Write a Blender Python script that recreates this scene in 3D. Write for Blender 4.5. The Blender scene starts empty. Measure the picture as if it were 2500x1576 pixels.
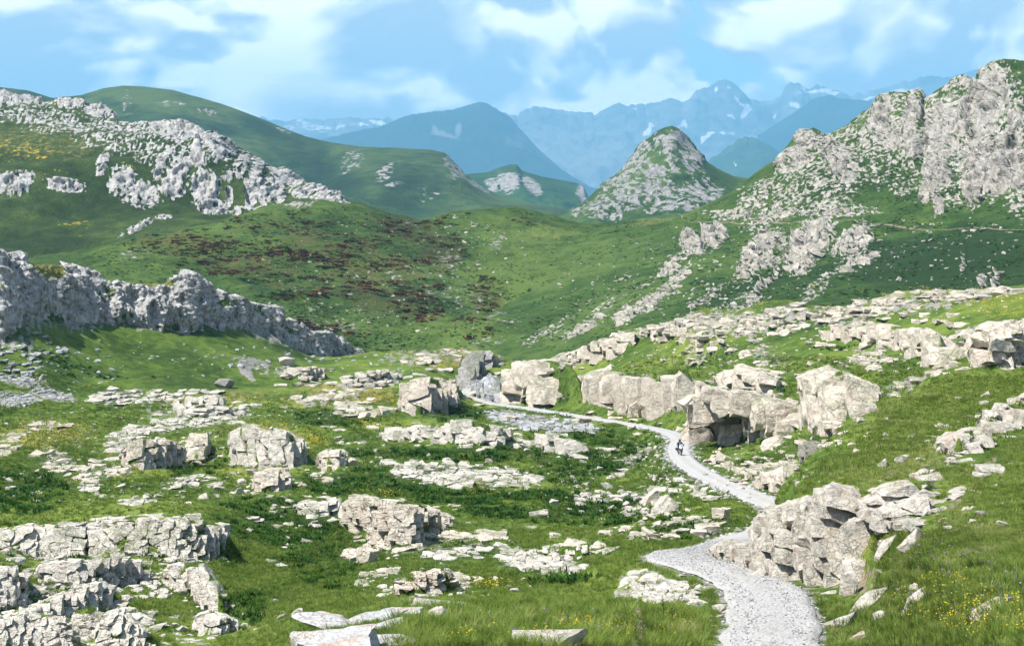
import bpy, math, random
import numpy as np
from mathutils import Vector

# ------------------------------------------------------------------ camera, sky, sun, exposure
SC = bpy.context.scene
COL = SC.collection
FPX, CX, HY = 5000.0, 1250.0, 560.0          # focal length, centre column, horizon row of the 2500 x 1576 photograph
cam_d = bpy.data.cameras.new('camera'); cam = bpy.data.objects.new('camera', cam_d); COL.objects.link(cam)
cam_d.sensor_width = 36.0; cam_d.lens = FPX/2500.0*36.0
cam_d.shift_y = -(788.0-HY)/2500.0
cam_d.clip_start = 0.5; cam_d.clip_end = 80000.0
cam.location = (0, 0, 0); cam.rotation_euler = (math.radians(90), 0, 0)
SC.camera = cam

SUN_AZ, SUN_EL = math.radians(-116.0), math.radians(57.0)      # azimuth from +Y towards +X
sdir = Vector((math.sin(SUN_AZ)*math.cos(SUN_EL), math.cos(SUN_AZ)*math.cos(SUN_EL), math.sin(SUN_EL)))
sun_d = bpy.data.lights.new('sun', 'SUN'); sun = bpy.data.objects.new('sun', sun_d); COL.objects.link(sun)
sun_d.energy = 5.0; sun_d.angle = math.radians(0.53); sun_d.color = (1.0, 0.955, 0.88)
sun.rotation_euler = sdir.to_track_quat('Z', 'Y').to_euler(); sun.location = sdir*300

world = bpy.data.worlds.new('World'); SC.world = world; world.use_nodes = True
def build_world():
    nt = world.node_tree; nt.nodes.clear(); N = nt.nodes; L = nt.links
    def nd(t, **k):
        n = N.new(t)
        for a, b in k.items(): setattr(n, a, b)
        return n
    def math_(op, a, b=None, c=None, clamp=False):
        n = nd('ShaderNodeMath', operation=op); n.use_clamp = clamp
        for i, v in enumerate((a, b, c)):
            if v is None: continue
            if isinstance(v, (int, float)): n.inputs[i].default_value = v
            else: L.new(v, n.inputs[i])
        return n.outputs[0]
    out = nd('ShaderNodeOutputWorld'); bg = nd('ShaderNodeBackground'); L.new(bg.outputs[0], out.inputs[0])
    sky = nd('ShaderNodeTexSky', sky_type='NISHITA'); sky.sun_disc = False
    sky.sun_elevation = SUN_EL; sky.sun_rotation = SUN_AZ; sky.altitude = 2200; sky.air_density = 1.0; sky.dust_density = 0.6; sky.ozone_density = 1.5
    skys = nd('ShaderNodeVectorMath', operation='SCALE'); skys.inputs['Scale'].default_value = SKY_STRENGTH
    L.new(sky.outputs[0], skys.inputs[0])
    tc = nd('ShaderNodeTexCoord'); sep = nd('ShaderNodeSeparateXYZ'); L.new(tc.outputs['Generated'], sep.inputs[0])
    X, Y, Z = sep.outputs
    # direction, with heights stretched so the cloud banks lie flat towards the horizon
    cmb = nd('ShaderNodeCombineXYZ'); L.new(X, cmb.inputs[0]); L.new(Y, cmb.inputs[1])
    zz = math_('MULTIPLY', math_('ADD', Z, 0.03), 1.75); L.new(zz, cmb.inputs[2])
    def fbm(vec, scale, detail, rough, off=(0, 0, 0), dist=0.0):
        m = nd('ShaderNodeMapping'); m.inputs['Location'].default_value = off; L.new(vec, m.inputs['Vector'])
        n = nd('ShaderNodeTexNoise'); n.inputs['Scale'].default_value = scale; n.inputs['Detail'].default_value = detail
        n.inputs['Roughness'].default_value = rough; n.inputs['Distortion'].default_value = dist
        L.new(m.outputs[0], n.inputs['Vector']); return n.outputs['Fac']
    V = cmb.outputs[0]
    az = math_('DIVIDE', X, math_('MAXIMUM', Y, 0.05))         # tangent of the bearing from +Y, for the shapes of the banks ahead
    el = math_('DIVIDE', Z, math_('MAXIMUM', Y, 0.05))
    wob = fbm(V, 26.0, 3, 0.6, (7.0, 0.0, 0.0)); wob2 = fbm(V, 22.0, 3, 0.6, (0.0, 5.0, 3.0))
    az = math_('ADD', az, math_('MULTIPLY', math_('SUBTRACT', wob, 0.5), 0.05)); el = math_('ADD', el, math_('MULTIPLY', math_('SUBTRACT', wob2, 0.5), 0.04))
    ae = nd('ShaderNodeCombineXYZ'); L.new(az, ae.inputs[0]); L.new(el, ae.inputs[1])
    def spot(px, py, rx, ry, amp):
        v = nd('ShaderNodeVectorMath', operation='MULTIPLY_ADD'); L.new(ae.outputs[0], v.inputs[0])
        v.inputs[1].default_value = (FPX/rx, FPX/ry, 0); v.inputs[2].default_value = (-(px-CX)/rx, -(HY-py)/ry, 0)
        d = nd('ShaderNodeVectorMath', operation='LENGTH'); L.new(v.outputs[0], d.inputs[0])
        r = nd('ShaderNodeMapRange'); r.interpolation_type = 'SMOOTHSTEP'; L.new(d.outputs['Value'], r.inputs['Value'])
        r.inputs['From Min'].default_value = 1.75; r.inputs['From Max'].default_value = 0.0; r.inputs['To Min'].default_value = 0.0; r.inputs['To Max'].default_value = amp
        return r.outputs[0]
    def total(lst):
        acc = None
        for s in lst:
            v = spot(*s); acc = v if acc is None else math_('ADD', acc, v)
        return acc
    # coverage of the banks: broad masses, with puffs crowding their edges
    def puff(scale, off):
        m = nd('ShaderNodeMapping'); m.inputs['Location'].default_value = off; L.new(V, m.inputs['Vector'])
        n = nd('ShaderNodeTexNoise'); n.noise_type = 'RIDGED_MULTIFRACTAL'; n.normalize = False; n.inputs['Scale'].default_value = scale; n.inputs['Detail'].default_value = 4.0; n.inputs['Roughness'].default_value = 0.6
        n.inputs['Offset'].default_value = 1.0; n.inputs['Gain'].default_value = 1.4; n.inputs['Distortion'].default_value = 0.25
        L.new(m.outputs[0], n.inputs['Vector']); return math_('MULTIPLY', n.outputs['Fac'], 0.4)
    big = fbm(V, 5.0, 3, 0.5, (2.2, 0.4, 0.0)); p1 = puff(7.0, (0, 0, 0)); p2 = puff(7.0, (-0.011, 0.0, 0.022))
    dens = math_('ADD', math_('MULTIPLY', math_('SUBTRACT', big, 0.40), 1.6), math_('MULTIPLY', math_('SUBTRACT', 0.42, p1), 0.9))
    dens = math_('ADD', dens, total([(1700, 30, 60, 130, -1.0), (1730, 165, 70, 70, -0.8), (1830, 195, 150, 40, -0.8), (1590, 5, 60, 24, -0.9), (1400, 90, 300, 140, 0.5), (1980, 70, 220, 110, 0.5), (700, 150, 500, 150, 0.45), (1100, 220, 500, 80, 0.4), (2350, 130, 240, 160, 0.5)]))
    cover = nd('ShaderNodeMapRange'); cover.interpolation_type = 'SMOOTHSTEP'
    L.new(dens, cover.inputs['Value']); cover.inputs['From Min'].default_value = -0.70; cover.inputs['From Max'].default_value = -0.20
    # how much sun each part of a bank catches
    lit = math_('MULTIPLY', math_("SUBTRACT", p2, p1), 3.4)
    lit = math_('ADD', lit, math_('MULTIPLY', math_('SUBTRACT', fbm(V, 8.0, 6, 0.66, (4.0, 1.0, 0.0)), 0.5), 2.2))
    lit = math_('ADD', lit, total([(1190, 70, 120, 80, 0.35), (1490, 60, 130, 90, 0.50), (1640, 120, 50, 70, 0.40), (760, 80, 110, 90, 0.40), (450, 130, 230, 60, 0.18), (1810, 50, 110, 80, 0.45), (110, 30, 90, 50, 0.4), (270, 5, 60, 20, 0.3),
                                   (1330, 200, 260, 60, -0.35), (2080, 160, 240, 70, -0.40), (600, 235, 330, 50, -0.10), (420, 60, 140, 40, -0.35), (940, 60, 60, 110, -0.2), (900, 215, 130, 30, 0.25), (1540, 262, 130, 26, 0.35)]))
    ramp = nd('ShaderNodeValToRGB'); L.new(math_('ADD', lit, 0.46), ramp.inputs[0])
    e = ramp.color_ramp.elements; e[0].position = 0.10; e[0].color = (0.36, 0.37, 0.41, 1); e[1].position = 0.95; e[1].color = (1.12, 1.02, 0.96, 1)
    m = ramp.color_ramp.elements.new(0.5); m.color = (0.62, 0.60, 0.62, 1)
    cl = nd('ShaderNodeVectorMath', operation='SCALE'); L.new(ramp.outputs[0], cl.inputs[0]); cl.inputs['Scale'].default_value = CLOUD_STRENGTH
    # the banks thin out overhead and end at the horizon
    up = nd('ShaderNodeMapRange'); up.interpolation_type = 'SMOOTHSTEP'; L.new(Z, up.inputs['Value']); up.inputs['From Min'].default_value = 0.34
    up.inputs['From Max'].default_value = 0.13; up.inputs['To Min'].default_value = 0.10; up.inputs['To Max'].default_value = 1.0
    fac = math_('MULTIPLY', cover.outputs[0], up.outputs[0])
    mix = nd('ShaderNodeMix', data_type='RGBA'); L.new(fac, mix.inputs[0]); L.new(skys.outputs[0], mix.inputs[6]); L.new(cl.outputs[0], mix.inputs[7])
    L.new(mix.outputs[2], bg.inputs[0]); bg.inputs[1].default_value = 1.0
SKY_STRENGTH, CLOUD_STRENGTH = 0.10, 1.2
build_world()
world.cycles.sampling_method = 'NONE'
vs = SC.view_settings; vs.view_transform = 'Standard'; vs.look = 'None'; vs.gamma = 1.0; vs.exposure = 1.0; vs.use_curve_mapping = False
SC.render.engine = 'CYCLES'
SC.cycles.use_adaptive_sampling = True; SC.cycles.adaptive_threshold = 0.02; SC.cycles.max_bounces = 3; SC.cycles.diffuse_bounces = 1; SC.cycles.glossy_bounces = 1; SC.cycles.transmission_bounces = 1
SC.cycles.volume_bounces = 0; SC.cycles.transparent_max_bounces = 8; SC.cycles.use_denoising = True

# ------------------------------------------------------------------ number helpers
rng = np.random.default_rng(7)
random.seed(7)
def w2(px, py, Y):
    return (px-CX)/FPX*Y, Y, -(py-HY)/FPX*Y
def sstep(a, b, x):
    t = np.clip((x-a)/(b-a), 0, 1); return t*t*(3-2*t)
def _hash(ix, iy, iz, seed):
    u = np.uint32
    h = ix.astype(np.int32).view(u)*u(374761393)+iy.astype(np.int32).view(u)*u(668265263)+iz.astype(np.int32).view(u)*u(2246822519)+u((seed*1274126177) & 0xffffffff)
    h = (h ^ (h >> u(13)))*u(1274126177); h = (h ^ (h >> u(16)))*u(2246822519)
    return (h ^ (h >> u(15))) & u(0xffff)
_ang = np.arange(65536)/65536.0*2*np.pi
_GX, _GY = np.cos(_ang*7.0).astype(np.float32), np.sin(_ang*7.0).astype(np.float32)
_G3 = rng.normal(size=(65536, 3)); _G3 = (_G3/np.linalg.norm(_G3, axis=1)[:, None]).astype(np.float32); _G3x, _G3y, _G3z = _G3.T.copy()
def noise2(x, y, seed=0):
    ix, iy = np.floor(x), np.floor(y); fx, fy = (x-ix).astype(np.float32), (y-iy).astype(np.float32)
    u, v = fx*fx*fx*(fx*(fx*6-15)+10), fy*fy*fy*(fy*(fy*6-15)+10)
    z = np.zeros_like(ix); r = 0
    for dx in (0, 1):
        for dy in (0, 1):
            h = _hash(ix+dx, iy+dy, z, seed)
            r = r + (_GX[h]*(fx-dx)+_GY[h]*(fy-dy))*(u if dx else 1-u)*(v if dy else 1-v)
    return r*1.5
def noise3(x, y, z, seed=0):
    ix, iy, iz = np.floor(x), np.floor(y), np.floor(z); fx, fy, fz = (x-ix).astype(np.float32), (y-iy).astype(np.float32), (z-iz).astype(np.float32)
    u, v, w = [f*f*f*(f*(f*6-15)+10) for f in (fx, fy, fz)]
    r = 0
    for dx in (0, 1):
        for dy in (0, 1):
            k = (u if dx else 1-u)*(v if dy else 1-v)
            for dz in (0, 1):
                h = _hash(ix+dx, iy+dy, iz+dz, seed)
                r = r + (_G3x[h]*(fx-dx)+_G3y[h]*(fy-dy)+_G3z[h]*(fz-dz))*k*(w if dz else 1-w)
    return r*1.5
def fbm2(x, y, oct=4, seed=0, gain=0.5, lac=2.03):
    a, s, r = 1.0, 1.0, 0
    for o in range(oct):
        r = r + a*noise2(x*s+o*17.3, y*s-o*9.1, seed+o); a *= gain; s *= lac
    return r
def fbm3(x, y, z, oct=4, seed=0, gain=0.5, lac=2.03, ridged=False):
    a, s, r = 1.0, 1.0, 0
    for o in range(oct):
        n = noise3(x*s+o*17.3, y*s-o*9.1, z*s+o*5.7, seed+o)
        if ridged: n = 0.5-np.abs(n)*1.6
        r = r + a*n; a *= gain; s *= lac
    return r
def blobs(px, py, lst, soft=0.35):
    """Where patches of a ground cover lie: soft ellipses (column, row, half width, half height, tilt, weight)."""
    m = np.zeros_like(px)
    for b in lst:
        cx, cy, rx, ry = b[:4]; an = math.radians(b[4]) if len(b) > 4 else 0; w = b[5] if len(b) > 5 else 1.0
        sl = slice(None)
        if px.ndim == 2:                                    # columns share their bearing: touch only those in reach
            R = max(rx, ry)*(1+soft); i0, i1 = np.searchsorted(px[0], [cx-R, cx+R])
            if i1 <= i0: continue
            sl = (slice(None), slice(i0, i1))
        dx, dy = px[sl]-cx, py[sl]-cy
        a = (dx*math.cos(an)+dy*math.sin(an))/rx; c = (-dx*math.sin(an)+dy*math.cos(an))/ry
        r = np.sqrt(a*a+c*c)
        m[sl] = np.maximum(m[sl], w*(1-sstep(1-soft, 1+soft, r)))
    return m
def grid_mesh(name, P, mat, attrs=None, smooth=True):
    """P: rows x columns x 3."""
    R, Cn = P.shape[:2]
    me = bpy.data.meshes.new(name)
    idx = np.arange(R*Cn).reshape(R, Cn)
    q = np.stack([idx[:-1, :-1], idx[:-1, 1:], idx[1:, 1:], idx[1:, :-1]], -1).reshape(-1, 4)
    fast_mesh(me, P.reshape(-1, 3), q, smooth)
    for k, v in (attrs or {}).items():
        a = me.attributes.new(k, 'FLOAT', 'POINT'); a.data.foreach_set('value', v.reshape(-1).astype(np.float32))
    me.materials.append(mat)
    o = bpy.data.objects.new(name, me); COL.objects.link(o)
    return o
def fast_mesh(me, V, Fc, smooth=False):
    Fc = np.asarray(Fc, np.int32); n = Fc.shape[1]
    me.vertices.add(len(V)); me.vertices.foreach_set('co', np.asarray(V, np.float32).reshape(-1))
    me.loops.add(Fc.size); me.loops.foreach_set('vertex_index', Fc.reshape(-1))
    me.polygons.add(len(Fc)); me.polygons.foreach_set('loop_start', np.arange(0, Fc.size, n, dtype=np.int32))
    me.polygons.foreach_set('loop_total', np.full(len(Fc), n, np.int32))
    if smooth: me.polygons.foreach_set('use_smooth', np.ones(len(Fc), bool))
    me.update(calc_edges=True); me.validate()
def tag(o, label=None, cat=None, group=None, kind=None):
    if label: o['label'] = label
    if cat: o['category'] = cat
    if group: o['group'] = group
    if kind: o['kind'] = kind
    return o

# ------------------------------------------------------------------ materials
ALBEDO = 0.80
class NT:
    def __init__(s, name):
        s.m = bpy.data.materials.new(name); s.m.use_nodes = True; s.t = s.m.node_tree; s.t.nodes.clear()
        s.out = s.nd('ShaderNodeOutputMaterial')
    def nd(s, t, **k):
        n = s.t.nodes.new(t)
        for a, b in k.items(): setattr(n, a, b)
        return n
    def put(s, sock, v):
        if v is None: return
        if hasattr(v, 'is_linked') or hasattr(v, 'links'): s.t.links.new(v, sock)
        elif isinstance(v, (tuple, list)) and len(v) == 3 and sock.type == 'RGBA': sock.default_value = (*v, 1)
        else: sock.default_value = v
    def math(s, op, a, b=None, c=None, clamp=False):
        n = s.nd('ShaderNodeMath', operation=op); n.use_clamp = clamp
        for i, v in enumerate((a, b, c)): s.put(n.inputs[i], v)
        return n.outputs[0]
    def pos(s): return s.nd('ShaderNodeNewGeometry').outputs['Position']
    def obj(s): return s.nd('ShaderNodeTexCoord').outputs['Object']
    def mapping(s, v, scale=(1, 1, 1), rot=(0, 0, 0)):
        n = s.nd('ShaderNodeMapping'); s.put(n.inputs['Vector'], v); n.inputs['Scale'].default_value = scale; n.inputs['Rotation'].default_value = rot
        return n.outputs[0]
    def noise(s, v, scale, detail=4, rough=0.55, dist=0.0):
        n = s.nd('ShaderNodeTexNoise'); s.put(n.inputs['Vector'], v); n.inputs['Scale'].default_value = scale; n.inputs['Detail'].default_value = detail
        n.inputs['Roughness'].default_value = rough; n.inputs['Distortion'].default_value = dist
        return n.outputs['Fac']
    def voro(s, v, scale, feature='F1', rnd=1.0, out='Distance'):
        n = s.nd('ShaderNodeTexVoronoi', feature=feature); s.put(n.inputs['Vector'], v); n.inputs['Scale'].default_value = scale
        if 'Randomness' in n.inputs: n.inputs['Randomness'].default_value = rnd
        return n.outputs[out]
    def attr(s, name, typ='GEOMETRY', out='Fac'):
        n = s.nd('ShaderNodeAttribute', attribute_name=name, attribute_type=typ); return n.outputs[out]
    def mix(s, f, a, b, blend='MIX'):
        n = s.nd('ShaderNodeMix', data_type='RGBA', blend_type=blend); n.clamp_factor = True
        s.put(n.inputs[0], f); s.put(n.inputs[6], a); s.put(n.inputs[7], b); return n.outputs[2]
    def sm(s, v, a, b, c=0.0, d=1.0):
        n = s.nd('ShaderNodeMapRange'); n.interpolation_type = 'SMOOTHSTEP'; s.put(n.inputs['Value'], v)
        n.inputs['From Min'].default_value = a; n.inputs['From Max'].default_value = b; n.inputs['To Min'].default_value = c; n.inputs['To Max'].default_value = d
        return n.outputs[0]
    def ramp(s, f, stops):
        n = s.nd('ShaderNodeValToRGB'); s.put(n.inputs[0], f); e = n.color_ramp.elements
        while len(e) < len(stops): e.new(0.5)
        for i, (p, c) in enumerate(stops): e[i].position = p; e[i].color = (*c, 1)
        return n.outputs[0]
    def bump(s, h, strength, distance, nrm=None):
        n = s.nd('ShaderNodeBump'); n.inputs['Strength'].default_value = strength; n.inputs['Distance'].default_value = distance
        s.put(n.inputs['Height'], h)
        if nrm is not None: s.put(n.inputs['Normal'], nrm)
        return n.outputs[0]
    def scaled(s, col, f):
        n = s.nd('ShaderNodeVectorMath', operation='SCALE'); s.put(n.inputs[0], col); n.inputs['Scale'].default_value = f; return n.outputs[0]
    def finish(s, col, rough=0.9, nrm=None, spec=0.2, metal=0.0, **k):
        if not isinstance(col, tuple): col = s.scaled(col, ALBEDO)
        b = s.nd('ShaderNodeBsdfPrincipled'); s.put(b.inputs['Base Color'], col); s.put(b.inputs['Roughness'], rough)
        b.inputs['Specular IOR Level'].default_value = spec; b.inputs['Metallic'].default_value = metal
        if nrm is not None: s.put(b.inputs['Normal'], nrm)
        for a, v in k.items(): s.put(b.inputs[a], v)
        s.t.links.new(b.outputs[0], s.out.inputs[0]); return s.m

G_DARK, G_MID, G_LIGHT, G_DRY = (0.032, 0.066, 0.012), (0.088, 0.148, 0.022), (0.190, 0.245, 0.045), (0.27, 0.23, 0.08)
R_DARK, R_MID, R_LIGHT = (0.11, 0.105, 0.10), (0.29, 0.275, 0.25), (0.42, 0.40, 0.375)
def terrain_mat(name, s, rock_cols=(R_DARK, R_MID, R_LIGHT), greens=(G_DARK, G_MID, G_LIGHT), bump=0.8, rock_soft=0.10, streak=0.0):
    t = NT(name); p = t.pos()
    n1 = t.noise(p, 0.035/s, 2, 0.5); n2 = t.noise(p, 0.35/s, 4, 0.62, 0.3); n3 = t.noise(p, 2.6/s, 3, 0.7)
    g = t.math('ADD', t.math('MULTIPLY', n2, 0.75), t.math('MULTIPLY', n3, 0.55))
    g = t.math('ADD', g, t.math('MULTIPLY', t.math('SUBTRACT', n1, 0.5), 0.8))
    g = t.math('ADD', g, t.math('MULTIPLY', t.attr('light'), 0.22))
    grass = t.ramp(g, [(0.44, greens[0]), (0.63, greens[1]), (0.84, greens[2])])
    d3 = t.math('SUBTRACT', n3, 0.5); d2 = t.math('SUBTRACT', n2, 0.5)
    grass = t.mix(t.sm(t.math('ADD', t.attr('dry'), d3), 0.3, 0.9, 0, .8), grass, G_DRY)
    rd = t.math('ADD', t.attr('red'), t.math('ADD', t.math('MULTIPLY', d2, 2.4), t.math('MULTIPLY', d3, 1.2)))
    grass = t.mix(t.sm(rd, 0.7, 1.2, 0, 0.42), grass, t.ramp(n3, [(0.35, (0.045, 0.022, 0.012)), (0.7, (0.15, 0.058, 0.036))]))
    fl = t.voro(p, 1.3/s, 'F1')
    yl = t.math('ADD', t.attr('yellow'), t.math('MULTIPLY', d2, 1.6))
    grass = t.mix(t.math('MULTIPLY', t.sm(yl, 0.5, 0.8, 0, 0.85), t.sm(fl, 0.5, 0.25)), grass, (0.50, 0.36, 0.02))
    grass = t.mix(t.sm(t.math('ADD', t.attr('soil'), t.math('MULTIPLY', d3, 0.8)), 0.4, 0.7), grass, t.ramp(n3, [(0.3, (0.17, 0.12, 0.075)), (0.7, (0.34, 0.29, 0.22))]))
    r2 = t.noise(t.mapping(p, (1, 1, 0.4 if streak else 1.0)), 0.7/s, 6, 0.72, 0.6)
    rk = t.sm(t.math('ADD', t.attr('rock'), t.math('MULTIPLY', t.math('SUBTRACT', r2, 0.5), 2.0)), 0.5-rock_soft, 0.5+rock_soft)
    rn = t.noise(t.mapping(p, (1, 1, 0.45)) if streak else p, 1.3/s, 5, 0.72, 0.4)
    rock = t.ramp(rn, [(0.34, rock_cols[0]), (0.47, rock_cols[1]), (0.62, rock_cols[2])])
    col = t.mix(rk, grass, rock)
    h = t.math('ADD', n3, t.math('MULTIPLY', t.attr('rock'), rn))
    return t.finish(col, 0.95, t.bump(h, bump, 0.45*s), 0.1)
def rock_mat(name, s, cols, strata=0.6, warm=None, lichen=0.0):
    """Fissured limestone; s is the size of its grain in metres."""
    t = NT(name); p = t.pos()
    a = t.noise(p, 2.2/s, 5, 0.75); b = t.noise(p, 0.3/s, 3, 0.6); c = t.noise(t.mapping(p, (1, 1, 4.0), (.12, .08, 0)), 0.9/s, 3, 0.6)
    f = t.math('ADD', t.math('MULTIPLY', a, 0.5), t.math('ADD', t.math('MULTIPLY', b, 0.38), t.math('MULTIPLY', c, 0.12)))
    col = t.ramp(f, [(0.34, cols[0]), (0.42, cols[1]), (0.56, cols[2])])
    if warm: col = t.mix(t.sm(t.noise(p, 0.45/s, 3, 0.65), 0.5, 0.72, 0, 0.65), col, warm)
    rnd = t.nd('ShaderNodeObjectInfo').outputs['Random']
    col = t.mix(t.math('MULTIPLY', rnd, 0.22), col, t.mix(0.5, cols[1], cols[0]))
    wv = t.nd('ShaderNodeTexNoise'); t.put(wv.inputs['Vector'], p); wv.inputs['Scale'].default_value = .8/s; wv.inputs['Detail'].default_value = 2
    ad = t.nd('ShaderNodeVectorMath', operation='MULTIPLY_ADD'); t.t.links.new(wv.outputs['Color'], ad.inputs[0]); ad.inputs[1].default_value = (1.1*s,)*3; t.t.links.new(p, ad.inputs[2])
    cr = t.voro(t.mapping(ad.outputs[0], (1, 1, 1.6), (.2, .1, 0)), 0.6/s, 'DISTANCE_TO_EDGE')
    crack = t.math('MULTIPLY', t.sm(cr, 0.0, 0.02, 1.0, 0.0), t.sm(t.math('ADD', b, t.math('MULTIPLY', a, .5)), .70, .78))
    col = t.mix(t.math('MULTIPLY', crack, 0.35), col, (0.07, 0.065, 0.055))
    if lichen:
        up = t.nd('ShaderNodeSeparateXYZ'); t.t.links.new(t.nd('ShaderNodeNewGeometry').outputs['Normal'], up.inputs[0])
        mo = t.math('MULTIPLY', t.sm(up.outputs[2], 0.25, 0.8), t.sm(t.math('ADD', t.math('MULTIPLY', a, .4), t.math('MULTIPLY', b, .6)), 0.5, 0.54))
        col = t.mix(t.math('MULTIPLY', mo, lichen), col, (0.085, 0.115, 0.026))
    g1 = t.noise(t.mapping(p, (1, 1, 1.9), (.15, -.1, 0)), 0.75/s, 4, 0.62, 0.2); g2 = t.noise(t.mapping(p, (1.3, 1.3, .6), (-.1, .2, .3)), 0.9/s, 3, 0.6)
    grv = t.math('MAXIMUM', t.sm(t.math('ABSOLUTE', t.math('SUBTRACT', g1, .5)), 0, .022, 1, 0), t.sm(t.math('ABSOLUTE', t.math('SUBTRACT', g2, .52)), 0, .014, 1, 0))
    col = t.mix(t.math('MULTIPLY', grv, t.sm(b, .42, .62, 0, .42)), col, (0.12, 0.11, 0.095))
    col = t.mix(t.sm(g1, .60, .76, 0, .22), col, cols[0])
    h = t.math('ADD', a, t.math('MULTIPLY', c, strata*.45)); h = t.math('SUBTRACT', h, t.math('MULTIPLY', crack, 0.4)); h = t.math('SUBTRACT', t.math('ADD', h, t.math('MULTIPLY', g1, 1.2)), t.math('MULTIPLY', grv, 0.45))
    return t.finish(t.scaled(col, 1.22), 0.9, t.bump(h, 0.8, 0.2*s), 0.15)
# ------------------------------------------------------------------ the ground: heights from surveyed points
YD_PY = np.array([860, 880, 930, 980, 1050, 1120, 1200, 1300, 1420, 1500, 1576.])
YD_Y = np.array([610, 565, 486, 393, 306, 250, 203, 159, 128, 112, 98.])
CP = []          # (px, Y, z)
def cp(px, py, Y): CP.append((px, Y, -(py-HY)/FPX*Y))
def cz(px, Y, z): CP.append((px, Y, z))
for px, rows in ((-250, (1000, 1120, 1230)), (0, (1000, 1060, 1150, 1230)), (250, (990, 1060, 1140, 1220)), (500, (985, 1050, 1130, 1210)), (750, (960, 1040, 1120, 1200, 1300)),
                 (980, (950, 1000, 1080, 1180)), (1230, (1040, 1100, 1180, 1260)), (1450, (1080, 1140, 1200, 1260)), (1580, (1130, 1190))):
    for py in rows: cp(px, py, float(np.interp(py, YD_PY, YD_Y)))
for a in [ # lower left
          (-250, 1570, 84), (50, 1570, 85), (300, 1570, 87), (-250, 1450, 100), (50, 1450, 100), (300, 1460, 102), (-250, 1360, 124), (100, 1365, 124), (400, 1370, 124),
          (60, 1275, 140), (300, 1262, 146), (520, 1270, 140), (580, 1400, 122), (640, 1340, 140), (620, 1480, 108), (560, 1545, 92), (660, 1560, 78),
          # foreground knoll
          (700, 1576, 50), (900, 1576, 47), (1100, 1576, 46), (1300, 1576, 45), (1500, 1576, 47), (1640, 1576, 52),
          (760, 1510, 62), (950, 1492, 64), (1150, 1480, 66), (1350, 1472, 68), (1480, 1478, 68), (1600, 1500, 63), (1700, 1470, 66),
          # hollow behind the knoll
          (800, 1440, 104), (950, 1400, 112), (1150, 1400, 106), (1350, 1410, 98), (1000, 1320, 138), (1200, 1340, 128), (1400, 1330, 122), (1500, 1390, 88),
          (1550, 1340, 98), (1500, 1290, 132), (1620, 1280, 134), (1720, 1290, 118), (1750, 1255, 135), (1680, 1210, 165),
          # right hand slope
          (2500, 1576, 38), (2500, 1440, 48), (2500, 1300, 60), (2500, 1200, 70), (2500, 1100, 84), (2500, 1000, 107), (2500, 920, 132), (2500, 850, 165),
          (2800, 1500, 36), (2800, 1200, 64), (2800, 950, 115), (2800, 800, 165),
          (2250, 1576, 45), (2250, 1450, 54), (2250, 1300, 64), (2250, 1180, 76), (2250, 1080, 93), (2250, 990, 116), (2260, 915, 152), (2400, 880, 165),
          (2060, 1576, 51), (2070, 1450, 60), (2080, 1180, 80), (2080, 1090, 97), (2090, 1005, 120), (1960, 1238, 79), (1960, 1140, 95),
          (1885, 1212, 89), (1800, 1298, 88), (1850, 1245, 88), (1990, 1105, 103),
          # left hand hill below the rock ridge
          (-250, 960, 400), (0, 960, 402), (200, 965, 410), (350, 955, 430), (500, 930, 455), (650, 945, 455), (-250, 840, 445), (0, 850, 440), (150, 840, 460), (300, 870, 470), (450, 850, 492),
          (600, 880, 500), (780, 862, 590), (900, 868, 560), (1000, 862, 580), (1100, 848, 572), (1180, 862, 560),
          (900, 920, 490), (1050, 910, 500), (1080, 960, 440),
          (150, 690, 506), (0, 670, 466), (-250, 700, 462), (300, 735, 520), (450, 725, 534), (620, 785, 574), (750, 838, 602), (150, 770, 486), (300, 795, 498), (450, 812, 512), (620, 802, 558), (750, 852, 588),
          # right hand ridge
          (1340, 895, 500), (1420, 850, 495), (1520, 808, 480), (1700, 765, 455), (1900, 738, 435), (2200, 717, 412), (2500, 702, 392), (2800, 690, 370),
          (1450, 900, 455), (1550, 890, 425), (1700, 895, 400), (1900, 885, 370), (2100, 880, 340), (2250, 850, 330), (2400, 800, 320), (2800, 790, 300), (1600, 850, 440), (1900, 820, 400), (2200, 790, 370),
          (1400, 930, 435), (1550, 930, 400), (1700, 950, 345), (1850, 940, 315), (2000, 945, 280), (2130, 950, 235),
          (1750, 1130, 235), (1850, 1140, 205), (1900, 1120, 215), (1990, 1060, 230), (1960, 1150, 190)]: cp(*a)
for a in [ # dead ground: behind the knoll, the right hand slope, the ridges; under the camera
          (1950, 135, -20.5), (1960, 165, -22.4), (2050, 175, -22.5), (2100, 205, -22.0), (2200, 215, -19.5), (2350, 230, -17), (2500, 240, -15), (2800, 240, -12), (2450, 190, -12.5), (2800, 190, -7.5),
          (0, 560, -20), (0, 620, -34), (300, 640, -34), (-250, 620, -34), (600, 680, -40), (900, 680, -46), (1200, 680, -46), (1450, 560, -42), (1700, 540, -36), (2000, 520, -32), (2400, 500, -28), (2800, 480, -26),
          (800, 760, -52), (1500, 760, -50), (2200, 760, -44), (0, 760, -44), (-400, 760, -48), (-400, 620, -40), (2900, 760, -40), (1240, 620, -41.5),
          (-300, 6, -2.6), (1250, 6, -2.2), (2800, 6, -1.6), (-300, 20, -5.6), (1250, 20, -4.7), (2800, 20, -3.6), (-300, 40, -10.5), (300, 40, -10), (300, 60, -13.5), (-300, 62, -15), (620, 66, -14.2)]: cz(*a)
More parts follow.
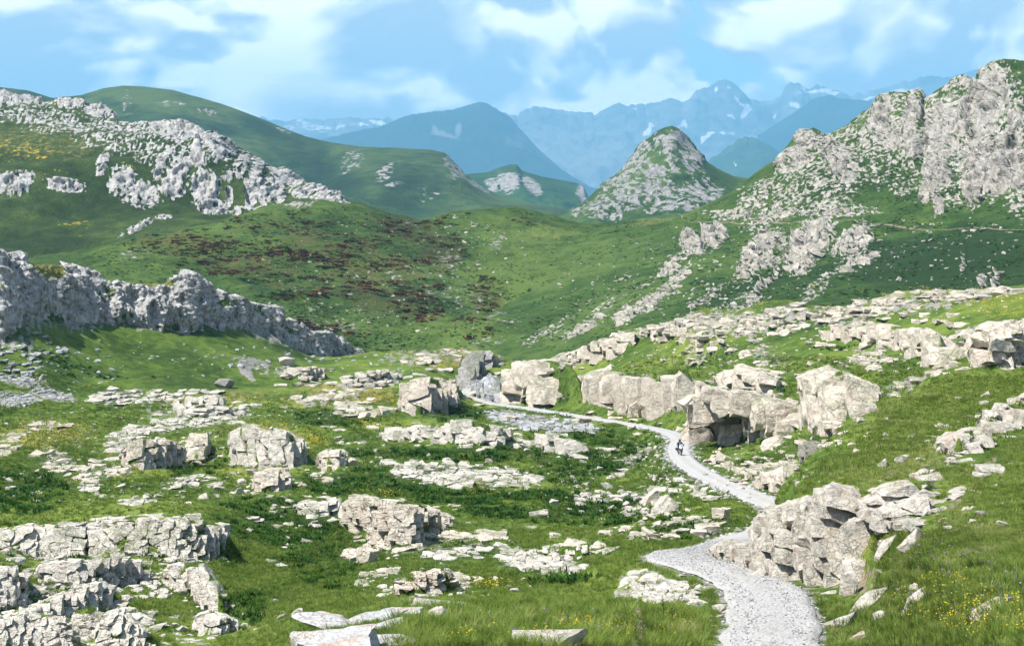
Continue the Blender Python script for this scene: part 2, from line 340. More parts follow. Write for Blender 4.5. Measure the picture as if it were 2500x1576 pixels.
ROAD_PTS = [(1880, 1700, 44), (1880, 1576, 54), (1885, 1500, 61), (1862, 1440, 68), (1800, 1402, 74), (1722, 1378, 79), (1655, 1360, 85), (1672, 1347, 91), (1735, 1341, 97)]
ROAD_HID = [(1810, 112, -16.9), (1900, 130, -18.9), (1930, 145, -20.1)]
ROAD_PT2 = [(1856, 1216, 158), (1800, 1193, 173), (1760, 1177, 184), (1705, 1148, 203), (1674, 1126, 221), (1660, 1108, 237), (1658, 1092, 252), (1662, 1076, 268), (1650, 1062, 286), (1605, 1047, 308), (1510, 1030, 338),
            (1400, 1013, 368), (1290, 996, 402), (1200, 983, 432), (1155, 972, 452), (1135, 962, 472), (1138, 952, 492), (1160, 946, 512)]
RC = [w2(*p) for p in ROAD_PTS] + [((p-CX)/FPX*Y, Y, z) for p, Y, z in ROAD_HID] + [w2(*p) for p in ROAD_PT2]
x, y, z = RC[-1]; RC.append((x+6, y+22, z-1.2))
RC = np.array(RC)
for x, y, z in RC[1:-1]: CP.append((x/y*FPX+CX, y, z))
CP = np.array(CP)
def tps_fit(U, V, W, lam=2e-4):
    n = len(U); d2 = (U[:, None]-U)**2+(V[:, None]-V)**2
    K = 0.5*d2*np.log(d2+1e-12); P = np.stack([np.ones(n), U, V], 1)
    A = np.zeros((n+3, n+3)); A[:n, :n] = K+lam*np.eye(n); A[:n, n:] = P; A[n:, :n] = P.T
    b = np.zeros(n+3); b[:n] = W
    return np.linalg.solve(A, b)
UV = lambda px, Y: (px/600.0, np.log(Y)*2.0)
cu, cv = UV(CP[:, 0], CP[:, 1]); TW = tps_fit(cu, cv, CP[:, 2])
def tps_eval(px, Y):
    u, v = UV(px, Y); out = np.empty(u.size); uf, vf = u.ravel(), v.ravel()
    for i in range(0, u.size, 20000):
        d2 = (uf[i:i+20000, None]-cu)**2+(vf[i:i+20000, None]-cv)**2
        out[i:i+20000] = (0.5*d2*np.log(d2+1e-12))@TW[:-3]+TW[-3]+TW[-2]*uf[i:i+20000]+TW[-1]*vf[i:i+20000]
    return out.reshape(u.shape)
GX = np.linspace(-420, 2920, 760)                     # bearings of the ground's lines, as photograph columns
GY = np.exp(np.concatenate([np.linspace(math.log(6), math.log(40), 22)[:-1], np.linspace(math.log(40), math.log(780), 455)]))
cgx, cgy = np.linspace(-420, 2920, 190), np.exp(np.linspace(math.log(6), math.log(780), 210))
_c = tps_eval(*np.meshgrid(cgx, cgy))
def bilin(px, Y, G=_c):
    fx = np.clip((px-cgx[0])/(cgx[1]-cgx[0]), 0, len(cgx)-1.001); fy = np.clip((np.log(Y)-math.log(6))/(math.log(780)-math.log(6))*(len(cgy)-1), 0, len(cgy)-1.001)
    ix, iy = fx.astype(int), fy.astype(int); ax, ay = fx-ix, fy-iy
    return (G[iy, ix]*(1-ax)+G[iy, ix+1]*ax)*(1-ay)+(G[iy+1, ix]*(1-ax)+G[iy+1, ix+1]*ax)*ay
PX, PY_ = np.meshgrid(GX, GY); XX, YY = (PX-CX)/FPX*PY_, PY_
ZZ = bilin(PX, YY)
ZB = ZZ.copy()                                          # bare heights, before knolls of rock are added
# hummocks
far = sstep(60, 320, YY)
ZZ = ZZ + (0.30+1.1*far)*fbm2(XX/24, YY/30, 3, 3)*sstep(40, 120, YY) + (0.12+0.22*far)*fbm2(XX/5.5, YY/6.5, 3, 11) + 0.05*fbm2(XX/1.1, YY/1.3, 2, 21)
class Caster:
    """Looks up where a sight line first meets a sheet given as rows of columns."""
    def __init__(s, gx, Ys, Zs):
        s.gx = gx; s.Y = Ys; s.Z = Zs
        py = HY-Zs/Ys*FPX; s.run = np.minimum.accumulate(py, axis=0)
    def ok(s, px, py):
        """Whether that sight line meets the sheet below its skyline."""
        px = np.atleast_1d(np.asarray(px, float)); c = np.clip(np.round((px-s.gx[0])/(s.gx[1]-s.gx[0])).astype(int), 0, len(s.gx)-1)
        return np.atleast_1d(py) > s.run[-1, c]+3
    def hit(s, px, py):
        px = np.atleast_1d(np.asarray(px, float)); py = np.atleast_1d(np.asarray(py, float))
        c = np.clip(np.round((px-s.gx[0])/(s.gx[1]-s.gx[0])).astype(int), 0, len(s.gx)-1)
        Y = np.empty(len(px))
        for k in range(len(px)):
            r = s.run[:, c[k]]; i = int(np.searchsorted(-r, -py[k])); i = min(max(i, 1), len(r)-1)
            a, b = r[i-1], r[i]; f = 0 if abs(a-b) < 1e-9 else min(max((a-py[k])/(a-b), 0), 1)
            y0 = s.Y[i-1, c[k]] if s.Y.ndim == 2 else s.Y[i-1]; y1 = s.Y[i, c[k]] if s.Y.ndim == 2 else s.Y[i]
            Y[k] = y0+(y1-y0)*f
        return Y
base_cast = Caster(GX, YY, ZB)
def ground_sample(px, Y):
    """Height of the finished ground at bearing px, distance Y."""
    fx = np.clip((px-GX[0])/(GX[1]-GX[0]), 0, len(GX)-1.001); iy = np.clip(np.searchsorted(GY, Y)-1, 0, len(GY)-2)
    ix = fx.astype(int); ax = fx-ix; ay = np.clip((Y-GY[iy])/(GY[iy+1]-GY[iy]), 0, 1)
    return (ZZ[iy, ix]*(1-ax)+ZZ[iy, ix+1]*ax)*(1-ay)+(ZZ[iy+1, ix]*(1-ax)+ZZ[iy+1, ix+1]*ax)*ay
# the ledges and crags: column, top row, foot row along each; the ground banks up behind them
class Ledge: pass
LEDGES = []
def ledge(name, label, prof, cell, depth=0.8, back=11.0, Ys=None, mat='beige', batter=0.85, bank=0.97, seed=None, layers=2, gap=0.05, cave=None, drop=.08):
    l = Ledge(); l.__dict__.update(locals()); LEDGES.append(l)
# --- by the road
ledge('rock_outcrop', 'small grey rock face at the far road bend left of the pale boulder', [(1152, 945, 962), (1175, 930, 972), (1205, 922, 980), (1228, 940, 984)], (16, 20), mat='grey')
ledge('rock_outcrop', 'rounded pale beige boulder mass above the road, nearest the far bend', [(1222, 945, 978), (1245, 912, 988), (1290, 898, 996), (1340, 894, 1004), (1390, 908, 1012), (1412, 935, 1014), (1424, 985, 1014)], (56, 36), depth=1.6, batter=.8, mat='beige', layers=3, Ys=(440, 385), drop=0, back=12)
ledge('rock_outcrop', 'long cracked pale cliff of upright blocks beside the road, left of the overhang', [(1428, 925, 965), (1470, 913, 1003), (1530, 923, 1030), (1600, 930, 1036), (1640, 925, 1044), (1680, 928, 1040), (1702, 955, 1010)], (34, 50), depth=1.0, batter=.3, mat='beige', Ys=(385, 312), drop=0, back=14)
ledge('overhanging_rock', 'big undercut boulder with a dark cave beneath it, beside the motorcycle', [(1690, 985, 1075), (1705, 962, 1098), (1725, 950, 1103), (1770, 955, 1101), (1850, 975, 1092), (1920, 997, 1078), (1985, 1012, 1072)], (56, 34), depth=1.7, batter=.12, mat='beige', Ys=(262, 240), drop=0, back=10, cave=(1702, 1905, 0.62, 7.0), layers=3)
ledge('rock_outcrop', 'flat topped slabs stepped above the undercut boulder', [(1752, 922, 950), (1785, 906, 955), (1825, 902, 962), (1870, 914, 962), (1898, 930, 950)], (36, 16), depth=1.8, mat='beige', Ys=(300, 285))
ledge('rock_outcrop', 'smooth tilted pale crag right of the undercut boulder', [(1950, 950, 1000), (1985, 920, 1050), (2040, 915, 1050), (2090, 930, 1015), (2135, 950, 985)], (46, 36), depth=1.2, batter=1.1, mat='beige', Ys=(245, 205), drop=0, back=12)
ledge('rock_outcrop', 'stacked thin slabs sticking out of the grass slope below the tilted crag', [(2008, 1062, 1092), (2030, 1036, 1104), (2070, 1032, 1106), (2094, 1046, 1085)], (34, 12), depth=1.3, mat='beige', Ys=(126, 122))
ledge('rock_outcrop', 'dark hollowed mossy rock at the slope edge above the road', [(1952, 1092, 1130), (1975, 1086, 1142), (2006, 1092, 1138)], (20, 16), depth=1.2, mat='moss', Ys=(134, 128), cave=(1960, 1996, .75, 1.6))
ledge('rock_outcrop', 'tumbled pale boulders lining the inner roadside below the cave', [(1738, 1108, 1128), (1770, 1114, 1142), (1800, 1138, 1172), (1845, 1168, 1192)], (18, 15), depth=1.5, mat='beige', Ys=(226, 186))
ledge('rock_outcrop', 'low broken rock step where the road slips behind the grass slope', [(1845, 1165, 1192), (1890, 1156, 1202), (1950, 1140, 1196)], (28, 16), depth=1.5, mat='beige', Ys=(180, 165))
# --- road cutting in the foreground
ledge('rock_outcrop', 'small weathered grey end of the roadside rock face at the inner bend', [(1733, 1352, 1372), (1775, 1324, 1390), (1808, 1338, 1400), (1848, 1330, 1412)], (18, 13), depth=1.0, mat='cut', Ys=(91, 74), batter=.7, back=14, bank=1.0)
ledge('rock_outcrop', 'tall grey and tan layered rock face above the gravel road in front', [(1838, 1312, 1402), (1870, 1268, 1408), (1940, 1250, 1414), (1985, 1226, 1420), (2010, 1206, 1428), (2070, 1214, 1440), (2102, 1262, 1446), (2122, 1350, 1420)], (50, 36), depth=.9, batter=.9, mat='cut', Ys=(75, 68), layers=2, gap=.035, drop=0, back=14, bank=1.0)
ledge('rock_outcrop', 'flat grey slabs ending the grass bank above the tall roadside face', [(2100, 1238, 1262), (2150, 1212, 1262), (2210, 1188, 1240), (2268, 1182, 1208)], (58, 15), depth=1.6, mat='cut', batter=.6)
ledge('rock_outcrop', 'pale ledge with a dark split running up the right grass slope', [(2112, 1252, 1276), (2190, 1246, 1280), (2240, 1222, 1262), (2262, 1216, 1240)], (44, 20), depth=1.4, mat='cut')
ledge('rock_outcrop', 'grey tilted ledge breaking the right slope', [(2300, 1085, 1105), (2340, 1066, 1112), (2390, 1050, 1092), (2410, 1052, 1072)], (40, 20), depth=1.4, mat='cut')
ledge('rock_outcrop', 'stepped grey ledge at the right picture edge, on the slope', [(2395, 1040, 1062), (2440, 1006, 1052), (2500, 980, 1040), (2560, 960, 1030)], (46, 20), depth=1.4, mat='cut')
# --- ridge on the right
ledge('rock_outcrop', 'dark mouthed ledge at the left end of the upper right ridge', [(1560, 806, 822), (1620, 795, 834), (1700, 809, 840), (1765, 830, 852)], (28, 12), depth=1.6, mat='beige')
ledge('rock_outcrop', 'long broken rock band crossing the upper right ridge', [(2005, 802, 826), (2100, 790, 828), (2200, 800, 842), (2260, 802, 872), (2335, 832, 886)], (32, 15), depth=1.4, mat='beige')
ledge('rock_outcrop', 'large tan ledge at the right picture edge under the ridge', [(2378, 832, 880), (2420, 800, 902), (2500, 788, 868), (2580, 780, 850)], (38, 20), depth=1.2, mat='beige')
ledge('rock_outcrop', 'sloping pale slab face at the foot of the right ridge', [(1345, 882, 896), (1420, 852, 884), (1480, 830, 878), (1545, 812, 852)], (30, 14), depth=1.8, batter=.9, mat='beige')
# --- middle ground
ledge('rock_outcrop', 'long low flat topped ledge in the green hollow below the road', [(935, 1052, 1070), (1000, 1049, 1079), (1060, 1046, 1079), (1100, 1037, 1084), (1180, 1040, 1087), (1244, 1054, 1072)], (26, 14), depth=1.8, mat='white', drop=.24)
ledge('rock_outcrop', 'broken wedge of pale blocks right of the long low ledge', [(1280, 1068, 1080), (1330, 1059, 1096), (1378, 1068, 1108), (1400, 1080, 1113), (1436, 1104, 1114)], (26, 16), depth=1.6, batter=.6, mat='white', drop=.24)
ledge('rock_outcrop', 'undercut beige rock nose with a dark crack in the middle of the meadow', [(834, 1240, 1282), (870, 1224, 1302), (930, 1224, 1326), (980, 1232, 1330), (1030, 1242, 1312), (1102, 1268, 1280)], (25, 13), depth=1.4, batter=.5, mat='beige', cave=(850, 915, .38, 1.2))
ledge('rock_outcrop', 'big pale fractured crag with a shadowed right side in the left meadow', [(562, 1068, 1112), (590, 1050, 1132), (630, 1048, 1142), (680, 1056, 1147), (715, 1068, 1145), (744, 1086, 1128)], (20, 19), depth=1.1, batter=.6, mat='white', drop=.24, layers=3)
ledge('rock_outcrop', 'rounded striped rock left of the big fractured crag', [(300, 1108, 1142), (322, 1085, 1150), (362, 1075, 1143), (402, 1078, 1136), (444, 1094, 1122)], (20, 16), depth=1.2, batter=.8, mat='beige')
ledge('rock_outcrop', 'small knuckle of rock between the striped rock and the fractured crag', [(458, 1085, 1108), (480, 1068, 1116), (512, 1072, 1104)], (22, 16), depth=1.4, mat='beige')
ledge('rock_outcrop', 'pair of pale crags in a row below the yellow flowers', [(428, 985, 1002), (450, 968, 1006), (485, 964, 1006), (526, 965, 1004), (544, 982, 996)], (22, 17), depth=1.3, mat='white', drop=.24)
ledge('rock_outcrop', 'flat white slab band just in front of the pair of crags', [(440, 1010, 1024), (480, 1000, 1024), (560, 996, 1020), (598, 1000, 1010)], (30, 11), depth=1.6, mat='white', drop=.24)
ledge('rock_outcrop', 'crumbling block pile below the big fractured crag', [(618, 1162, 1186), (650, 1150, 1204), (690, 1156, 1194), (710, 1176, 1188)], (20, 16), depth=1.4, mat='beige')
ledge('rock_outcrop', 'three squared blocks standing at the end of the crag in the meadow', [(782, 1112, 1150), (805, 1104, 1158), (840, 1108, 1138)], (22, 20), depth=1.2, mat='beige')
ledge('rock_outcrop', 'fissured pale outcrop left of the far road bend', [(970, 948, 985), (1010, 932, 1016), (1042, 926, 1014), (1080, 934, 992), (1124, 950, 978)], (22, 22), depth=1.2, batter=.8, mat='beige')
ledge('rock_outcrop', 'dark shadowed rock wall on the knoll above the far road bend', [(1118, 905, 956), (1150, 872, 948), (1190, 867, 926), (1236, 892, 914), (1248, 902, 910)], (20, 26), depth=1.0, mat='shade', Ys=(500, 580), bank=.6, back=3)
ledge('rock_outcrop', 'low pale bank of slabs behind the green hollow', [(820, 930, 946), (880, 912, 944), (940, 908, 936), (976, 918, 928)], (30, 10), depth=2.2, batter=.9, mat='white', drop=.24)
ledge('rock_outcrop', 'cluster of pale blocks left of the undercut rock nose', [(732, 1232, 1250), (770, 1222, 1262), (830, 1224, 1252)], (24, 14), depth=1.6, mat='white', drop=.24)
ledge('rock_outcrop', 'mossy rock ledge on the near mound behind the foreground grass', [(968, 1428, 1446), (1000, 1414, 1448), (1060, 1404, 1444), (1100, 1396, 1436), (1116, 1420, 1430)], (26, 12), depth=1.6, mat='beige', batter=.5)
ledge('rock_outcrop', 'flat square slab stack at the right end of the meadow pavement', [(1330, 1348, 1362), (1380, 1342, 1366), (1430, 1346, 1362)], (44, 9), depth=2.0, mat='white', drop=.24)
ledge('rock_outcrop', 'scatter of split pale rocks at the foot of the knoll in the far left meadow', [(690, 908, 924), (740, 895, 932), (790, 902, 926)], (20, 12), depth=1.8, batter=.8, mat='beige')
# --- lower left
ledge('rock_outcrop', 'flat fronted white ledge at the left picture edge, left half, split by a cleft', [(-60, 1296, 1340), (10, 1302, 1350), (45, 1296, 1356), (120, 1290, 1360), (206, 1300, 1360)], (24, 17), depth=.8, batter=.7, mat='white', drop=.24, layers=2)
ledge('rock_outcrop', 'flat fronted white ledge right of the cleft with a deep shadow at its end', [(214, 1304, 1354), (260, 1298, 1362), (312, 1276, 1366), (380, 1273, 1370), (430, 1271, 1374), (480, 1281, 1366), (520, 1288, 1358), (548, 1294, 1346)], (22, 16), depth=1.0, batter=.7, mat='white', drop=.24, layers=3)
ledge('rock_outcrop', 'thin pale rim of slabs behind the white ledge', [(118, 1288, 1296), (200, 1276, 1288), (300, 1268, 1278), (372, 1266, 1274)], (34, 8), depth=2.0, mat='white', drop=.24)
ledge('rock_outcrop', 'cracked white rock band in the lower left, topmost of the near tiers', [(105, 1384, 1430), (180, 1378, 1436), (270, 1372, 1432), (330, 1378, 1424), (362, 1388, 1410)], (24, 17), depth=1.5, batter=.6, mat='white', drop=.24)
ledge('rock_outcrop', 'white rock shoulder beside the dark gully in the lower left', [(402, 1398, 1424), (450, 1387, 1446), (500, 1399, 1474), (526, 1436, 1506), (548, 1478, 1512)], (20, 22), depth=1.1, batter=.8, mat='white', drop=.24)
ledge('rock_outcrop', 'tall white blocks at the left picture edge in the near tiers', [(-60, 1400, 1500), (0, 1400, 1502), (40, 1394, 1496), (62, 1420, 1486)], (18, 20), depth=1.0, mat='white', drop=.24)
ledge('rock_outcrop', 'row of leaning white slabs stepping up through the lower left rocks', [(70, 1490, 1508), (130, 1470, 1506), (180, 1446, 1494), (250, 1434, 1484), (274, 1444, 1472)], (26, 14), depth=1.2, mat='white', drop=.24)
ledge('rock_outcrop', 'jumbled white rocks with dark clefts in the bottom left corner', [(-60, 1530, 1595), (0, 1524, 1596), (60, 1506, 1594), (110, 1518, 1594), (175, 1524, 1592)], (18, 15), depth=1.1, mat='white', drop=.24)
ledge('rock_outcrop', 'domed white rock at the bottom edge, lower left', [(240, 1550, 1596), (265, 1515, 1598), (300, 1508, 1598), (340, 1538, 1596), (378, 1566, 1592)], (20, 16), depth=1.1, mat='white', drop=.24)
ledge('rock_outcrop', 'small white outcrop at the mouth of the dark gully, lower left', [(474, 1516, 1536), (510, 1504, 1548), (560, 1514, 1540), (580, 1526, 1532)], (20, 13), depth=1.3, mat='white', drop=.24)
ledge('rock_outcrop', 'broken white blocks between the leaning slabs and the domed rock', [(180, 1508, 1550), (215, 1500, 1556), (250, 1512, 1548)], (22, 16), depth=1.2, mat='white', drop=.24)
# covers of the ground: soft patches (column, row, half width, half height, tilt, weight)
ROCK_BLOBS = [(60, 720, 130, 80, 10, .75), (190, 740, 80, 70, 0, .75), (380, 745, 150, 55, 0, .75), (500, 750, 80, 40, 0, .75), (640, 790, 90, 34, 25, .75), (760, 835, 70, 20, 15, .75), (60, 930, 70, 16, 6, .8), (130, 965, 60, 12, 10, .9), (30, 975, 60, 18, 0, .9), (40, 830, 60, 30, 20, .45), (320, 975, 110, 20, 0, .46), (480, 1010, 140, 30, 5, .42), (420, 1040, 140, 14, -8, .5), (330, 1060, 90, 16, -15, .42), (110, 1040, 60, 18, 0, .4), (250, 1150, 80, 26, -10, .40), (140, 1120, 60, 30, 20, .42),
              (470, 1120, 80, 24, -10, .36), (650, 1150, 60, 20, 0, .4), (430, 1180, 90, 16, 0, .36), (900, 930, 90, 20, -10, .6), (800, 975, 110, 18, -8, .5), (700, 905, 60, 16, 0, .45), (850, 1000, 60, 14, 0, .45), (1040, 870, 110, 20, -5, .42), (600, 905, 14, 36, -30, .7), (620, 885, 50, 12, 10, .6), (870, 850, 120, 10, 0, .38),
              (1300, 1030, 110, 20, 8, .75), (1250, 1015, 60, 14, 8, .7), (1420, 1040, 50, 14, 8, .6), (1120, 1160, 190, 26, 5, .5), (1000, 1150, 60, 18, 0, .45), (940, 1250, 90, 18, 0, .42), (1100, 1330, 110, 16, -5, .48), (1320, 1370, 120, 28, 5, .5), (1000, 1340, 110, 12, 0, .42), (1050, 1410, 80, 18, 0, .42), (1570, 1220, 60, 30, -25, .42),
              (1480, 1230, 70, 16, -10, .38), (1540, 1130, 60, 14, -35, .6), (1650, 1170, 40, 10, 30, .5), (1690, 1270, 40, 16, 0, .4), (1600, 1420, 90, 26, 12, .5), (1720, 1480, 40, 14, 10, .45),
              (1450, 850, 100, 26, -22, .62), (1650, 790, 110, 26, -10, .62), (1800, 790, 140, 40, 0, .48), (1920, 770, 80, 24, 0, .6), (2050, 770, 100, 30, 0, .5), (2200, 740, 200, 26, -4, .52), (2400, 715, 100, 12, -4, .55), (2250, 830, 110, 22, 8, .5), (2420, 810, 80, 24, -8, .55), (1870, 870, 50, 24, 20, .42), (1700, 865, 40, 20, 0, .4), (2120, 870, 50, 30, 0, .38), (2220, 935, 70, 16, -25, .5), (2180, 950, 60, 16, -20, .45),
              (1860, 930, 60, 20, 0, .5), (2040, 935, 80, 20, 0, .5), (1900, 985, 60, 12, 15, .6), (1880, 1150, 70, 26, -20, .45), (2180, 1230, 90, 18, -30, .45), (2280, 1150, 70, 20, -35, .35), (2350, 1080, 60, 20, -25, .4), (150, 1430, 160, 30, 0, .46), (330, 1400, 90, 26, 20, .42), (100, 1540, 170, 40, 0, .5), (330, 1500, 70, 20, 20, .42), (430, 1500, 60, 10, 10, .4), (120, 1340, 150, 30, 0, .4), (400, 1330, 150, 30, 0, .4), (2420, 1440, 50, 8, -15, .3), (1190, 950, 40, 20, -20, .6), (1270, 915, 70, 12, 0, .45), (1560, 915, 120, 8, 3, .42)]
YELLOW_BLOBS = [(880, 965, 110, 20, 5, .85), (900, 1025, 70, 20, 10, .7), (760, 985, 90, 16, 0, .65), (700, 1060, 90, 16, 12, .7), (640, 1045, 60, 8, 0, .6), (760, 1080, 40, 26, 0, .7), (110, 1060, 100, 30, 0, .65), (480, 985, 160, 16, 0, .5), (60, 1100, 60, 20, 0, .5), (620, 1150, 120, 26, 0, .45), (1100, 890, 80, 26, 0, .6), (980, 860, 120, 14, 0, .45), (1140, 860, 60, 14, 20, .6), (930, 1210, 60, 10, 0, .5), (1200, 1190, 160, 20, 0, .4),
                (2100, 740, 260, 26, -4, .55), (2350, 730, 150, 24, 0, .65), (1780, 760, 120, 14, -8, .5), (2450, 760, 60, 30, 0, .55), (2080, 920, 80, 14, 0, .5), (350, 1500, 60, 12, 20, .5), (1150, 1430, 120, 16, 0, .45), (180, 1530, 120, 30, 0, .35), (1700, 1500, 60, 20, 0, .4), (1420, 1540, 90, 24, 0, .5), (2400, 1520, 130, 60, 0, .45), (300, 1170, 160, 16, 0, .36)]
DRY_BLOBS = [(850, 960, 130, 26, 5, .75), (640, 1060, 130, 26, 5, .75), (110, 1060, 130, 40, 0, .75), (500, 970, 200, 20, 0, .65), (1100, 870, 130, 30, 0, .7), (350, 1090, 120, 30, 0, .6), (620, 1150, 120, 20, 0, .5), (500, 1520, 110, 30, 10, .5), (350, 1440, 160, 30, 0, .35), (620, 1540, 90, 20, 0, .5), (1480, 1520, 40, 60, 0, .5), (2150, 1330, 120, 30, -35, .5), (2230, 1120, 120, 40, -30, .5), (2320, 1250, 120, 30, -35, .45), (1880, 1260, 60, 20, -40, .5), (2160, 1000, 70, 26, -30, .45), (1650, 1290, 80, 16, 0, .4), (1500, 1370, 80, 16, 10, .4), (2050, 930, 100, 20, 0, .4), (2200, 740, 260, 30, -4, .35), (1800, 920, 120, 10, 0, .5), (440, 740, 160, 30, 10, .3), (100, 640, 60, 20, 10, .7), (380, 690, 70, 10, 0, .7), (580, 790, 80, 26, 30, .45), (1060, 1420, 120, 24, 0, .45), (1000, 1300, 160, 20, 0, .3)]
SOIL_BLOBS = [(1560, 1548, 17, 46, 8, 1.2), (1556, 1498, 11, 22, 0, 1.0), (1930, 1250, 50, 10, -35, .7), (2000, 1420, 60, 12, 10, .8), (2110, 1420, 50, 30, -40, .7), (2230, 1320, 30, 16, -40, .7), (2330, 1230, 24, 14, -30, .7), (1880, 1275, 30, 12, -40, .6), (1280, 1535, 26, 10, 0, .8), (2130, 1000, 16, 10, 0, .6), (2420, 1130, 40, 14, -30, .5), (1600, 1312, 80, 8, 0, .5)]
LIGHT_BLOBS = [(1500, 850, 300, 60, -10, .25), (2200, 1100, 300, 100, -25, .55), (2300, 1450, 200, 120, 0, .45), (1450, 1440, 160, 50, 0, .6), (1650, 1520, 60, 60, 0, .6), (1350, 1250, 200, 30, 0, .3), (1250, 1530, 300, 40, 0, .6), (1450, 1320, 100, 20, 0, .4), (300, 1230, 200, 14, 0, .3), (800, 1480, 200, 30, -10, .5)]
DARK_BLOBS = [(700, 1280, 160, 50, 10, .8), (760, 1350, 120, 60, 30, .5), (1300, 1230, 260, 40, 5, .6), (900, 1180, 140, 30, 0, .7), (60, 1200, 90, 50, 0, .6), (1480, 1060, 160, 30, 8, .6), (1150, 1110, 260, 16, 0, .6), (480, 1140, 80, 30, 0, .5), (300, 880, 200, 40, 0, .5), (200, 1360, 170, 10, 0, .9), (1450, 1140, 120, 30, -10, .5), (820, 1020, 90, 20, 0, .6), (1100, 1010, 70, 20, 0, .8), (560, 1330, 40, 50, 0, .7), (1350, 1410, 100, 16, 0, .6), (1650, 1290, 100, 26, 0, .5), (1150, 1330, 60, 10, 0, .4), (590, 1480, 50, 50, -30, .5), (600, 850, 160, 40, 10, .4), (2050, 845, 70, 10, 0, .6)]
RED_BLOBS = [(262, 848, 9, 6, 0, 1.1), (234, 856, 6, 4, 0, 1.1), (354, 926, 9, 6, 0, 1.1), (372, 925, 8, 6, 0, 1.1), (392, 943, 9, 4, 0, 1.1), (330, 940, 6, 5, 0, 1), (255, 888, 5, 3, 0, 1)]
# ------------------------------------------------------------------ bank the ground up behind the ledges, then bed the road in
for l in LEDGES:
    pr = np.array(l.prof, float); x0, x1 = pr[0, 0], pr[-1, 0]
    sx = np.linspace(x0, x1, 25); base = np.interp(sx, pr[:, 0], pr[:, 2]); top = np.interp(sx, pr[:, 0], pr[:, 1])
    if l.Ys: Yb = np.interp(sx, [x0, x1] if len(l.Ys) == 2 else np.linspace(x0, x1, len(l.Ys)), l.Ys)
    else:
        Yb = base_cast.hit(sx, base); hw = np.hanning(11)[1:-1]; Yb = np.convolve(np.pad(Yb, 4, mode='edge'), hw/hw.sum(), 'valid')
    l.sx, l.Yb, l.base, l.top, l.x0, l.x1 = sx, Yb, base, top, x0, x1
    l.H = np.maximum((base-top)/FPX*Yb, 0.05)
    l.T = l.depth*np.maximum(l.H, 0.6*l.H.mean())                       # thickness of the rock, front to back
for l in sorted(LEDGES, key=lambda l: -l.Yb.mean()):
    x0, x1 = l.x0, l.x1; ext = .12*(x1-x0)+10; sx = l.sx
    cols = (GX > x0-ext) & (GX < x1+ext); gx = GX[cols]
    yb = np.interp(gx, sx, l.Yb); H = np.interp(gx, sx, l.H); T = np.interp(gx, sx, l.T)
    end = sstep(0, ext+.04*(x1-x0), np.minimum(gx-(x0-ext), (x1+ext)-gx))
    t = YY[:, cols]-yb; D0 = max(l.cell)*l.Yb.mean()/FPX; ins = np.zeros_like(gx)
    if l.cave: ins = l.cave[3]*((gx > l.cave[0]) & (gx < l.cave[1]))
    lim = np.full_like(gx, 1e9)                                           # the bank runs out before the next ledge behind
    for o in LEDGES:
        if o is l: continue
        yo = np.interp(gx, o.sx, o.Yb); hit_ = (gx > o.x0-10) & (gx < o.x1+10) & (yo > yb+.5*T)
        lim = np.where(hit_, np.minimum(lim, yo-.6), lim)
    crest = l.batter*H+.55*D0+T*.35; run = np.clip(np.minimum(l.back*H, lim-yb-crest), .6, 60)
    kn_ = 45; pad = np.pad(run, kn_//2, mode='edge'); run = np.array([pad[i:i+kn_].min() for i in range(len(run))]); hk_ = np.hanning(kn_+2)[1:-1]; run = np.convolve(np.pad(run, kn_//2, mode='edge'), hk_/hk_.sum(), 'valid')
    o_ = np.clip(np.maximum(x0+.02*(x1-x0)-gx, gx-x1+.02*(x1-x0))/ext, 0, 1); end = end*(1-.6*o_)
    up = np.clip((t-ins-.10*D0)/((l.batter*H+.45*D0)*(1+5*o_)+2.5*o_), 0, 1); up = up*up*(3-2*up)*o_+up*(1-o_); dn = 1-sstep(crest, crest+run, t)
    zf = -(np.interp(gx, sx, l.base)-HY)/FPX*yb                           # foot height
    g0 = bilin(gx, yb); zf = np.clip(zf, g0-1.5, g0+1.0); zt = zf+H*l.bank*np.clip(1-1.2*o_, 0, 1)
    cur = ZZ[:, cols]
    cur = cur+np.clip(zf-cur, -1.0, 1.0)*np.exp(-(t/(1.2*H+1.0))**2)*end*(t < .3*D0)         # the turf meets the foot of the rock
    want = np.maximum(cur, zf+(zt-zf)*up)
    ZZ[:, cols] = cur+(want-cur)*(up > 0)*dn*end
# road, as a ribbon through the surveyed points
def catmull(P, n):
    P = np.vstack([2*P[0]-P[1], P, 2*P[-1]-P[-2]]); out = []
    for i in range(1, len(P)-2):
        t = np.linspace(0, 1, n, endpoint=False)[:, None]; a, b, c, d = P[i-1:i+3]
        out.append(0.5*((2*b)+(-a+c)*t+(2*a-5*b+4*c-d)*t*t+(-a+3*b-3*c+d)*t**3))
    return np.vstack(out+[P[-2:-1]])
rc = catmull(RC, 40)
s_ = np.concatenate([[0], np.cumsum(np.linalg.norm(np.diff(rc[:, :2], axis=0), axis=1))])
sn = np.arange(0, s_[-1], 0.5); rc = np.stack([np.interp(sn, s_, rc[:, i]) for i in range(3)], 1)
ker = np.hanning(31); ker /= ker.sum(); zz = np.pad(rc[:, 2], 15, mode='edge'); rc[:, 2] = np.convolve(zz, ker, 'valid')
tg = np.gradient(rc[:, :2], axis=0); tg /= np.linalg.norm(tg, axis=1)[:, None]; nr = np.stack([-tg[:, 1], tg[:, 0]], 1)
RHALF = 1.32
dist = np.full(ZZ.shape, 99.0); rz = np.zeros(ZZ.shape)
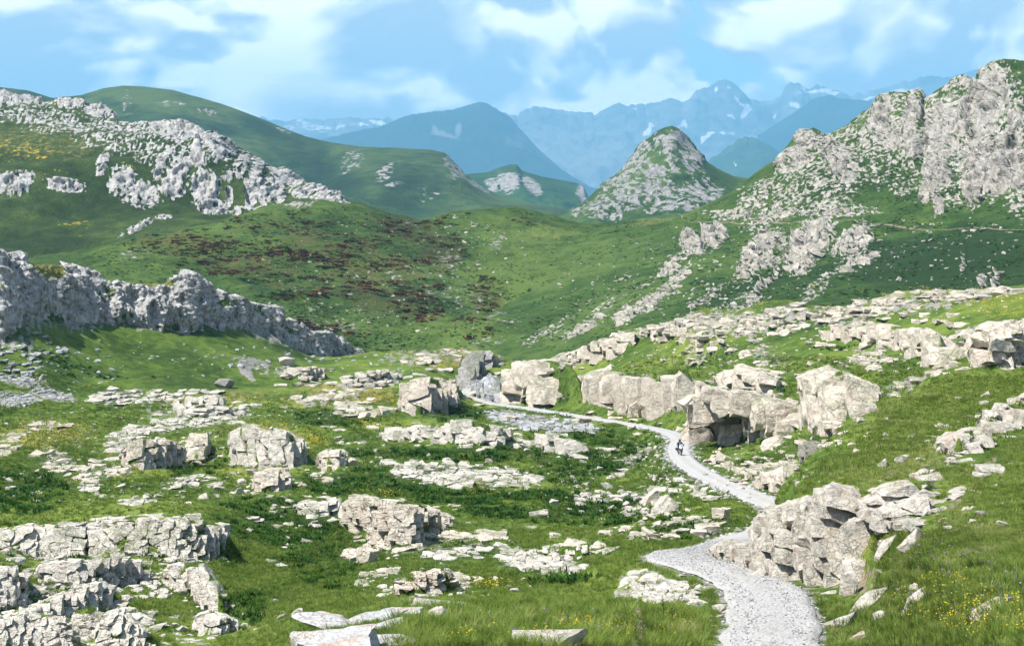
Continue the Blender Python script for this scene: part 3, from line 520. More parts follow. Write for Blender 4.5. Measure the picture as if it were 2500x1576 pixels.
for i in range(len(rc)):
    x, y, z = rc[i]; R = 6.0
    r0, r1 = np.searchsorted(GY, y-R), np.searchsorted(GY, y+R); px = x/y*FPX+CX; dp = R/y*FPX*1.15
    c0, c1 = np.searchsorted(GX, px-dp), np.searchsorted(GX, px+dp)
    if r1 <= r0 or c1 <= c0: continue
    d = np.hypot(XX[r0:r1, c0:c1]-x, YY[r0:r1, c0:c1]-y); sub = dist[r0:r1, c0:c1]; m = d < sub
    sub[m] = d[m]; rz[r0:r1, c0:c1][m] = z
hid = ((YY > 99) & (YY < 152) & (PX > 1740)).astype(float); wgt = 1-sstep(RHALF+0.5, RHALF+3.6-1.8*hid, dist)
ZZ = ZZ+(rz-0.10-ZZ)*wgt
ground_cast = Caster(GX, YY, ZZ)
GPY = HY-ZZ/YY*FPX
# what covers the ground, patch by patch
ROCKY = ROCK_BLOBS; 
gm = YY/FPX; GN_ = 0.5*fbm2(XX/(16*gm), ZZ/(9*gm)+YY/(40*gm), 3, 301)
def cover(lst, soft): b = blobs(PX, GPY, lst, soft); return np.clip(b+GN_*sstep(.02, .3, b), 0, 1.2)
g_rock = cover(ROCK_BLOBS, 0.5)*(dist > RHALF+0.6)
g_rock = g_rock-0.25*(g_rock < 0.05)
verge = (1-sstep(RHALF-0.3, RHALF+1.5, dist))
attrs = dict(rock=np.maximum(g_rock, verge*0.62), yellow=cover(YELLOW_BLOBS, 0.6), dry=cover(DRY_BLOBS, 0.7), soil=cover(SOIL_BLOBS, 0.6)*.9,
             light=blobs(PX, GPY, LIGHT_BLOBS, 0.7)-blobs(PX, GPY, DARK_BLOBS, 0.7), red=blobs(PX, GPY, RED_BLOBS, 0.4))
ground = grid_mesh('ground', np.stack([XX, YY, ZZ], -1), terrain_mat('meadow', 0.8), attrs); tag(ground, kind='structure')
# road surface: crowned ribbon with an uneven edge
off = np.array([-1.0, -0.93, -0.72, -0.5, -0.28, 0, 0.28, 0.5, 0.72, 0.93, 1.0])
wob = 1+0.10*fbm2(sn/3.1, sn*0+4.2, 3, 41)[:, None]; wob2 = 1+0.10*fbm2(sn/2.7, sn*0+9.2, 3, 47)[:, None]
wd = np.where(off < 0, wob, wob2)*off*RHALF
Pn = np.empty((len(rc), len(off), 3)); Pn[..., :2] = rc[:, None, :2]+nr[:, None, :]*wd[..., None]
rut = -0.035*np.exp(-((np.abs(off)-0.5)/0.16)**2)
Pn[..., 2] = rc[:, None, 2]+0.03+0.03*(1-off**2)+rut-0.10*(np.abs(off) > 0.97)+0.012*fbm2(Pn[..., 0]*1.3, Pn[..., 1]*1.3, 2, 5)
def gravel_mat():
    t = NT('limestone_gravel'); p = t.pos()
    a = t.noise(p, 9, 4, 0.7); b = t.noise(p, 0.35, 4, 0.6); v = t.voro(p, 11, 'F1', 1, 'Color'); vd = t.voro(p, 11)
    sp = t.nd('ShaderNodeSeparateColor'); t.t.links.new(v, sp.inputs[0])
    col = t.ramp(t.math('ADD', t.math('MULTIPLY', sp.outputs[0], 0.6), t.math('MULTIPLY', a, 0.5)), [(0.15, (0.31, 0.30, 0.285)), (0.45, (0.43, 0.42, 0.40)), (0.9, (0.53, 0.52, 0.50))])
    col = t.mix(t.sm(b, 0.48, 0.7, 0, 0.5), col, (0.38, 0.35, 0.30))
    rutm = t.attr('rut'); col = t.mix(t.math('MULTIPLY', rutm, 0.55), col, (0.54, 0.53, 0.515))
    h = t.math('ADD', t.math('MULTIPLY', vd, -1.0), t.math('MULTIPLY', a, 0.6))
    return t.finish(col, 0.95, t.bump(h, 0.7, 0.06), 0.1)
ruta = np.broadcast_to(np.exp(-((np.abs(off)-0.5)/0.2)**2), Pn.shape[:2])
road = grid_mesh('road', Pn, gravel_mat(), dict(rut=ruta)); tag(road, kind='structure')
# ------------------------------------------------------------------ hills and mountains: lofted through surveyed lines, foot to crest to far side
def loft(name, rows, N, M, mat, disp, masks, x0=None, x1=None, far=1.0, seed=0, crest=None):
    """rows: lines of (column, row, distance), from the near foot over the crest and down the far side. disp(px, py, X, Y, Z, masks) -> metres along the normal."""
    x0 = x0 if x0 is not None else max(r[0][0] for r in rows); x1 = x1 if x1 is not None else min(r[-1][0] for r in rows)
    gx = np.linspace(x0, x1, N); K = []
    for r in rows:
        r = np.array(r, float); K.append(np.stack([np.interp(gx, r[:, 0], r[:, 1]), np.log(far*np.interp(gx, r[:, 0], r[:, 2]))], -1))
    K = np.array(K); n = len(K)
    if far > 2: K[crest, :, 0] += (2.2 if 'massif' in name or 'shoulder' in name else 4.5)*fbm2(gx/17, gx*0+N*.37, 4, 501, gain=.6)      # broken summits
    span = np.array([np.abs(K[i+1, :, 0]-K[i, :, 0]).mean() for i in range(n-1)]); span[-1] = span[-1]*0.3
    cnt = np.maximum((M*span/span.sum()).astype(int), 6); S = []
    for i in range(n-1):
        a, b, c, d = K[max(i-1, 0)], K[i], K[i+1], K[min(i+2, n-1)]
        if i == n-2: a = 2*b-c if False else a
        t = np.linspace(0, 1, cnt[i], endpoint=(i == n-2))[:, None, None]
        m0, m1 = (c-a)/2, (d-b)/2
        if crest is not None and i+1 == crest: m1 = (c-b)          # the crest is an edge, not a smooth swell
        if crest is not None and i == crest: m0 = (c-b)
        S.append((2*t**3-3*t**2+1)*b+(t**3-2*t**2+t)*m0+(-2*t**3+3*t**2)*c+(t**3-t**2)*m1)
    S = np.concatenate(S); py, Y = S[..., 0], np.exp(S[..., 1]); px = np.broadcast_to(gx, py.shape)
    P = np.stack([(px-CX)/FPX*Y, Y, -(py-HY)/FPX*Y], -1)
    mk = {k: np.zeros(py.shape) for k in ('rock', 'yellow', 'dry', 'soil', 'light', 'red')}
    for k, v in masks.items():
        mk[k] = blobs(px, py, v, 0.5) if isinstance(v, list) else v(px, py, P)
    du = np.gradient(P, axis=1); dv = np.gradient(P, axis=0); nn = np.cross(du, dv); nn /= np.linalg.norm(nn, axis=-1)[..., None]+1e-9
    nn = np.where((nn[..., 2] < 0)[..., None], -nn, nn)
    hn = nn*np.array([1.0, 1.0, 0.25]); hn /= np.linalg.norm(hn, axis=-1)[..., None]+1e-9      # crags stand out from the slope, not up from it
    mk0 = {k: v.copy() for k, v in mk.items()}
    sc = float(np.median(P[..., 1]))/FPX                      # metres per photograph pixel: ragged edges to every patch
    n = fbm3(P[..., 0]/(14*sc), P[..., 1]/(14*sc), P[..., 2]/(18*sc), 4, 300+seed)
    if mat.name in ('crag_slope', 'karst_slope', 'cone_slope'): kc = 2.2 if mat.name == 'cone_slope' else 1.0; ns = fbm3((P[..., 0]+(.9 if kc > 1 else .35)*P[..., 2])/(7*sc*kc), P[..., 1]/(30*sc), P[..., 2]/(24*sc*kc), 4, 320+seed); mk['rock'] = np.clip(mk['rock']*1.0+0.75*ns*sstep(.02, .4, mk['rock']), 0, 1.2)
    for k in ('rock', 'red', 'yellow', 'dry'): mk[k] = np.clip(mk[k]+0.42*n*sstep(.02, .3, mk[k]), 0, 1.2) if k in masks else mk[k]
    d, dr = disp(px, py, P[..., 0], P[..., 1], P[..., 2], mk0)
    if far > 1.3 and crest is not None: d = d*np.where(np.arange(len(py))[:, None] <= cnt[:crest].sum(), np.clip((py-K[crest, :, 0])/32, .14, 1), .14)     # the surveyed skyline stands
    P = P+nn*d[..., None]+hn*dr[..., None]
    o = grid_mesh(name, P, mat, mk); tag(o, kind='structure')
    o['_'] = 0; del o['_']
    return o, Caster(gx, P[..., 1], P[..., 2])
def row(*p): return [tuple(q) for q in p]

# --- green bowl with the red heath, below the pass
def bowl_disp(px, py, X, Y, Z, m):
    return 3.2*fbm3(X/70, Y/70, Z/40, 4, 61)+1.0*fbm3(X/14, Y/14, Z/8, 4, 71), m['rock']*1.5*fbm3(X/9, Y/9, Z/12, 3, 77)
BOWL_RED = [(430, 590, 130, 30, 0), (620, 640, 170, 40, 5), (800, 600, 160, 50, 10), (900, 660, 170, 50, 8), (1000, 560, 110, 40, 10), (930, 730, 140, 40, 12), (1080, 620, 60, 70, 30), (640, 540, 100, 22, -10, 0.8),
            (1190, 720, 45, 40, 20), (1100, 520, 40, 12, 0, .7), (1270, 540, 40, 10, 0, .7), (820, 800, 120, 25, 5, .7), (1150, 800, 60, 25, 0, .8), (700, 700, 90, 30, 0, .75), (500, 660, 70, 20, 0, .7)]
bowl_rows = [row((-300, 900, 640), (400, 900, 680), (900, 920, 690), (1240, 915, 680), (1500, 930, 640), (1800, 930, 600)),
             row((-300, 820, 690), (400, 800, 720), (800, 820, 730), (1100, 830, 720), (1240, 862, 690), (1400, 860, 690), (1800, 850, 690)),
             row((-300, 720, 780), (400, 690, 800), (700, 690, 810), (950, 700, 820), (1130, 740, 790), (1240, 760, 790), (1400, 720, 800), (1800, 700, 790)),
             row((-300, 650, 860), (200, 625, 870), (400, 600, 880), (700, 580, 900), (950, 600, 910), (1130, 610, 920), (1250, 620, 930), (1400, 620, 930), (1800, 600, 900)),
             row((-300, 640, 900), (0, 645, 900), (130, 615, 910), (260, 600, 920), (400, 570, 930), (520, 540, 950), (640, 508, 970), (720, 494, 980), (780, 489, 990), (850, 497, 1000), (940, 517, 1010), (1020, 528, 1020), (1100, 514, 1020),
                 (1200, 502, 1030), (1260, 500, 1040), (1330, 515, 1040), (1420, 535, 1040), (1500, 541, 1040), (1580, 539, 1030), (1650, 534, 1020), (1800, 530, 1000)),
             row((-300, 700, 1000), (400, 640, 1050), (780, 560, 1120), (1000, 600, 1150), (1250, 580, 1180), (1500, 600, 1160), (1800, 600, 1120))]
m_bowl = terrain_mat('heath_slope', 3.2, greens=((0.022, 0.046, 0.011), (0.048, 0.090, 0.018), (0.105, 0.160, 0.034)))
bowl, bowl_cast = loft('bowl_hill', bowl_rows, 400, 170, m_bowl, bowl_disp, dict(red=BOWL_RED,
    rock=[(730, 500, 40, 8, 0, .6), (1215, 590, 22, 40, 20, .38), (1100, 640, 40, 30, 0, .33), (1000, 550, 30, 12, 0, .3), (1230, 770, 50, 30, -20, .42), (330, 615, 40, 12, -15, .4), (1190, 840, 70, 20, 0, .35), (740, 715, 30, 10, 0, .35), (820, 780, 120, 40, 0, .26), (1060, 700, 150, 60, 10, .26)],
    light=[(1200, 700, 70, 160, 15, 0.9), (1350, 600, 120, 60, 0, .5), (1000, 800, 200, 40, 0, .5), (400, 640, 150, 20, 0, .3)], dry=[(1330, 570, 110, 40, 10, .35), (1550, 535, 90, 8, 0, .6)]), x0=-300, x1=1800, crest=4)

# --- crags on the right, with the contouring track
RM_ROCK = [(2060, 340, 50, 60, 0, .42), (2150, 320, 70, 110, 10, .52), (2250, 310, 90, 140, 10, .56), (2400, 290, 110, 150, 10, .66), (2490, 380, 60, 140, 0, .66), (2330, 460, 90, 50, 0, .42), (1960, 440, 110, 50, -38, .46), (2120, 430, 80, 40, 0, .36), (2380, 200, 90, 50, 10, .7), (2240, 232, 60, 24, 0, .6), (2150, 245, 50, 30, 0, .6), (2060, 400, 36, 60, -25), (2020, 360, 26, 42, -20), (1975, 350, 24, 60, -35, .9), (1945, 395, 55, 30, -40, .85), (2150, 290, 26, 70, 8), (2180, 340, 22, 42, 10), (2225, 300, 24, 70, 5), (2230, 370, 18, 40, 10, .9),
           (2300, 330, 38, 95, 12), (2290, 420, 40, 30, 20), (2350, 290, 26, 90, 10, .9), (2420, 240, 46, 90, 10), (2390, 380, 42, 100, 15), (2450, 400, 42, 90, 20), (2480, 300, 26, 70, 0, .8), (2380, 470, 24, 36, 10), (2290, 500, 13, 30, 0), (2490, 430, 20, 60, 10),
           (2262, 470, 20, 26, 0, .9), (1850, 480, 70, 26, -35, .55), (1900, 520, 100, 26, -20, .55), (2050, 480, 70, 30, -30, .5), (2020, 520, 130, 18, 0, .55), (1800, 525, 80, 10, 0, .5), (2000, 455, 50, 22, -30, .6),
           (1690, 590, 26, 36, -40, .95), (1735, 575, 16, 30, -40, .9), (1760, 560, 12, 24, -35, .9), (1870, 610, 60, 46, -35, .8), (1830, 650, 40, 26, -40, .7), (1980, 590, 70, 40, -45, 1), (1960, 630, 46, 28, -50, 1), (2080, 590, 60, 26, -35, .8), (2090, 640, 60, 22, -30, .55),
           (1650, 640, 60, 14, -40, .6), (1640, 690, 70, 14, -40, .6), (1560, 750, 60, 16, -35, .6), (1520, 780, 16, 24, 30, .95), (1870, 690, 8, 46, 40, .9), (1720, 730, 60, 12, -40, .5), (1480, 740, 60, 14, -35, .45), (1430, 800, 70, 20, -35, .5), (1800, 740, 80, 20, -20, .45), (2000, 700, 70, 16, -40, .45),
           (2400, 690, 12, 26, 0, .8), (2430, 680, 10, 26, 10, .8), (2350, 640, 8, 30, 10, .45), (2200, 460, 24, 20, 0, .4), (1330, 800, 80, 40, -30, .35)]
def rm_disp(px, py, X, Y, Z, m):
    r = np.clip(m['rock']-0.35, 0, 1)*1.5
    fl = fbm3(X/20, Y/20, Z/52, 5, 91, ridged=True, gain=.56)
    return 2.4*fbm3(X/60, Y/60, Z/60, 3, 81)+0.7*fbm3(X/12, Y/12, Z/12, 3, 83), r*(-1.0+7.5*fl)*sstep(.25, .8, m['rock'])+np.clip(m['rock'], 0, 1)*(1.6*fbm3(X/6, Y/6, Z/11, 4, 95, ridged=True, gain=.6))
def rm_track(px, py, P):
    ty = np.interp(px, [1640, 1760, 1900, 2100, 2200, 2500, 2700], [533, 541, 546, 548, 552, 556, 558])
    return np.exp(-((py-ty)/1.5)**2)*1.0*sstep(1600, 1760, px)*(1-0.25*sstep(2180, 2260, px))
rm_rows = [row((1150, 900, 640), (1350, 905, 620), (1500, 905, 600), (1700, 860, 560), (2000, 830, 540), (2500, 810, 520), (2800, 800, 500)),
           row((1150, 870, 690), (1300, 840, 690), (1500, 800, 670), (1700, 770, 640), (2000, 750, 610), (2500, 730, 580), (2800, 720, 560)),
           row((1150, 800, 780), (1300, 750, 790), (1500, 680, 800), (1700, 650, 780), (2000, 640, 730), (2500, 640, 660), (2800, 640, 640)),
           row((1150, 650, 930), (1300, 620, 950), (1500, 570, 950), (1650, 545, 940), (1800, 545, 900), (2000, 548, 830), (2500, 556, 740), (2800, 556, 710)),
           row((1150, 600, 980), (1300, 590, 1000), (1500, 560, 1000), (1650, 538, 990), (1750, 500, 980), (1850, 460, 960), (2000, 440, 900), (2300, 430, 840), (2500, 440, 810), (2800, 440, 780)),
           row((1150, 580, 1000), (1300, 570, 1020), (1500, 556, 1020), (1600, 540, 1015), (1650, 531, 1010), (1720, 506, 1010), (1790, 470, 1010), (1850, 428, 1010), (1900, 390, 1005), (1930, 345, 1000), (1960, 322, 1000), (1985, 307, 1000), (2000, 312, 1000), (2014, 326, 1000),
               (2060, 300, 1000), (2110, 262, 1000), (2140, 236, 1000), (2165, 226, 1000), (2190, 221, 995), (2215, 226, 990), (2230, 222, 990), (2246, 224, 990), (2254, 248, 990), (2290, 220, 985), (2330, 190, 980), (2345, 189, 980), (2372, 196, 975), (2392, 194, 970), (2398, 170, 965), (2420, 154, 960), (2450, 147, 955), (2500, 150, 950), (2800, 120, 900)),
           row((1150, 640, 1100), (1500, 620, 1150), (1700, 600, 1150), (2000, 480, 1150), (2400, 400, 1120), (2800, 380, 1080))]
m_rm = terrain_mat('crag_slope', 3.2, streak=1.0, greens=((0.022, 0.048, 0.012), (0.046, 0.090, 0.019), (0.098, 0.152, 0.036)), rock_cols=((0.10, 0.09, 0.08), (0.33, 0.31, 0.27), (0.52, 0.49, 0.44)))
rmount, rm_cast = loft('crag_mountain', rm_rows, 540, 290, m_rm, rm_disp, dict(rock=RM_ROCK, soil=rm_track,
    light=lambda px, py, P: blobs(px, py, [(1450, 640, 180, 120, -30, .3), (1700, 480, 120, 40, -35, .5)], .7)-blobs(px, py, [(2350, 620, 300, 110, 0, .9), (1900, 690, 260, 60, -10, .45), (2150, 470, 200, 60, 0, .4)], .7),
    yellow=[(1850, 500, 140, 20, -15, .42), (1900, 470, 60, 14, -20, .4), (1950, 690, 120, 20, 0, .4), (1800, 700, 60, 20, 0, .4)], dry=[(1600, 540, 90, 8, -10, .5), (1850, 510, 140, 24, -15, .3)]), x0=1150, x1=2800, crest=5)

# --- lone cone on the far side of the pass
CONE_ROCK = [(1560, 410, 40, 50, -45, .72), (1600, 450, 70, 60, -20, .75), (1520, 470, 60, 50, -30, .72), (1480, 510, 60, 26, 0, .7), (1680, 420, 60, 30, 30, .62), (1720, 470, 70, 30, 10, .75), (1640, 390, 30, 50, -20, .62), (1690, 370, 30, 30, 40, .6), (1640, 500, 120, 26, 0, .72), (1570, 360, 26, 30, -30, .65), (1650, 340, 34, 24, 0, .75), (1620, 350, 24, 30, -30, .8), (1690, 380, 30, 40, 40, .7), (1780, 500, 60, 30, 0, .7), (1430, 520, 40, 16, 0, .6)]
cone_rows = [row((1330, 590, 1350), (1650, 590, 1300), (1950, 590, 1350)), row((1330, 560, 1430), (1440, 530, 1430), (1560, 500, 1440), (1700, 500, 1440), (1850, 520, 1430), (1950, 540, 1430)),
             row((1330, 545, 1500), (1430, 500, 1520), (1500, 450, 1530), (1570, 400, 1540), (1640, 370, 1550), (1720, 400, 1560), (1800, 450, 1560), (1950, 500, 1540)),
             row((1330, 540, 1560), (1395, 520, 1580), (1440, 480, 1590), (1470, 450, 1600), (1500, 428, 1600), (1540, 385, 1610), (1575, 345, 1620), (1600, 326, 1620), (1622, 312, 1620), (1640, 307, 1620), (1656, 317, 1625), (1672, 334, 1630), (1695, 358, 1640), (1720, 392, 1650), (1750, 412, 1660), (1790, 430, 1670), (1830, 436, 1680), (1870, 450, 1680), (1950, 500, 1680)),
             row((1330, 580, 1800), (1640, 480, 1850), (1950, 560, 1850))]
def cone_disp(px, py, X, Y, Z, m):
    return 5*fbm3(X/60, Y/60, Z/60, 4, 101)*np.clip((py-300)/80, .25, 1), np.clip(m['rock'], 0, 1)*(11*fbm3(X/45, Y/45, Z/60, 5, 105, ridged=True))
cone, _ = loft('cone_mountain', cone_rows, 230, 140, terrain_mat('cone_slope', 4.0, greens=((0.022, 0.048, 0.012), (0.046, 0.090, 0.019), (0.098, 0.152, 0.036)), rock_cols=((0.09, 0.085, 0.08), (0.27, 0.26, 0.25), (0.42, 0.41, 0.395))), cone_disp, dict(rock=[(*b[:5], (b[5] if len(b) > 5 else 1)*.78) for b in CONE_ROCK], light=[(1640, 330, 50, 30, 0, -.5)]), x0=1330, x1=1950, crest=3, far=1.4)

# --- pale limestone mountain on the left
LM_ROCK = [(40, 240, 90, 14, 3, .8), (175, 240, 46, 14, 0, .8), (250, 268, 50, 16, 15, .85), (100, 280, 130, 30, 5, .46), (200, 310, 140, 30, 0, .42), (330, 315, 130, 22, 0, .55), (440, 320, 90, 30, 5, .85), (520, 345, 60, 26, 30, .9), (420, 370, 100, 30, 0, .46), (300, 350, 120, 26, 0, .42),
           (30, 455, 46, 24, 0, .95), (60, 435, 24, 14, 0, .9), (160, 455, 50, 18, 5, .95), (250, 400, 14, 30, 20, .8), (300, 440, 36, 40, 20, .8), (345, 470, 50, 34, 10, .85), (390, 400, 15, 34, 25, .95), (440, 400, 24, 46, 25, 1), (480, 370, 16, 36, -15, .95), (420, 450, 34, 30, 30, 1), (500, 450, 36, 46, 20, 1), (520, 500, 36, 26, 20, 1), (560, 470, 10, 30, 0, .8),
           (620, 450, 18, 56, 10, .95), (590, 400, 20, 20, 0, .7), (650, 460, 18, 40, 20, .9), (680, 460, 18, 30, 0, .9), (640, 395, 30, 18, 20, .8), (540, 360, 30, 12, 20, .7), (560, 410, 16, 20, 0, .7), (590, 510, 30, 16, 10, .9),
           (700, 440, 60, 14, 38, .95), (780, 480, 70, 12, 20, .95), (640, 400, 60, 10, 36, .8), (400, 535, 22, 10, 0, .8), (340, 560, 50, 8, -25, .7)]
lm_rows = [row((-300, 720, 850), (0, 720, 860), (300, 700, 880), (560, 640, 930), (850, 580, 1010), (950, 570, 1020)),
           row((-300, 600, 960), (0, 590, 960), (250, 570, 980), (400, 550, 1000), (560, 530, 1020), (700, 510, 1040), (850, 510, 1060), (950, 530, 1060)),
           row((-300, 480, 1030), (0, 480, 1030), (250, 490, 1040), (400, 500, 1050), (560, 520, 1050), (650, 490, 1060), (720, 482, 1070), (850, 503, 1080), (950, 525, 1080)),
           row((-300, 400, 1080), (0, 395, 1080), (250, 385, 1090), (400, 370, 1090), (500, 372, 1090), (600, 408, 1090), (700, 458, 1100), (850, 499, 1110), (950, 522, 1110)),
           row((-300, 300, 1180), (0, 300, 1180), (150, 300, 1190), (300, 325, 1180), (420, 330, 1160), (520, 350, 1150), (600, 395, 1140), (700, 446, 1140), (850, 496, 1140), (950, 520, 1140)),
           row((-300, 215, 1300), (0, 225, 1300), (60, 232, 1300), (100, 243, 1300), (120, 243, 1295), (138, 229, 1290), (165, 226, 1290), (205, 229, 1285), (216, 244, 1280), (245, 255, 1270), (278, 272, 1260), (288, 285, 1250), (320, 297, 1240), (365, 300, 1230), (405, 293, 1220), (440, 296, 1210), (480, 306, 1200), (520, 328, 1190), (560, 354, 1190), (640, 408, 1180), (700, 438, 1180), (740, 458, 1180), (800, 480, 1180), (860, 494, 1180), (950, 518, 1180)),
           row((-300, 320, 1500), (300, 380, 1480), (600, 480, 1400), (950, 600, 1350))]
def lm_disp(px, py, X, Y, Z, m):
    r = np.clip(m['rock']-.5, 0, 1)*2
    return 4.0*fbm3(X/80, Y/80, Z/60, 4, 111)+0.9*fbm3(X/12, Y/12, Z/9, 3, 113), r*(-1.0+6.5*fbm3(X/18, Y/18, Z/44, 5, 115, ridged=True, gain=.56))+m['rock']*1.4*fbm3(X/6, Y/6, Z/10, 4, 118, ridged=True, gain=.6)
LW = ((0.14, 0.135, 0.13), (0.40, 0.39, 0.375), (0.58, 0.565, 0.54))
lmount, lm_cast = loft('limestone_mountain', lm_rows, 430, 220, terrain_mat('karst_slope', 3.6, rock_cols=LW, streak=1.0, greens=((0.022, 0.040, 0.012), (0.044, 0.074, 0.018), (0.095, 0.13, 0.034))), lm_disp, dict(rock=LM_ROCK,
    yellow=[(70, 370, 110, 26, 0, .55), (30, 340, 60, 20, 0, .5), (270, 320, 60, 16, 0, .45), (140, 430, 80, 20, 10, .42), (180, 550, 50, 30, 0, .5), (300, 400, 60, 20, 0, .4)], dry=[(120, 340, 200, 60, 0, .42), (350, 310, 120, 30, 0, .3)],
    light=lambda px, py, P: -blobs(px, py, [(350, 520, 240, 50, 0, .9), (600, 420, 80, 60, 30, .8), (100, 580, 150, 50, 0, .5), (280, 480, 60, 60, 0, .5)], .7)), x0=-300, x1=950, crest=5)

# --- long green ridge behind it
bk_rows = [row((-500, 620, 1700), (400, 600, 1700), (900, 560, 1700), (1500, 560, 1700)),
           row((-500, 500, 1900), (400, 480, 1900), (700, 500, 1850), (850, 510, 1850), (1000, 515, 1850), (1200, 518, 1850), (1350, 512, 1900), (1500, 540, 1900)),
           row((-500, 350, 2200), (300, 330, 2200), (500, 350, 2200), (700, 420, 2100), (790, 455, 2050), (880, 440, 2000), (980, 430, 1980), (1100, 440, 1980), (1200, 490, 2000), (1350, 510, 2000), (1500, 535, 2000)),
           row((-500, 170, 2700), (0, 212, 2700), (60, 220, 2650), (130, 240, 2600), (200, 232, 2600), (250, 217, 2600), (300, 209, 2600), (350, 210, 2600), (420, 220, 2580), (500, 243, 2550), (600, 275, 2500), (700, 315, 2450), (745, 333, 2420), (800, 346, 2400), (880, 358, 2350), (980, 362, 2300), (1050, 366, 2280), (1085, 374, 2270), (1110, 398, 2260), (1140, 428, 2250), (1180, 458, 2240), (1220, 478, 2230), (1300, 495, 2220), (1400, 514, 2200), (1500, 530, 2200)),
           row((-500, 300, 3200), (400, 330, 3100), (800, 450, 2800), (1100, 490, 2600), (1500, 570, 2500))]
def bk_disp(px, py, X, Y, Z, m):
    return 12*fbm3(X/160, Y/160, Z/140, 4, 121)+2*fbm3(X/30, Y/30, Z/30, 3, 123), np.clip(m['rock']-.3, 0, 1)*6*fbm3(X/25, Y/25, Z/25, 3, 127)
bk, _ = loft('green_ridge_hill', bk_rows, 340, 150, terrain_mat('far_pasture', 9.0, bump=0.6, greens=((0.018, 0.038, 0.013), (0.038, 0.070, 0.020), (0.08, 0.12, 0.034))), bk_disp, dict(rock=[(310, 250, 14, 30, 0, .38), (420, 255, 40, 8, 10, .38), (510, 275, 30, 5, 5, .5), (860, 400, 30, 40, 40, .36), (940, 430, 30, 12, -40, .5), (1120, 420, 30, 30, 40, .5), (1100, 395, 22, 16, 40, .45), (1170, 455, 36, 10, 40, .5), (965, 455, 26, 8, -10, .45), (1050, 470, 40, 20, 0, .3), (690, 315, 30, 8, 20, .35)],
    light=lambda px, py, P: blobs(px, py, [(300, 230, 120, 20, 0, .5), (870, 430, 60, 60, 30, .6), (1250, 490, 120, 16, 0, .5)], .7)-blobs(px, py, [(800, 450, 90, 50, 30, 1.4), (640, 310, 60, 12, 25, 1.2), (290, 255, 60, 10, 10, .8), (1000, 460, 70, 40, 0, .7), (740, 400, 90, 50, 30, .9), (480, 300, 140, 14, 10, .6)], .7)), x0=-500, x1=1500, crest=3, far=1.5)  # the subtracted patches paint cloud shadows into the pasture colour
kn_rows = [row((1080, 560, 2700), (1500, 560, 2700)), row((1080, 490, 2900), (1200, 480, 2850), (1280, 470, 2850), (1350, 485, 2850), (1420, 505, 2900), (1500, 540, 2900)),
           row((1080, 440, 3200), (1140, 425, 3200), (1190, 420, 3200), (1222, 408, 3200), (1245, 402, 3200), (1262, 401, 3200), (1275, 416, 3200), (1320, 430, 3200), (1370, 440, 3180), (1405, 446, 3160), (1425, 452, 3150), (1436, 480, 3150), (1446, 508, 3150), (1500, 540, 3150)),
           row((1080, 500, 3700), (1500, 560, 3700))]
kn, _ = loft('knob_hill', kn_rows, 180, 110, terrain_mat('dark_pasture', 10.0, greens=((0.012, 0.035, 0.012), (0.02, 0.055, 0.016), (0.05, 0.11, 0.028)), bump=0.6), bk_disp, dict(rock=[(1240, 445, 30, 26, 40, .75), (1300, 455, 30, 14, 40, .75), (1422, 475, 18, 26, 10, .85), (1200, 450, 20, 14, 30, .6)]), x0=1080, x1=1500, crest=2, far=1.6)

# --- far ranges
def far_mat(name, s, base):
    t = NT(name); p = t.pos()
    n = t.noise(p, 1/s, 7, 0.65, 0.5); n2 = t.noise(t.mapping(p, (1, 1, .4)), 4.0/s, 6, 0.7)
    col = t.ramp(t.math('ADD', t.math('MULTIPLY', n, .6), t.math('MULTIPLY', n2, .4)), [(0.35, base[0]), (0.5, base[1]), (0.68, base[2])])
    sn_ = t.math('ADD', t.attr('rock'), t.math('MULTIPLY', t.math('SUBTRACT', n2, .5), 1.4))
    col = t.mix(t.sm(sn_, .62, .72), col, (0.82, 0.82, 0.84))
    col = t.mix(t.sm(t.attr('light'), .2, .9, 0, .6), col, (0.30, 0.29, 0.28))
    return t.finish(col, .95, t.bump(n2, .6, .25*s), .1)
def far_disp(a, sd):
    def f(px, py, X, Y, Z, m):
        return 2.2*a*((fbm3(X/2000, Y/2000, Z/1500, 6, sd, ridged=True, gain=.58)-0.1)*1.2+.35*fbm3(X/240, Y/240, Z/240, 3, sd+50)), X*0
    return f
FB = ((0.05, 0.055, 0.055), (0.17, 0.17, 0.165), (0.40, 0.39, 0.375)); FD = ((0.012, 0.024, 0.018), (0.025, 0.042, 0.028), (0.05, 0.07, 0.05)); FG = ((0.02, 0.05, 0.02), (0.04, 0.085, 0.03), (0.08, 0.14, 0.05))
SNOW = [(1820, 278, 16, 10, -35), (1800, 262, 22, 4, 40, .9), (1785, 285, 14, 5, 20, .8), (1745, 340, 22, 6, -15), (1720, 350, 12, 5, -20), (1760, 320, 14, 5, -10, .9), (1780, 330, 14, 4, -30, .9), (1655, 310, 14, 6, -40), (1670, 300, 8, 10, 30), (1940, 265, 12, 5, 20, .9), (1890, 290, 8, 8, 0, .8), (2000, 222, 46, 4, -8), (1960, 215, 10, 10, 40, .8), (2030, 228, 20, 6, 0, .9), (1590, 330, 14, 8, -30, .6), (1580, 335, 12, 4, 0, .7), (1550, 275, 10, 4, 0, .7), (1750, 228, 4, 14, 0, .8), (1775, 230, 6, 8, 40, .7), (1640, 260, 60, 4, 0, .3), (2090, 250, 40, 6, 0, .8), (2200, 230, 60, 14, 0, .62), (2130, 240, 30, 6, 0, .7)]
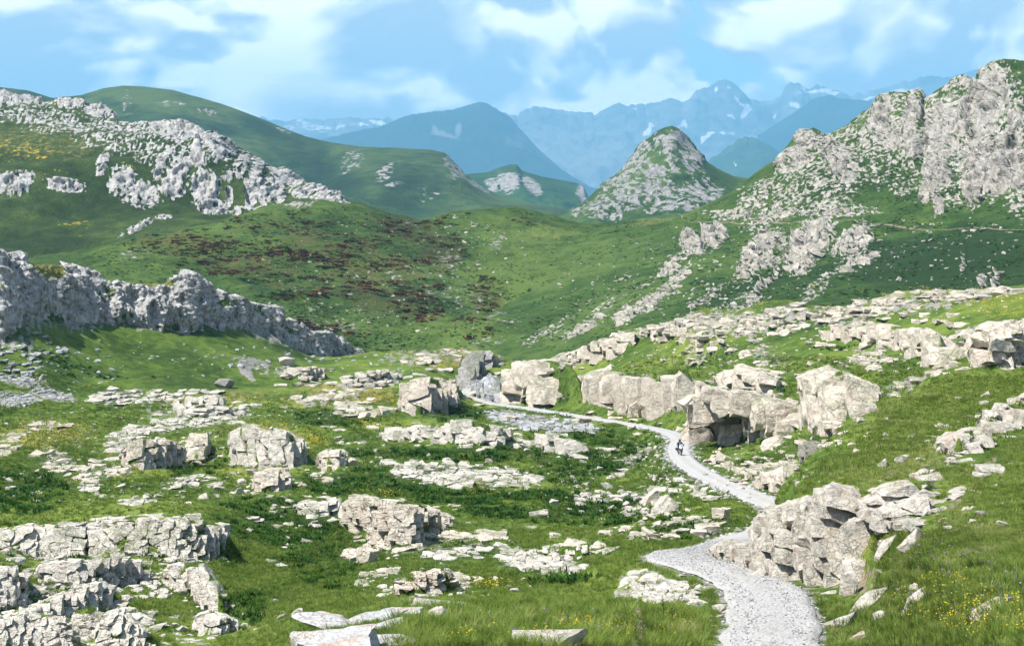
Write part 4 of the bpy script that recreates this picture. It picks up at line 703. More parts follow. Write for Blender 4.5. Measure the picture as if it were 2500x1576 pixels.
main_rows = [row((500, 640, 9500), (2800, 640, 9500)), row((500, 480, 10200), (1200, 480, 10000), (1450, 470, 10000), (1700, 440, 10200), (2100, 420, 10500), (2800, 420, 10500)),
             row((500, 350, 11500), (1250, 360, 11000), (1450, 360, 11000), (1640, 340, 11200), (1800, 330, 11500), (1960, 320, 11800), (2300, 300, 12000), (2800, 300, 12000)),
             row((500, 300, 12500), (1150, 282, 12500), (1210, 272, 12500), (1235, 280, 12500), (1262, 286, 12500), (1290, 264, 12400), (1310, 260, 12400), (1360, 268, 12400), (1405, 276, 12400), (1440, 273, 12400), (1452, 283, 12400), (1480, 266, 12400), (1510, 252, 12400), (1545, 258, 12400), (1570, 254, 12400), (1610, 247, 12400), (1640, 238, 12400), (1668, 248, 12400), (1700, 226, 12500), (1730, 208, 12600), (1755, 197, 12600), (1775, 194, 12600), (1800, 209, 12600), (1835, 242, 12700), (1880, 246, 12700), (1902, 238, 12700), (1917, 212, 12800), (1930, 199, 12800), (1950, 208, 12800), (1975, 217, 12900), (1998, 209, 12900), (2020, 214, 12900), (2050, 226, 12900), (2080, 232, 12900), (2110, 226, 12900), (2160, 214, 12900), (2220, 196, 12900), (2270, 184, 12900), (2300, 190, 12900), (2400, 170, 12900), (2800, 150, 12900)),
             row((500, 420, 14200), (1500, 420, 14200), (2800, 400, 14200))]
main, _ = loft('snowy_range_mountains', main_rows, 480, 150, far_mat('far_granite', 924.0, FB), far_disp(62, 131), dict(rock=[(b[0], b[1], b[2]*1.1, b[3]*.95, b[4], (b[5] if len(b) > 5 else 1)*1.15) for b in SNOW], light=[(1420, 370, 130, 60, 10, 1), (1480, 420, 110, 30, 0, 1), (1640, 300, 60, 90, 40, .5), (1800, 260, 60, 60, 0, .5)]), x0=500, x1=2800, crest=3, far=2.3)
lf_rows = [row((300, 560, 8800), (1300, 560, 8800)), row((300, 360, 11000), (1300, 380, 11000)),
           row((300, 240, 12200), (640, 285, 12200), (700, 296, 12200), (740, 288, 12200), (800, 296, 12200), (860, 300, 12200), (910, 292, 12200), (960, 297, 12200), (1040, 300, 12200), (1300, 340, 12200)), row((300, 400, 13600), (1300, 440, 13600))]
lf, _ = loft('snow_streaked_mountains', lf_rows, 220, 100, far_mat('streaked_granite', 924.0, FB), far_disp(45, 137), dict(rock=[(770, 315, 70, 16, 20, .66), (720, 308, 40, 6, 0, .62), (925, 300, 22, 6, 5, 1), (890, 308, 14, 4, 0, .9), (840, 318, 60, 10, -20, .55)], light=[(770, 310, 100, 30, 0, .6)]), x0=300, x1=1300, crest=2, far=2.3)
dk_rows = [row((500, 640, 6600), (1600, 640, 6600)), row((500, 470, 7200), (900, 460, 7200), (1200, 460, 7300), (1330, 440, 7400), (1420, 465, 7400), (1600, 520, 7400)),
           row((500, 420, 7900), (900, 370, 7900), (1150, 350, 7900), (1250, 350, 8000), (1340, 410, 8000), (1420, 458, 8000), (1600, 510, 8000)),
           row((500, 400, 8500), (700, 356, 8500), (790, 340, 8500), (860, 322, 8500), (920, 312, 8500), (965, 296, 8500), (1000, 283, 8500), (1060, 274, 8500), (1110, 268, 8500), (1145, 256, 8500), (1170, 249, 8500), (1192, 254, 8500), (1220, 275, 8500), (1245, 288, 8500), (1270, 318, 8500), (1310, 362, 8500), (1360, 402, 8500), (1400, 432, 8500), (1435, 452, 8500), (1470, 470, 8500), (1600, 505, 8500)),
           row((500, 480, 9400), (1600, 560, 9400))]
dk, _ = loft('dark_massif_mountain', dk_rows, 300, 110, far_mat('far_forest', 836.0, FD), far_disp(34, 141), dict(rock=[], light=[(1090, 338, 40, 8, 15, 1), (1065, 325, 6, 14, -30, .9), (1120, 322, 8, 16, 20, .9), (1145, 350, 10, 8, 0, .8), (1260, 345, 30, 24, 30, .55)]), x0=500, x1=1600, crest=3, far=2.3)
bl_rows = [row((1600, 560, 5200), (2200, 560, 5200)), row((1600, 480, 5500), (1750, 440, 5500), (1850, 400, 5500), (2200, 440, 5500)),
           row((1600, 450, 6000), (1680, 425, 6000), (1740, 388, 6000), (1800, 345, 6000), (1825, 335, 6000), (1850, 342, 6000), (1900, 368, 6000), (1960, 372, 6000), (2200, 440, 6000)), row((1600, 540, 6600), (2200, 540, 6600))]
bl, _ = loft('blue_spur_hill', bl_rows, 180, 90, far_mat('spur_pasture', 660.0, FG), far_disp(40, 151), dict(rock=[(1795, 405, 10, 5, 0, .6)]), x0=1600, x1=2200, crest=2, far=2.6)
sp_rows = [row((1850, 520, 8200), (2250, 520, 8200)), row((1850, 380, 9200), (1950, 330, 9200), (2050, 320, 9200), (2250, 330, 9200)),
           row((1850, 330, 10000), (1900, 300, 10000), (1950, 268, 10000), (1990, 240, 10000), (2020, 232, 10000), (2060, 242, 10000), (2250, 255, 10000)), row((1850, 420, 11000), (2250, 420, 11000))]
sp, _ = loft('blue_shoulder_mountain', sp_rows, 140, 90, far_mat('shoulder_forest', 836.0, FD), far_disp(30, 157), dict(rock=[]), x0=1850, x1=2250, crest=2, far=2.3)
# the valleys between, low and out of sight, out to the horizon
gxs = np.linspace(-48000, 48000, 90); gys = np.concatenate([np.linspace(-3000, 700, 8), np.geomspace(760, 33800, 70)])
VX, VY = np.meshgrid(gxs, gys); VZ = -75-0.003*np.abs(VY)+20*fbm2(VX/900, VY/900, 3, 161); VZ = np.minimum(VZ, -60)
vl = grid_mesh('valley_terrain', np.stack([VX, VY, VZ], -1), terrain_mat('valley_green', 12.0, bump=0.4), {k: VZ*0 for k in ('rock', 'yellow', 'dry', 'soil', 'light', 'red')}); tag(vl, kind='structure')

# --- grey karst ridge on the left, nearer: a thing of its own
def karst_ridge():
    base = [(-200, 850), (0, 848), (40, 842), (62, 800), (110, 772), (150, 765), (180, 790), (205, 812), (250, 806), (300, 790), (360, 800), (400, 812), (450, 812), (500, 796), (560, 782), (620, 804), (680, 832), (720, 848), (770, 860), (880, 868)]
    top = [(-200, 640), (-60, 618), (0, 614), (30, 622), (60, 636), (90, 648), (150, 650), (200, 656), (228, 676), (250, 694), (300, 700), (350, 696), (405, 690), (440, 674), (466, 669), (488, 690), (520, 713), (560, 724), (600, 739), (640, 749), (672, 751), (700, 779), (735, 794), (762, 812), (800, 815), (862, 852), (880, 866)]
    Yb = ([-200, 0, 150, 250, 450, 620, 750, 880], [436, 440, 478, 494, 510, 554, 590, 622])
    xs = np.arange(-200, 881, 10.0); b = np.interp(xs, *zip(*base)); t = np.interp(xs, *zip(*top)); y0 = np.interp(xs, *Yb); h = (b-t)*y0/FPX
    def r(f, dy): return [(x, bb+(tt-bb)*f, yy+dy*hh) for x, bb, tt, yy, hh in zip(xs, b, t, y0, h)]
    low = [(x, bb+26, yy-2) for x, bb, yy in zip(xs, b, y0)]
    back = [(x, tt+90, yy+40) for x, tt, yy in zip(xs, t, y0)]
    def disp(px, py, X, Y, Z, m):
        f = fbm3(X/5.5, Y/5.5, Z/11, 5, 171, ridged=True, gain=.6)
        return 0.5*fbm3(X/9, Y/9, Z/9, 3, 173)+.45*fbm3(X/1.6, Y/1.6, Z/2.4, 3, 179, ridged=True), 2.6*f*np.clip(m['rock']*1.4, 0.2, 1)
    def rockm(px, py, P): return 1.0-0.12*fbm3(P[..., 0]/4, P[..., 1]/4, P[..., 2]/3, 3, 181)-blobs(px, py, [(250, 720, 30, 20, 0, .5), (540, 740, 40, 12, 10, .5), (690, 800, 30, 12, 30, .5), (20, 700, 40, 16, 0, .4), (110, 655, 46, 22, 15, 1.0), (370, 690, 60, 10, 0, .9), (60, 790, 40, 30, 0, .5), (640, 765, 40, 12, 20, .5), (130, 780, 30, 16, 0, .7), (430, 800, 60, 10, 0, .5), (300, 780, 40, 12, 0, .45)], .6)
    m = terrain_mat('grey_karst_ridge', 1.7, rock_cols=((0.11, 0.108, 0.105), (0.44, 0.43, 0.415), (0.68, 0.665, 0.64)), streak=1.0, bump=1.0)
    o, c = loft('rock_ridge', [low, r(0, 0), r(.45, .10), r(.8, .45), r(1, .85), back], 620, 120, m, disp, dict(rock=rockm, dry=[(110, 655, 60, 26, 15, .8), (370, 690, 70, 12, 0, .8)]), x0=-200, x1=880, crest=4)
    del o['kind']; tag(o, 'long rugged grey limestone ridge tapering down to the right in the left middle distance', 'rock ridge')
    return c
ridge_cast = karst_ridge()
# ------------------------------------------------------------------ rock: blocks parted by joints
import bmesh
ROCKS = {'beige': rock_mat('warm_limestone', 1.4, ((0.201, 0.169, 0.133), (0.498, 0.439, 0.363), (0.636, 0.571, 0.479)), .9, (0.47, 0.385, 0.31), .5),
         'white': rock_mat('white_limestone', 0.9, ((0.224, 0.205, 0.171), (0.494, 0.458, 0.396), (0.634, 0.590, 0.523)), .7, (0.49, 0.44, 0.37), .6),
         'grey': rock_mat('grey_karst', 2.6, ((0.115, 0.118, 0.127), (0.351, 0.356, 0.368), (0.510, 0.510, 0.518)), .5, None, .5),
         'cut': rock_mat('cut_limestone', 0.5, ((0.148, 0.138, 0.123), (0.410, 0.377, 0.326), (0.559, 0.515, 0.449)), 1.2, (0.38, 0.28, 0.20), .3),
         'moss': rock_mat('mossy_limestone', 0.7, ((0.088, 0.088, 0.071), (0.228, 0.211, 0.176), (0.351, 0.334, 0.299)), .6, None, 1.0),
         'shade': rock_mat('dark_shaded_limestone', 1.8, ((0.105, 0.101, 0.096), (0.264, 0.250, 0.233), (0.404, 0.387, 0.360)), .6, None, .6)}  # knoll wall's shade is painted into this darker rock; one dark boulder shares it
def poly(planes, cuts, box=1.0):
    """Convex block about the origin bounded by planes (normal, distance); returns vertices and triangles, broken up finer for larger blocks."""
    bm = bmesh.new(); bmesh.ops.create_cube(bm, size=2*box)
    for n, d in sorted(planes, key=lambda q: q[1]):
        co = [v.co[0]*n[0]+v.co[1]*n[1]+v.co[2]*n[2] for v in bm.verts]
        if not co or max(co) <= d+1e-5: continue
        if min(co) >= d-1e-5: continue
        bmesh.ops.bisect_plane(bm, geom=bm.verts[:]+bm.edges[:]+bm.faces[:], dist=1e-6, plane_co=(n[0]*d, n[1]*d, n[2]*d), plane_no=tuple(n), clear_outer=True)
        bmesh.ops.holes_fill(bm, edges=[e for e in bm.edges if e.is_boundary])
    bmesh.ops.remove_doubles(bm, verts=bm.verts[:], dist=0.02)
    if len(bm.faces) < 4: bm.free(); return None
    bmesh.ops.triangulate(bm, faces=bm.faces[:])
    for _ in range(cuts):
        es = [e for e in bm.edges if e.calc_length() > (0.34 if cuts < 3 else 0.26)]
        if es: bmesh.ops.subdivide_edges(bm, edges=es, cuts=1); bmesh.ops.triangulate(bm, faces=[f for f in bm.faces if len(f.verts) > 3])
    bmesh.ops.recalc_face_normals(bm, faces=bm.faces[:])
    bm.verts.index_update()
    V = np.array([v.co[:] for v in bm.verts]); Fc = np.array([[v.index for v in f.verts] for f in bm.faces]); bm.free()
    return V, Fc
def rnd_planes(rr, k, lo, hi):
    n = rr.normal(size=(k, 3)); n /= np.linalg.norm(n, axis=1)[:, None]
    return list(zip(n, rr.uniform(lo, hi, k)))
def unit(x, y, z):
    n = np.array([x, y, z], float); return n/np.linalg.norm(n)
def warp(A, g, amp):
    """The same gentle bending for every block of an outcrop, so the joints stay closed."""
    a, b, c = A[:, 0]/g, A[:, 1]/g, A[:, 2]/g
    return A+amp*np.stack([fbm3(a, b, c, 3, 201), fbm3(a, b, c+31, 3, 202), fbm3(a+17, b, c*1.8, 3, 203)], -1)
def rock_mesh(name, V, Fc, mat, angle=52):
    me = bpy.data.meshes.new(name); fast_mesh(me, V, Fc, True); me.set_sharp_from_angle(angle=math.radians(angle)); me.materials.append(mat); return me
OCC = np.zeros((270, 560), bool)                               # where rock already lies, by photograph column and row
def mark(W):
    px = W[:, 0]/W[:, 1]*FPX+CX; py = HY-W[:, 2]/W[:, 1]*FPX
    OCC[np.clip((py/6).astype(int), 0, 269), np.clip(((px+400)/6).astype(int), 0, 559)] = True
def add_blocks(root, nm, parts, mat, origin, g, amp):
    A = warp(np.concatenate([p[0] for p in parts]), g, amp); A = warp(A, g*.30, amp*.36); A = warp(A, g*.11, amp*.16); off = 0
    for V, Fc in parts:
        W = A[off:off+len(V)]; off += len(V); mark(W)
        o = bpy.data.objects.new(nm, rock_mesh(nm, W-origin, Fc, mat)); COL.objects.link(o); o.parent = root
def joint_planes(i, q, gap, k=18, lim=6.5):
    d2 = ((q-q[i])**2).sum(1); nb = np.argsort(d2)[1:k+1]; nb = nb[d2[nb] < lim]; out = []
    for j in nb:
        v = q[j]-q[i]; L = np.linalg.norm(v)
        if L > 1e-6: out.append((v/L, L/2*(1-gap)))
    return out
def skirt(l, rr, room):
    """Low broken rock in the turf round an outcrop, where its beds run out."""
    cw, ch = l.cell; w = l.x1-l.x0; tm, bm_ = float(l.top.mean()), float(l.base.mean()); h = bm_-tm; out = []
    n = min(int(13+w/11), room)
    px = rr.normal((l.x0+l.x1)/2, .52*w, n); py = rr.uniform(tm-.05*h, bm_+.45*h, n)+(np.interp(px, l.sx, l.base)-bm_)
    ok = (px > -150) & (px < 2650) & (py < 1590); px, py = px[ok], py[ok]
    if not len(px): return out
    Y = ground_cast.hit(px, py)
    for x, y, d in zip(px, py, Y):
        ix = min(max(int(round((x-GX[0])/(GX[1]-GX[0]))), 0), len(GX)-1); iy = min(int(np.searchsorted(GY, d)), len(GY)-1)
        if dist[iy, ix] < RHALF+.8 or abs(d-float(np.interp(x, l.sx, l.Yb))) > .25*d: continue
        m = d/FPX; s_ = min(cw, 30)*m*rr.uniform(.25, .85); dm = np.array([s_, s_*rr.uniform(.7, 1.2), s_*rr.uniform(.25, .5)])
        got = poly(rnd_planes(rr, 8, .5, .85)+[(unit(rr.normal(0, .12), rr.normal(-.15, .12), 1), rr.uniform(.3, .7))], 1, .9)
        if got is None: continue
        out.append((np.array([(x-CX)/FPX*d, d, -(y-HY)/FPX*d-.12*dm[2]])+got[0]*dm, got[1]))
    return out
def build_beds(l, k):
    """Bedded limestone: courses of blocks split by upright joints, each course and block set a little in or out."""
    rr = np.random.default_rng(1000+k); cw, ch = l.cell; x0, x1 = l.prof[0][0], l.prof[-1][0]
    m = float(l.Yb.mean())/FPX; Hm = float(l.H.max()); parts = []
    h0 = -.35*ch*m; lean = rr.normal(0, .06); D0 = max(cw, ch*1.2)*m
    zfoot = lambda px: -(np.interp(px, l.sx, l.base)-HY)/FPX*np.interp(px, l.sx, l.Yb)
    while h0 < Hm and len(parts) < 285:
        hh = ch*m*rr.choice([.55, .8, 1.0, 1.25, 1.5]); step = rr.normal(0, .10)*D0; px = x0+rr.uniform(-.3, .3)*cw
        while px < x1-.15*cw and len(parts) < 285:
            w = min(cw*rr.choice([.45, .7, 1.0, 1.3, 1.8]), x1-px+.1*cw); pc = px+w/2; px += w
            if rr.random() < l.drop*.4: continue
            Yb, H, T = np.interp(pc, l.sx, l.Yb), np.interp(pc, l.sx, l.H), np.interp(pc, l.sx, l.T); zf = zfoot(pc)
            top = min(h0+hh, H*(1+rr.normal(0, l.rough)))
            if top-h0 < .22*hh: continue
            is_top = h0+hh*1.5 >= H; incave = False; under = None
            if l.cave and l.cave[0] < pc < l.cave[1]:
                arch = H*l.cave[2]*math.sin(math.pi*(pc-l.cave[0])/(l.cave[1]-l.cave[0]))**.5
                incave = (h0+top)/2 < arch
                if not incave and h0 < arch < top: under = arch
            hc = (h0+top)/2; b0 = under if under else h0
            sl = (np.interp(pc+w*.4, l.sx, l.H)-np.interp(pc-w*.4, l.sx, l.H))/(w*.8*m) if h0+hh >= H else 0
            sl += (zfoot(pc+w*.4)-zfoot(pc-w*.4))/(w*.8*m)
            for j in range(l.layers if is_top else 1):
                D = D0*rr.uniform(.9, 1.5)*(1.0 if not is_top else 1.25)
                fy = Yb+l.batter*hc+step+rr.uniform(-.10, .16)*D0+(l.cave[3] if incave else 0)+j*D0*1.05
                if j and fy > Yb+l.batter*H+max(T, D0)*1.1: break
                dims = np.array([w*m/2, D/2, max(top-b0, .15*hh)/2]); s_ = np.clip(sl, -1.2, 1.2)*dims[0]/dims[2]
                pl = [(unit(sd, rr.normal(0, .12), rr.normal(0, .10)), .97) for sd in (-1, 1)]
                pl += [(unit(lean+rr.normal(0, .10), -1, rr.normal(0, .07)+min(l.batter*.6, .6)*dims[2]/dims[1]), rr.uniform(.8, .97)), (unit(rr.normal(0, .05)-s_, rr.normal(-.03, .05), 1), .97/math.hypot(1, s_)), (unit(s_, 0, -1), .98/math.hypot(1, s_))]
                pl += rnd_planes(rr, 6, 1.0, 1.5)
                pxw = w*.41; cuts = 2 if pxw > 9 else 1
                got = poly(pl, cuts, 1.0)
                if got is None: continue
                c = np.array([(pc-CX)/FPX*(fy+D/2*0), fy+D/2, zf+(b0+top)/2-(.1*hh if j else 0)])
                parts.append((c+got[0]*dims, got[1]))
        h0 += hh*.985
    if len(parts) < 1: return
    origin = np.array([((x0+x1)/2-CX)/FPX*l.Yb.mean(), l.Yb.mean(), (-(l.base-HY)/FPX*l.Yb).mean()])
    root = bpy.data.objects.new(l.name, None); root.location = origin; COL.objects.link(root); root.empty_display_size = .5
    tag(root, l.label, l.cat, l.group)
    parts += skirt(l, rr, 290-len(parts)); g = min(cw, ch*1.5)*m
    add_blocks(root, 'rock_block', parts, ROCKS[l.mat], origin, g*1.7, g*.17)
def build_ledge(l, k):
    rr = np.random.default_rng(1000+k if l.seed is None else l.seed)
    pr = np.array(l.prof, float); cw, ch = l.cell; x0, x1 = pr[0, 0], pr[-1, 0]
    Ym = float(l.Yb.mean()); m = Ym/FPX                       # metres per photograph pixel here
    dims = np.array([cw*m, max(cw, ch)*m*1.0, ch*m*1.05])
    S = []
    H_ = float(l.H.max()); rows = int(math.ceil(H_/(ch*m)))+1
    for r in range(rows):
        xs = np.arange(x0+cw*.3, x1-cw*.1, cw)+(cw*.5 if r % 2 else 0)
        for px in xs:
            px = px+rr.uniform(-.42, .42)*cw
            if px < x0 or px > x1 or rr.random() < l.drop: continue
            Yb = np.interp(px, l.sx, l.Yb); H = np.interp(px, l.sx, l.H); T = np.interp(px, l.sx, l.T); zf = -(np.interp(px, l.sx, l.base)-HY)/FPX*Yb
            h = (r+.35+rr.uniform(-.2, .2))*ch*m-.2*ch*m
            if h > H-.15*ch*m: continue
            top_row = h > H-1.3*ch*m; incave = False
            if l.cave and l.cave[0] < px < l.cave[1]:
                incave = h < H*l.cave[2]*math.sin(math.pi*(px-l.cave[0])/(l.cave[1]-l.cave[0]))**.5
            fy = Yb+l.batter*h+(l.cave[3] if incave else 0)+(rr.uniform(-.05, .07) if rr.random() < .8 else rr.uniform(.1, .3))*dims[1]
            for j in range(l.layers if top_row else 1):
                Y = fy+dims[1]*(.45+j*1.0)+rr.uniform(-.2, .2)*dims[1]*(j > 0)
                if j > 0 and Y > Yb+l.batter*H+max(T, dims[1])*1.15: break
                X = (px+rr.uniform(-.3, .3)*cw*(j > 0)-CX)/FPX*Y
                S.append((X, Y, zf+h-(.25*ch*m if j else 0), fy if j == 0 else None, zf+H*(1+rr.normal(0, l.rough)) if top_row else None, (h-H*l.cave[2]*math.sin(math.pi*(px-l.cave[0])/(l.cave[1]-l.cave[0]))**.5) if l.cave and l.cave[0] < px < l.cave[1] and not incave else None))
    if len(S) < 2: return
    if len(S) > 290: S = [S[i] for i in sorted(rr.permutation(len(S))[:290])]
    P = np.array([s[:3] for s in S]); q = P/dims
    origin = np.array([P[:, 0].mean(), l.Yb.mean(), (-(l.base-HY)/FPX*l.Yb).mean()])
    root = bpy.data.objects.new(l.name, None); root.location = origin; COL.objects.link(root); root.empty_display_size = .5
    tag(root, l.label, l.cat, l.group)
    cuts = 3 if cw*.41 > 16 else 2 if cw*.41 > 6.5 else 1
    lean = rr.normal(0, .08)
    parts = []
    for i in range(len(P)):
        pl = joint_planes(i, q, l.gap)
        pl += rnd_planes(rr, 3, .80, 1.2)
        if S[i][3] is not None: pl.append((unit(lean+rr.normal(0, .07), -1, rr.normal(.02, .07)+min(l.batter*.9, 1.1)*dims[2]/dims[1]), max((P[i, 1]-S[i][3])/dims[1], .15)))
        px = P[i, 0]/P[i, 1]*FPX+CX; sl = (np.interp(px+cw*.4, l.sx, l.H-l.base*m)-np.interp(px-cw*.4, l.sx, l.H-l.base*m))/(cw*.8*m)
        if S[i][4] is not None: pl.append((unit(rr.normal(0, .07)-np.clip(sl, -1.5, 1.5)*dims[0]/dims[2], rr.normal(-.05, .07), 1), max((S[i][4]-P[i, 2])/dims[2], .12)/math.hypot(1, np.clip(sl, -1.5, 1.5)*dims[0]/dims[2])))
        pl += [(unit(-1, rr.normal(0, .2), rr.normal(0, .2)), max((px-x0)/cw+.1, .12)), (unit(1, rr.normal(0, .2), rr.normal(0, .2)), max((x1-px)/cw+.1, .12))]
        if S[i][5] is not None: pl.append((unit(rr.normal(0, .15), rr.normal(0, .1), -1), max(S[i][5]/dims[2], .1)))
        got = poly(pl, cuts, 1.02)
        if got is None: continue
        parts.append(((q[i]+got[0])*dims, got[1]))
    if l.name != 'overhanging_rock': parts += skirt(l, rr, 290-len(parts))
    add_blocks(root, 'rock_block', parts, ROCKS[l.mat], origin, min(cw, ch*1.5)*m*1.6, min(cw, ch*1.4)*m*.20)
for k, l in enumerate(LEDGES):
    l.cat = {'rock_outcrop': 'rock outcrop', 'overhanging_rock': 'boulder'}[l.name]; l.group = 'rock outcrops in the meadow'; l.rough = .05
    l.gap = .014 if l.gap == .05 else .010
    (build_beds if l.cell[1] <= 12 else build_ledge)(l, k)
# --- pavements: slabs let into the turf, parted by grassy joints
def pavement(label, shapes, cell, fill=.75, mat='white', thick=.13, seed=0, cast=None, group='limestone pavements in the meadow', tilt=.10):
    cast = cast or ground_cast; rr = np.random.default_rng(5000+seed); cw, ch = cell; pts = []
    for (cx, cy, rx, ry, an) in shapes:
        ca, sa = math.cos(math.radians(an)), math.sin(math.radians(an))
        for v in np.arange(-ry, ry+.1, ch):
            for u in np.arange(-rx, rx+.1, cw):
                uu, vv = u+rr.uniform(-.45, .45)*cw, v+rr.uniform(-.45, .45)*ch
                rad = (uu/rx)**2+(vv/ry)**2
                if rad > 1 or rr.random() > fill*(1.15-.5*rad): continue
                pts.append((cx+uu*ca-vv*sa, cy+uu*sa+vv*ca))
    pts = np.array(pts[:290])
    if len(pts) < 2: return
    Y = cast.hit(pts[:, 0], pts[:, 1]); Y2 = cast.hit(pts[:, 0], pts[:, 1]-ch); m = float(np.median(Y))/FPX
    dy = float(np.clip(np.median(np.abs(Y2-Y)), cw*m*.5, cw*m*2.2))
    P = np.stack([(pts[:, 0]-CX)/FPX*Y, Y, -(pts[:, 1]-HY)/FPX*Y], -1)
    dims = np.array([cw*m, dy, cw*m*.6]); q = P/dims; q2 = q*np.array([1, 1, .3])
    origin = P.mean(0); root = bpy.data.objects.new('slab_outcrop', None); root.location = origin; COL.objects.link(root); root.empty_display_size = .5
    tag(root, label, 'rock slabs', group); parts = []
    for i in range(len(P)):
        pl = [(unit(n[0], n[1], n[2]*.3), d) for n, d in joint_planes(i, q2, .07, 12, 4.5)]+rnd_planes(rr, 5, .42, .75)
        pl += [(unit(rr.normal(.02, tilt), rr.normal(-.10, tilt), 1), thick*rr.uniform(.2, 1.0)/.6), (np.array([0, 0, -1.]), .55)]
        got = poly(pl, 2 if cw*.41 > 9 else 1, 1.0)
        if got is None: continue
        parts.append(((q[i]+got[0])*dims, got[1]))
    add_blocks(root, 'rock_slab', parts, ROCKS[mat], origin, cw*m*1.2, cw*m*.14)
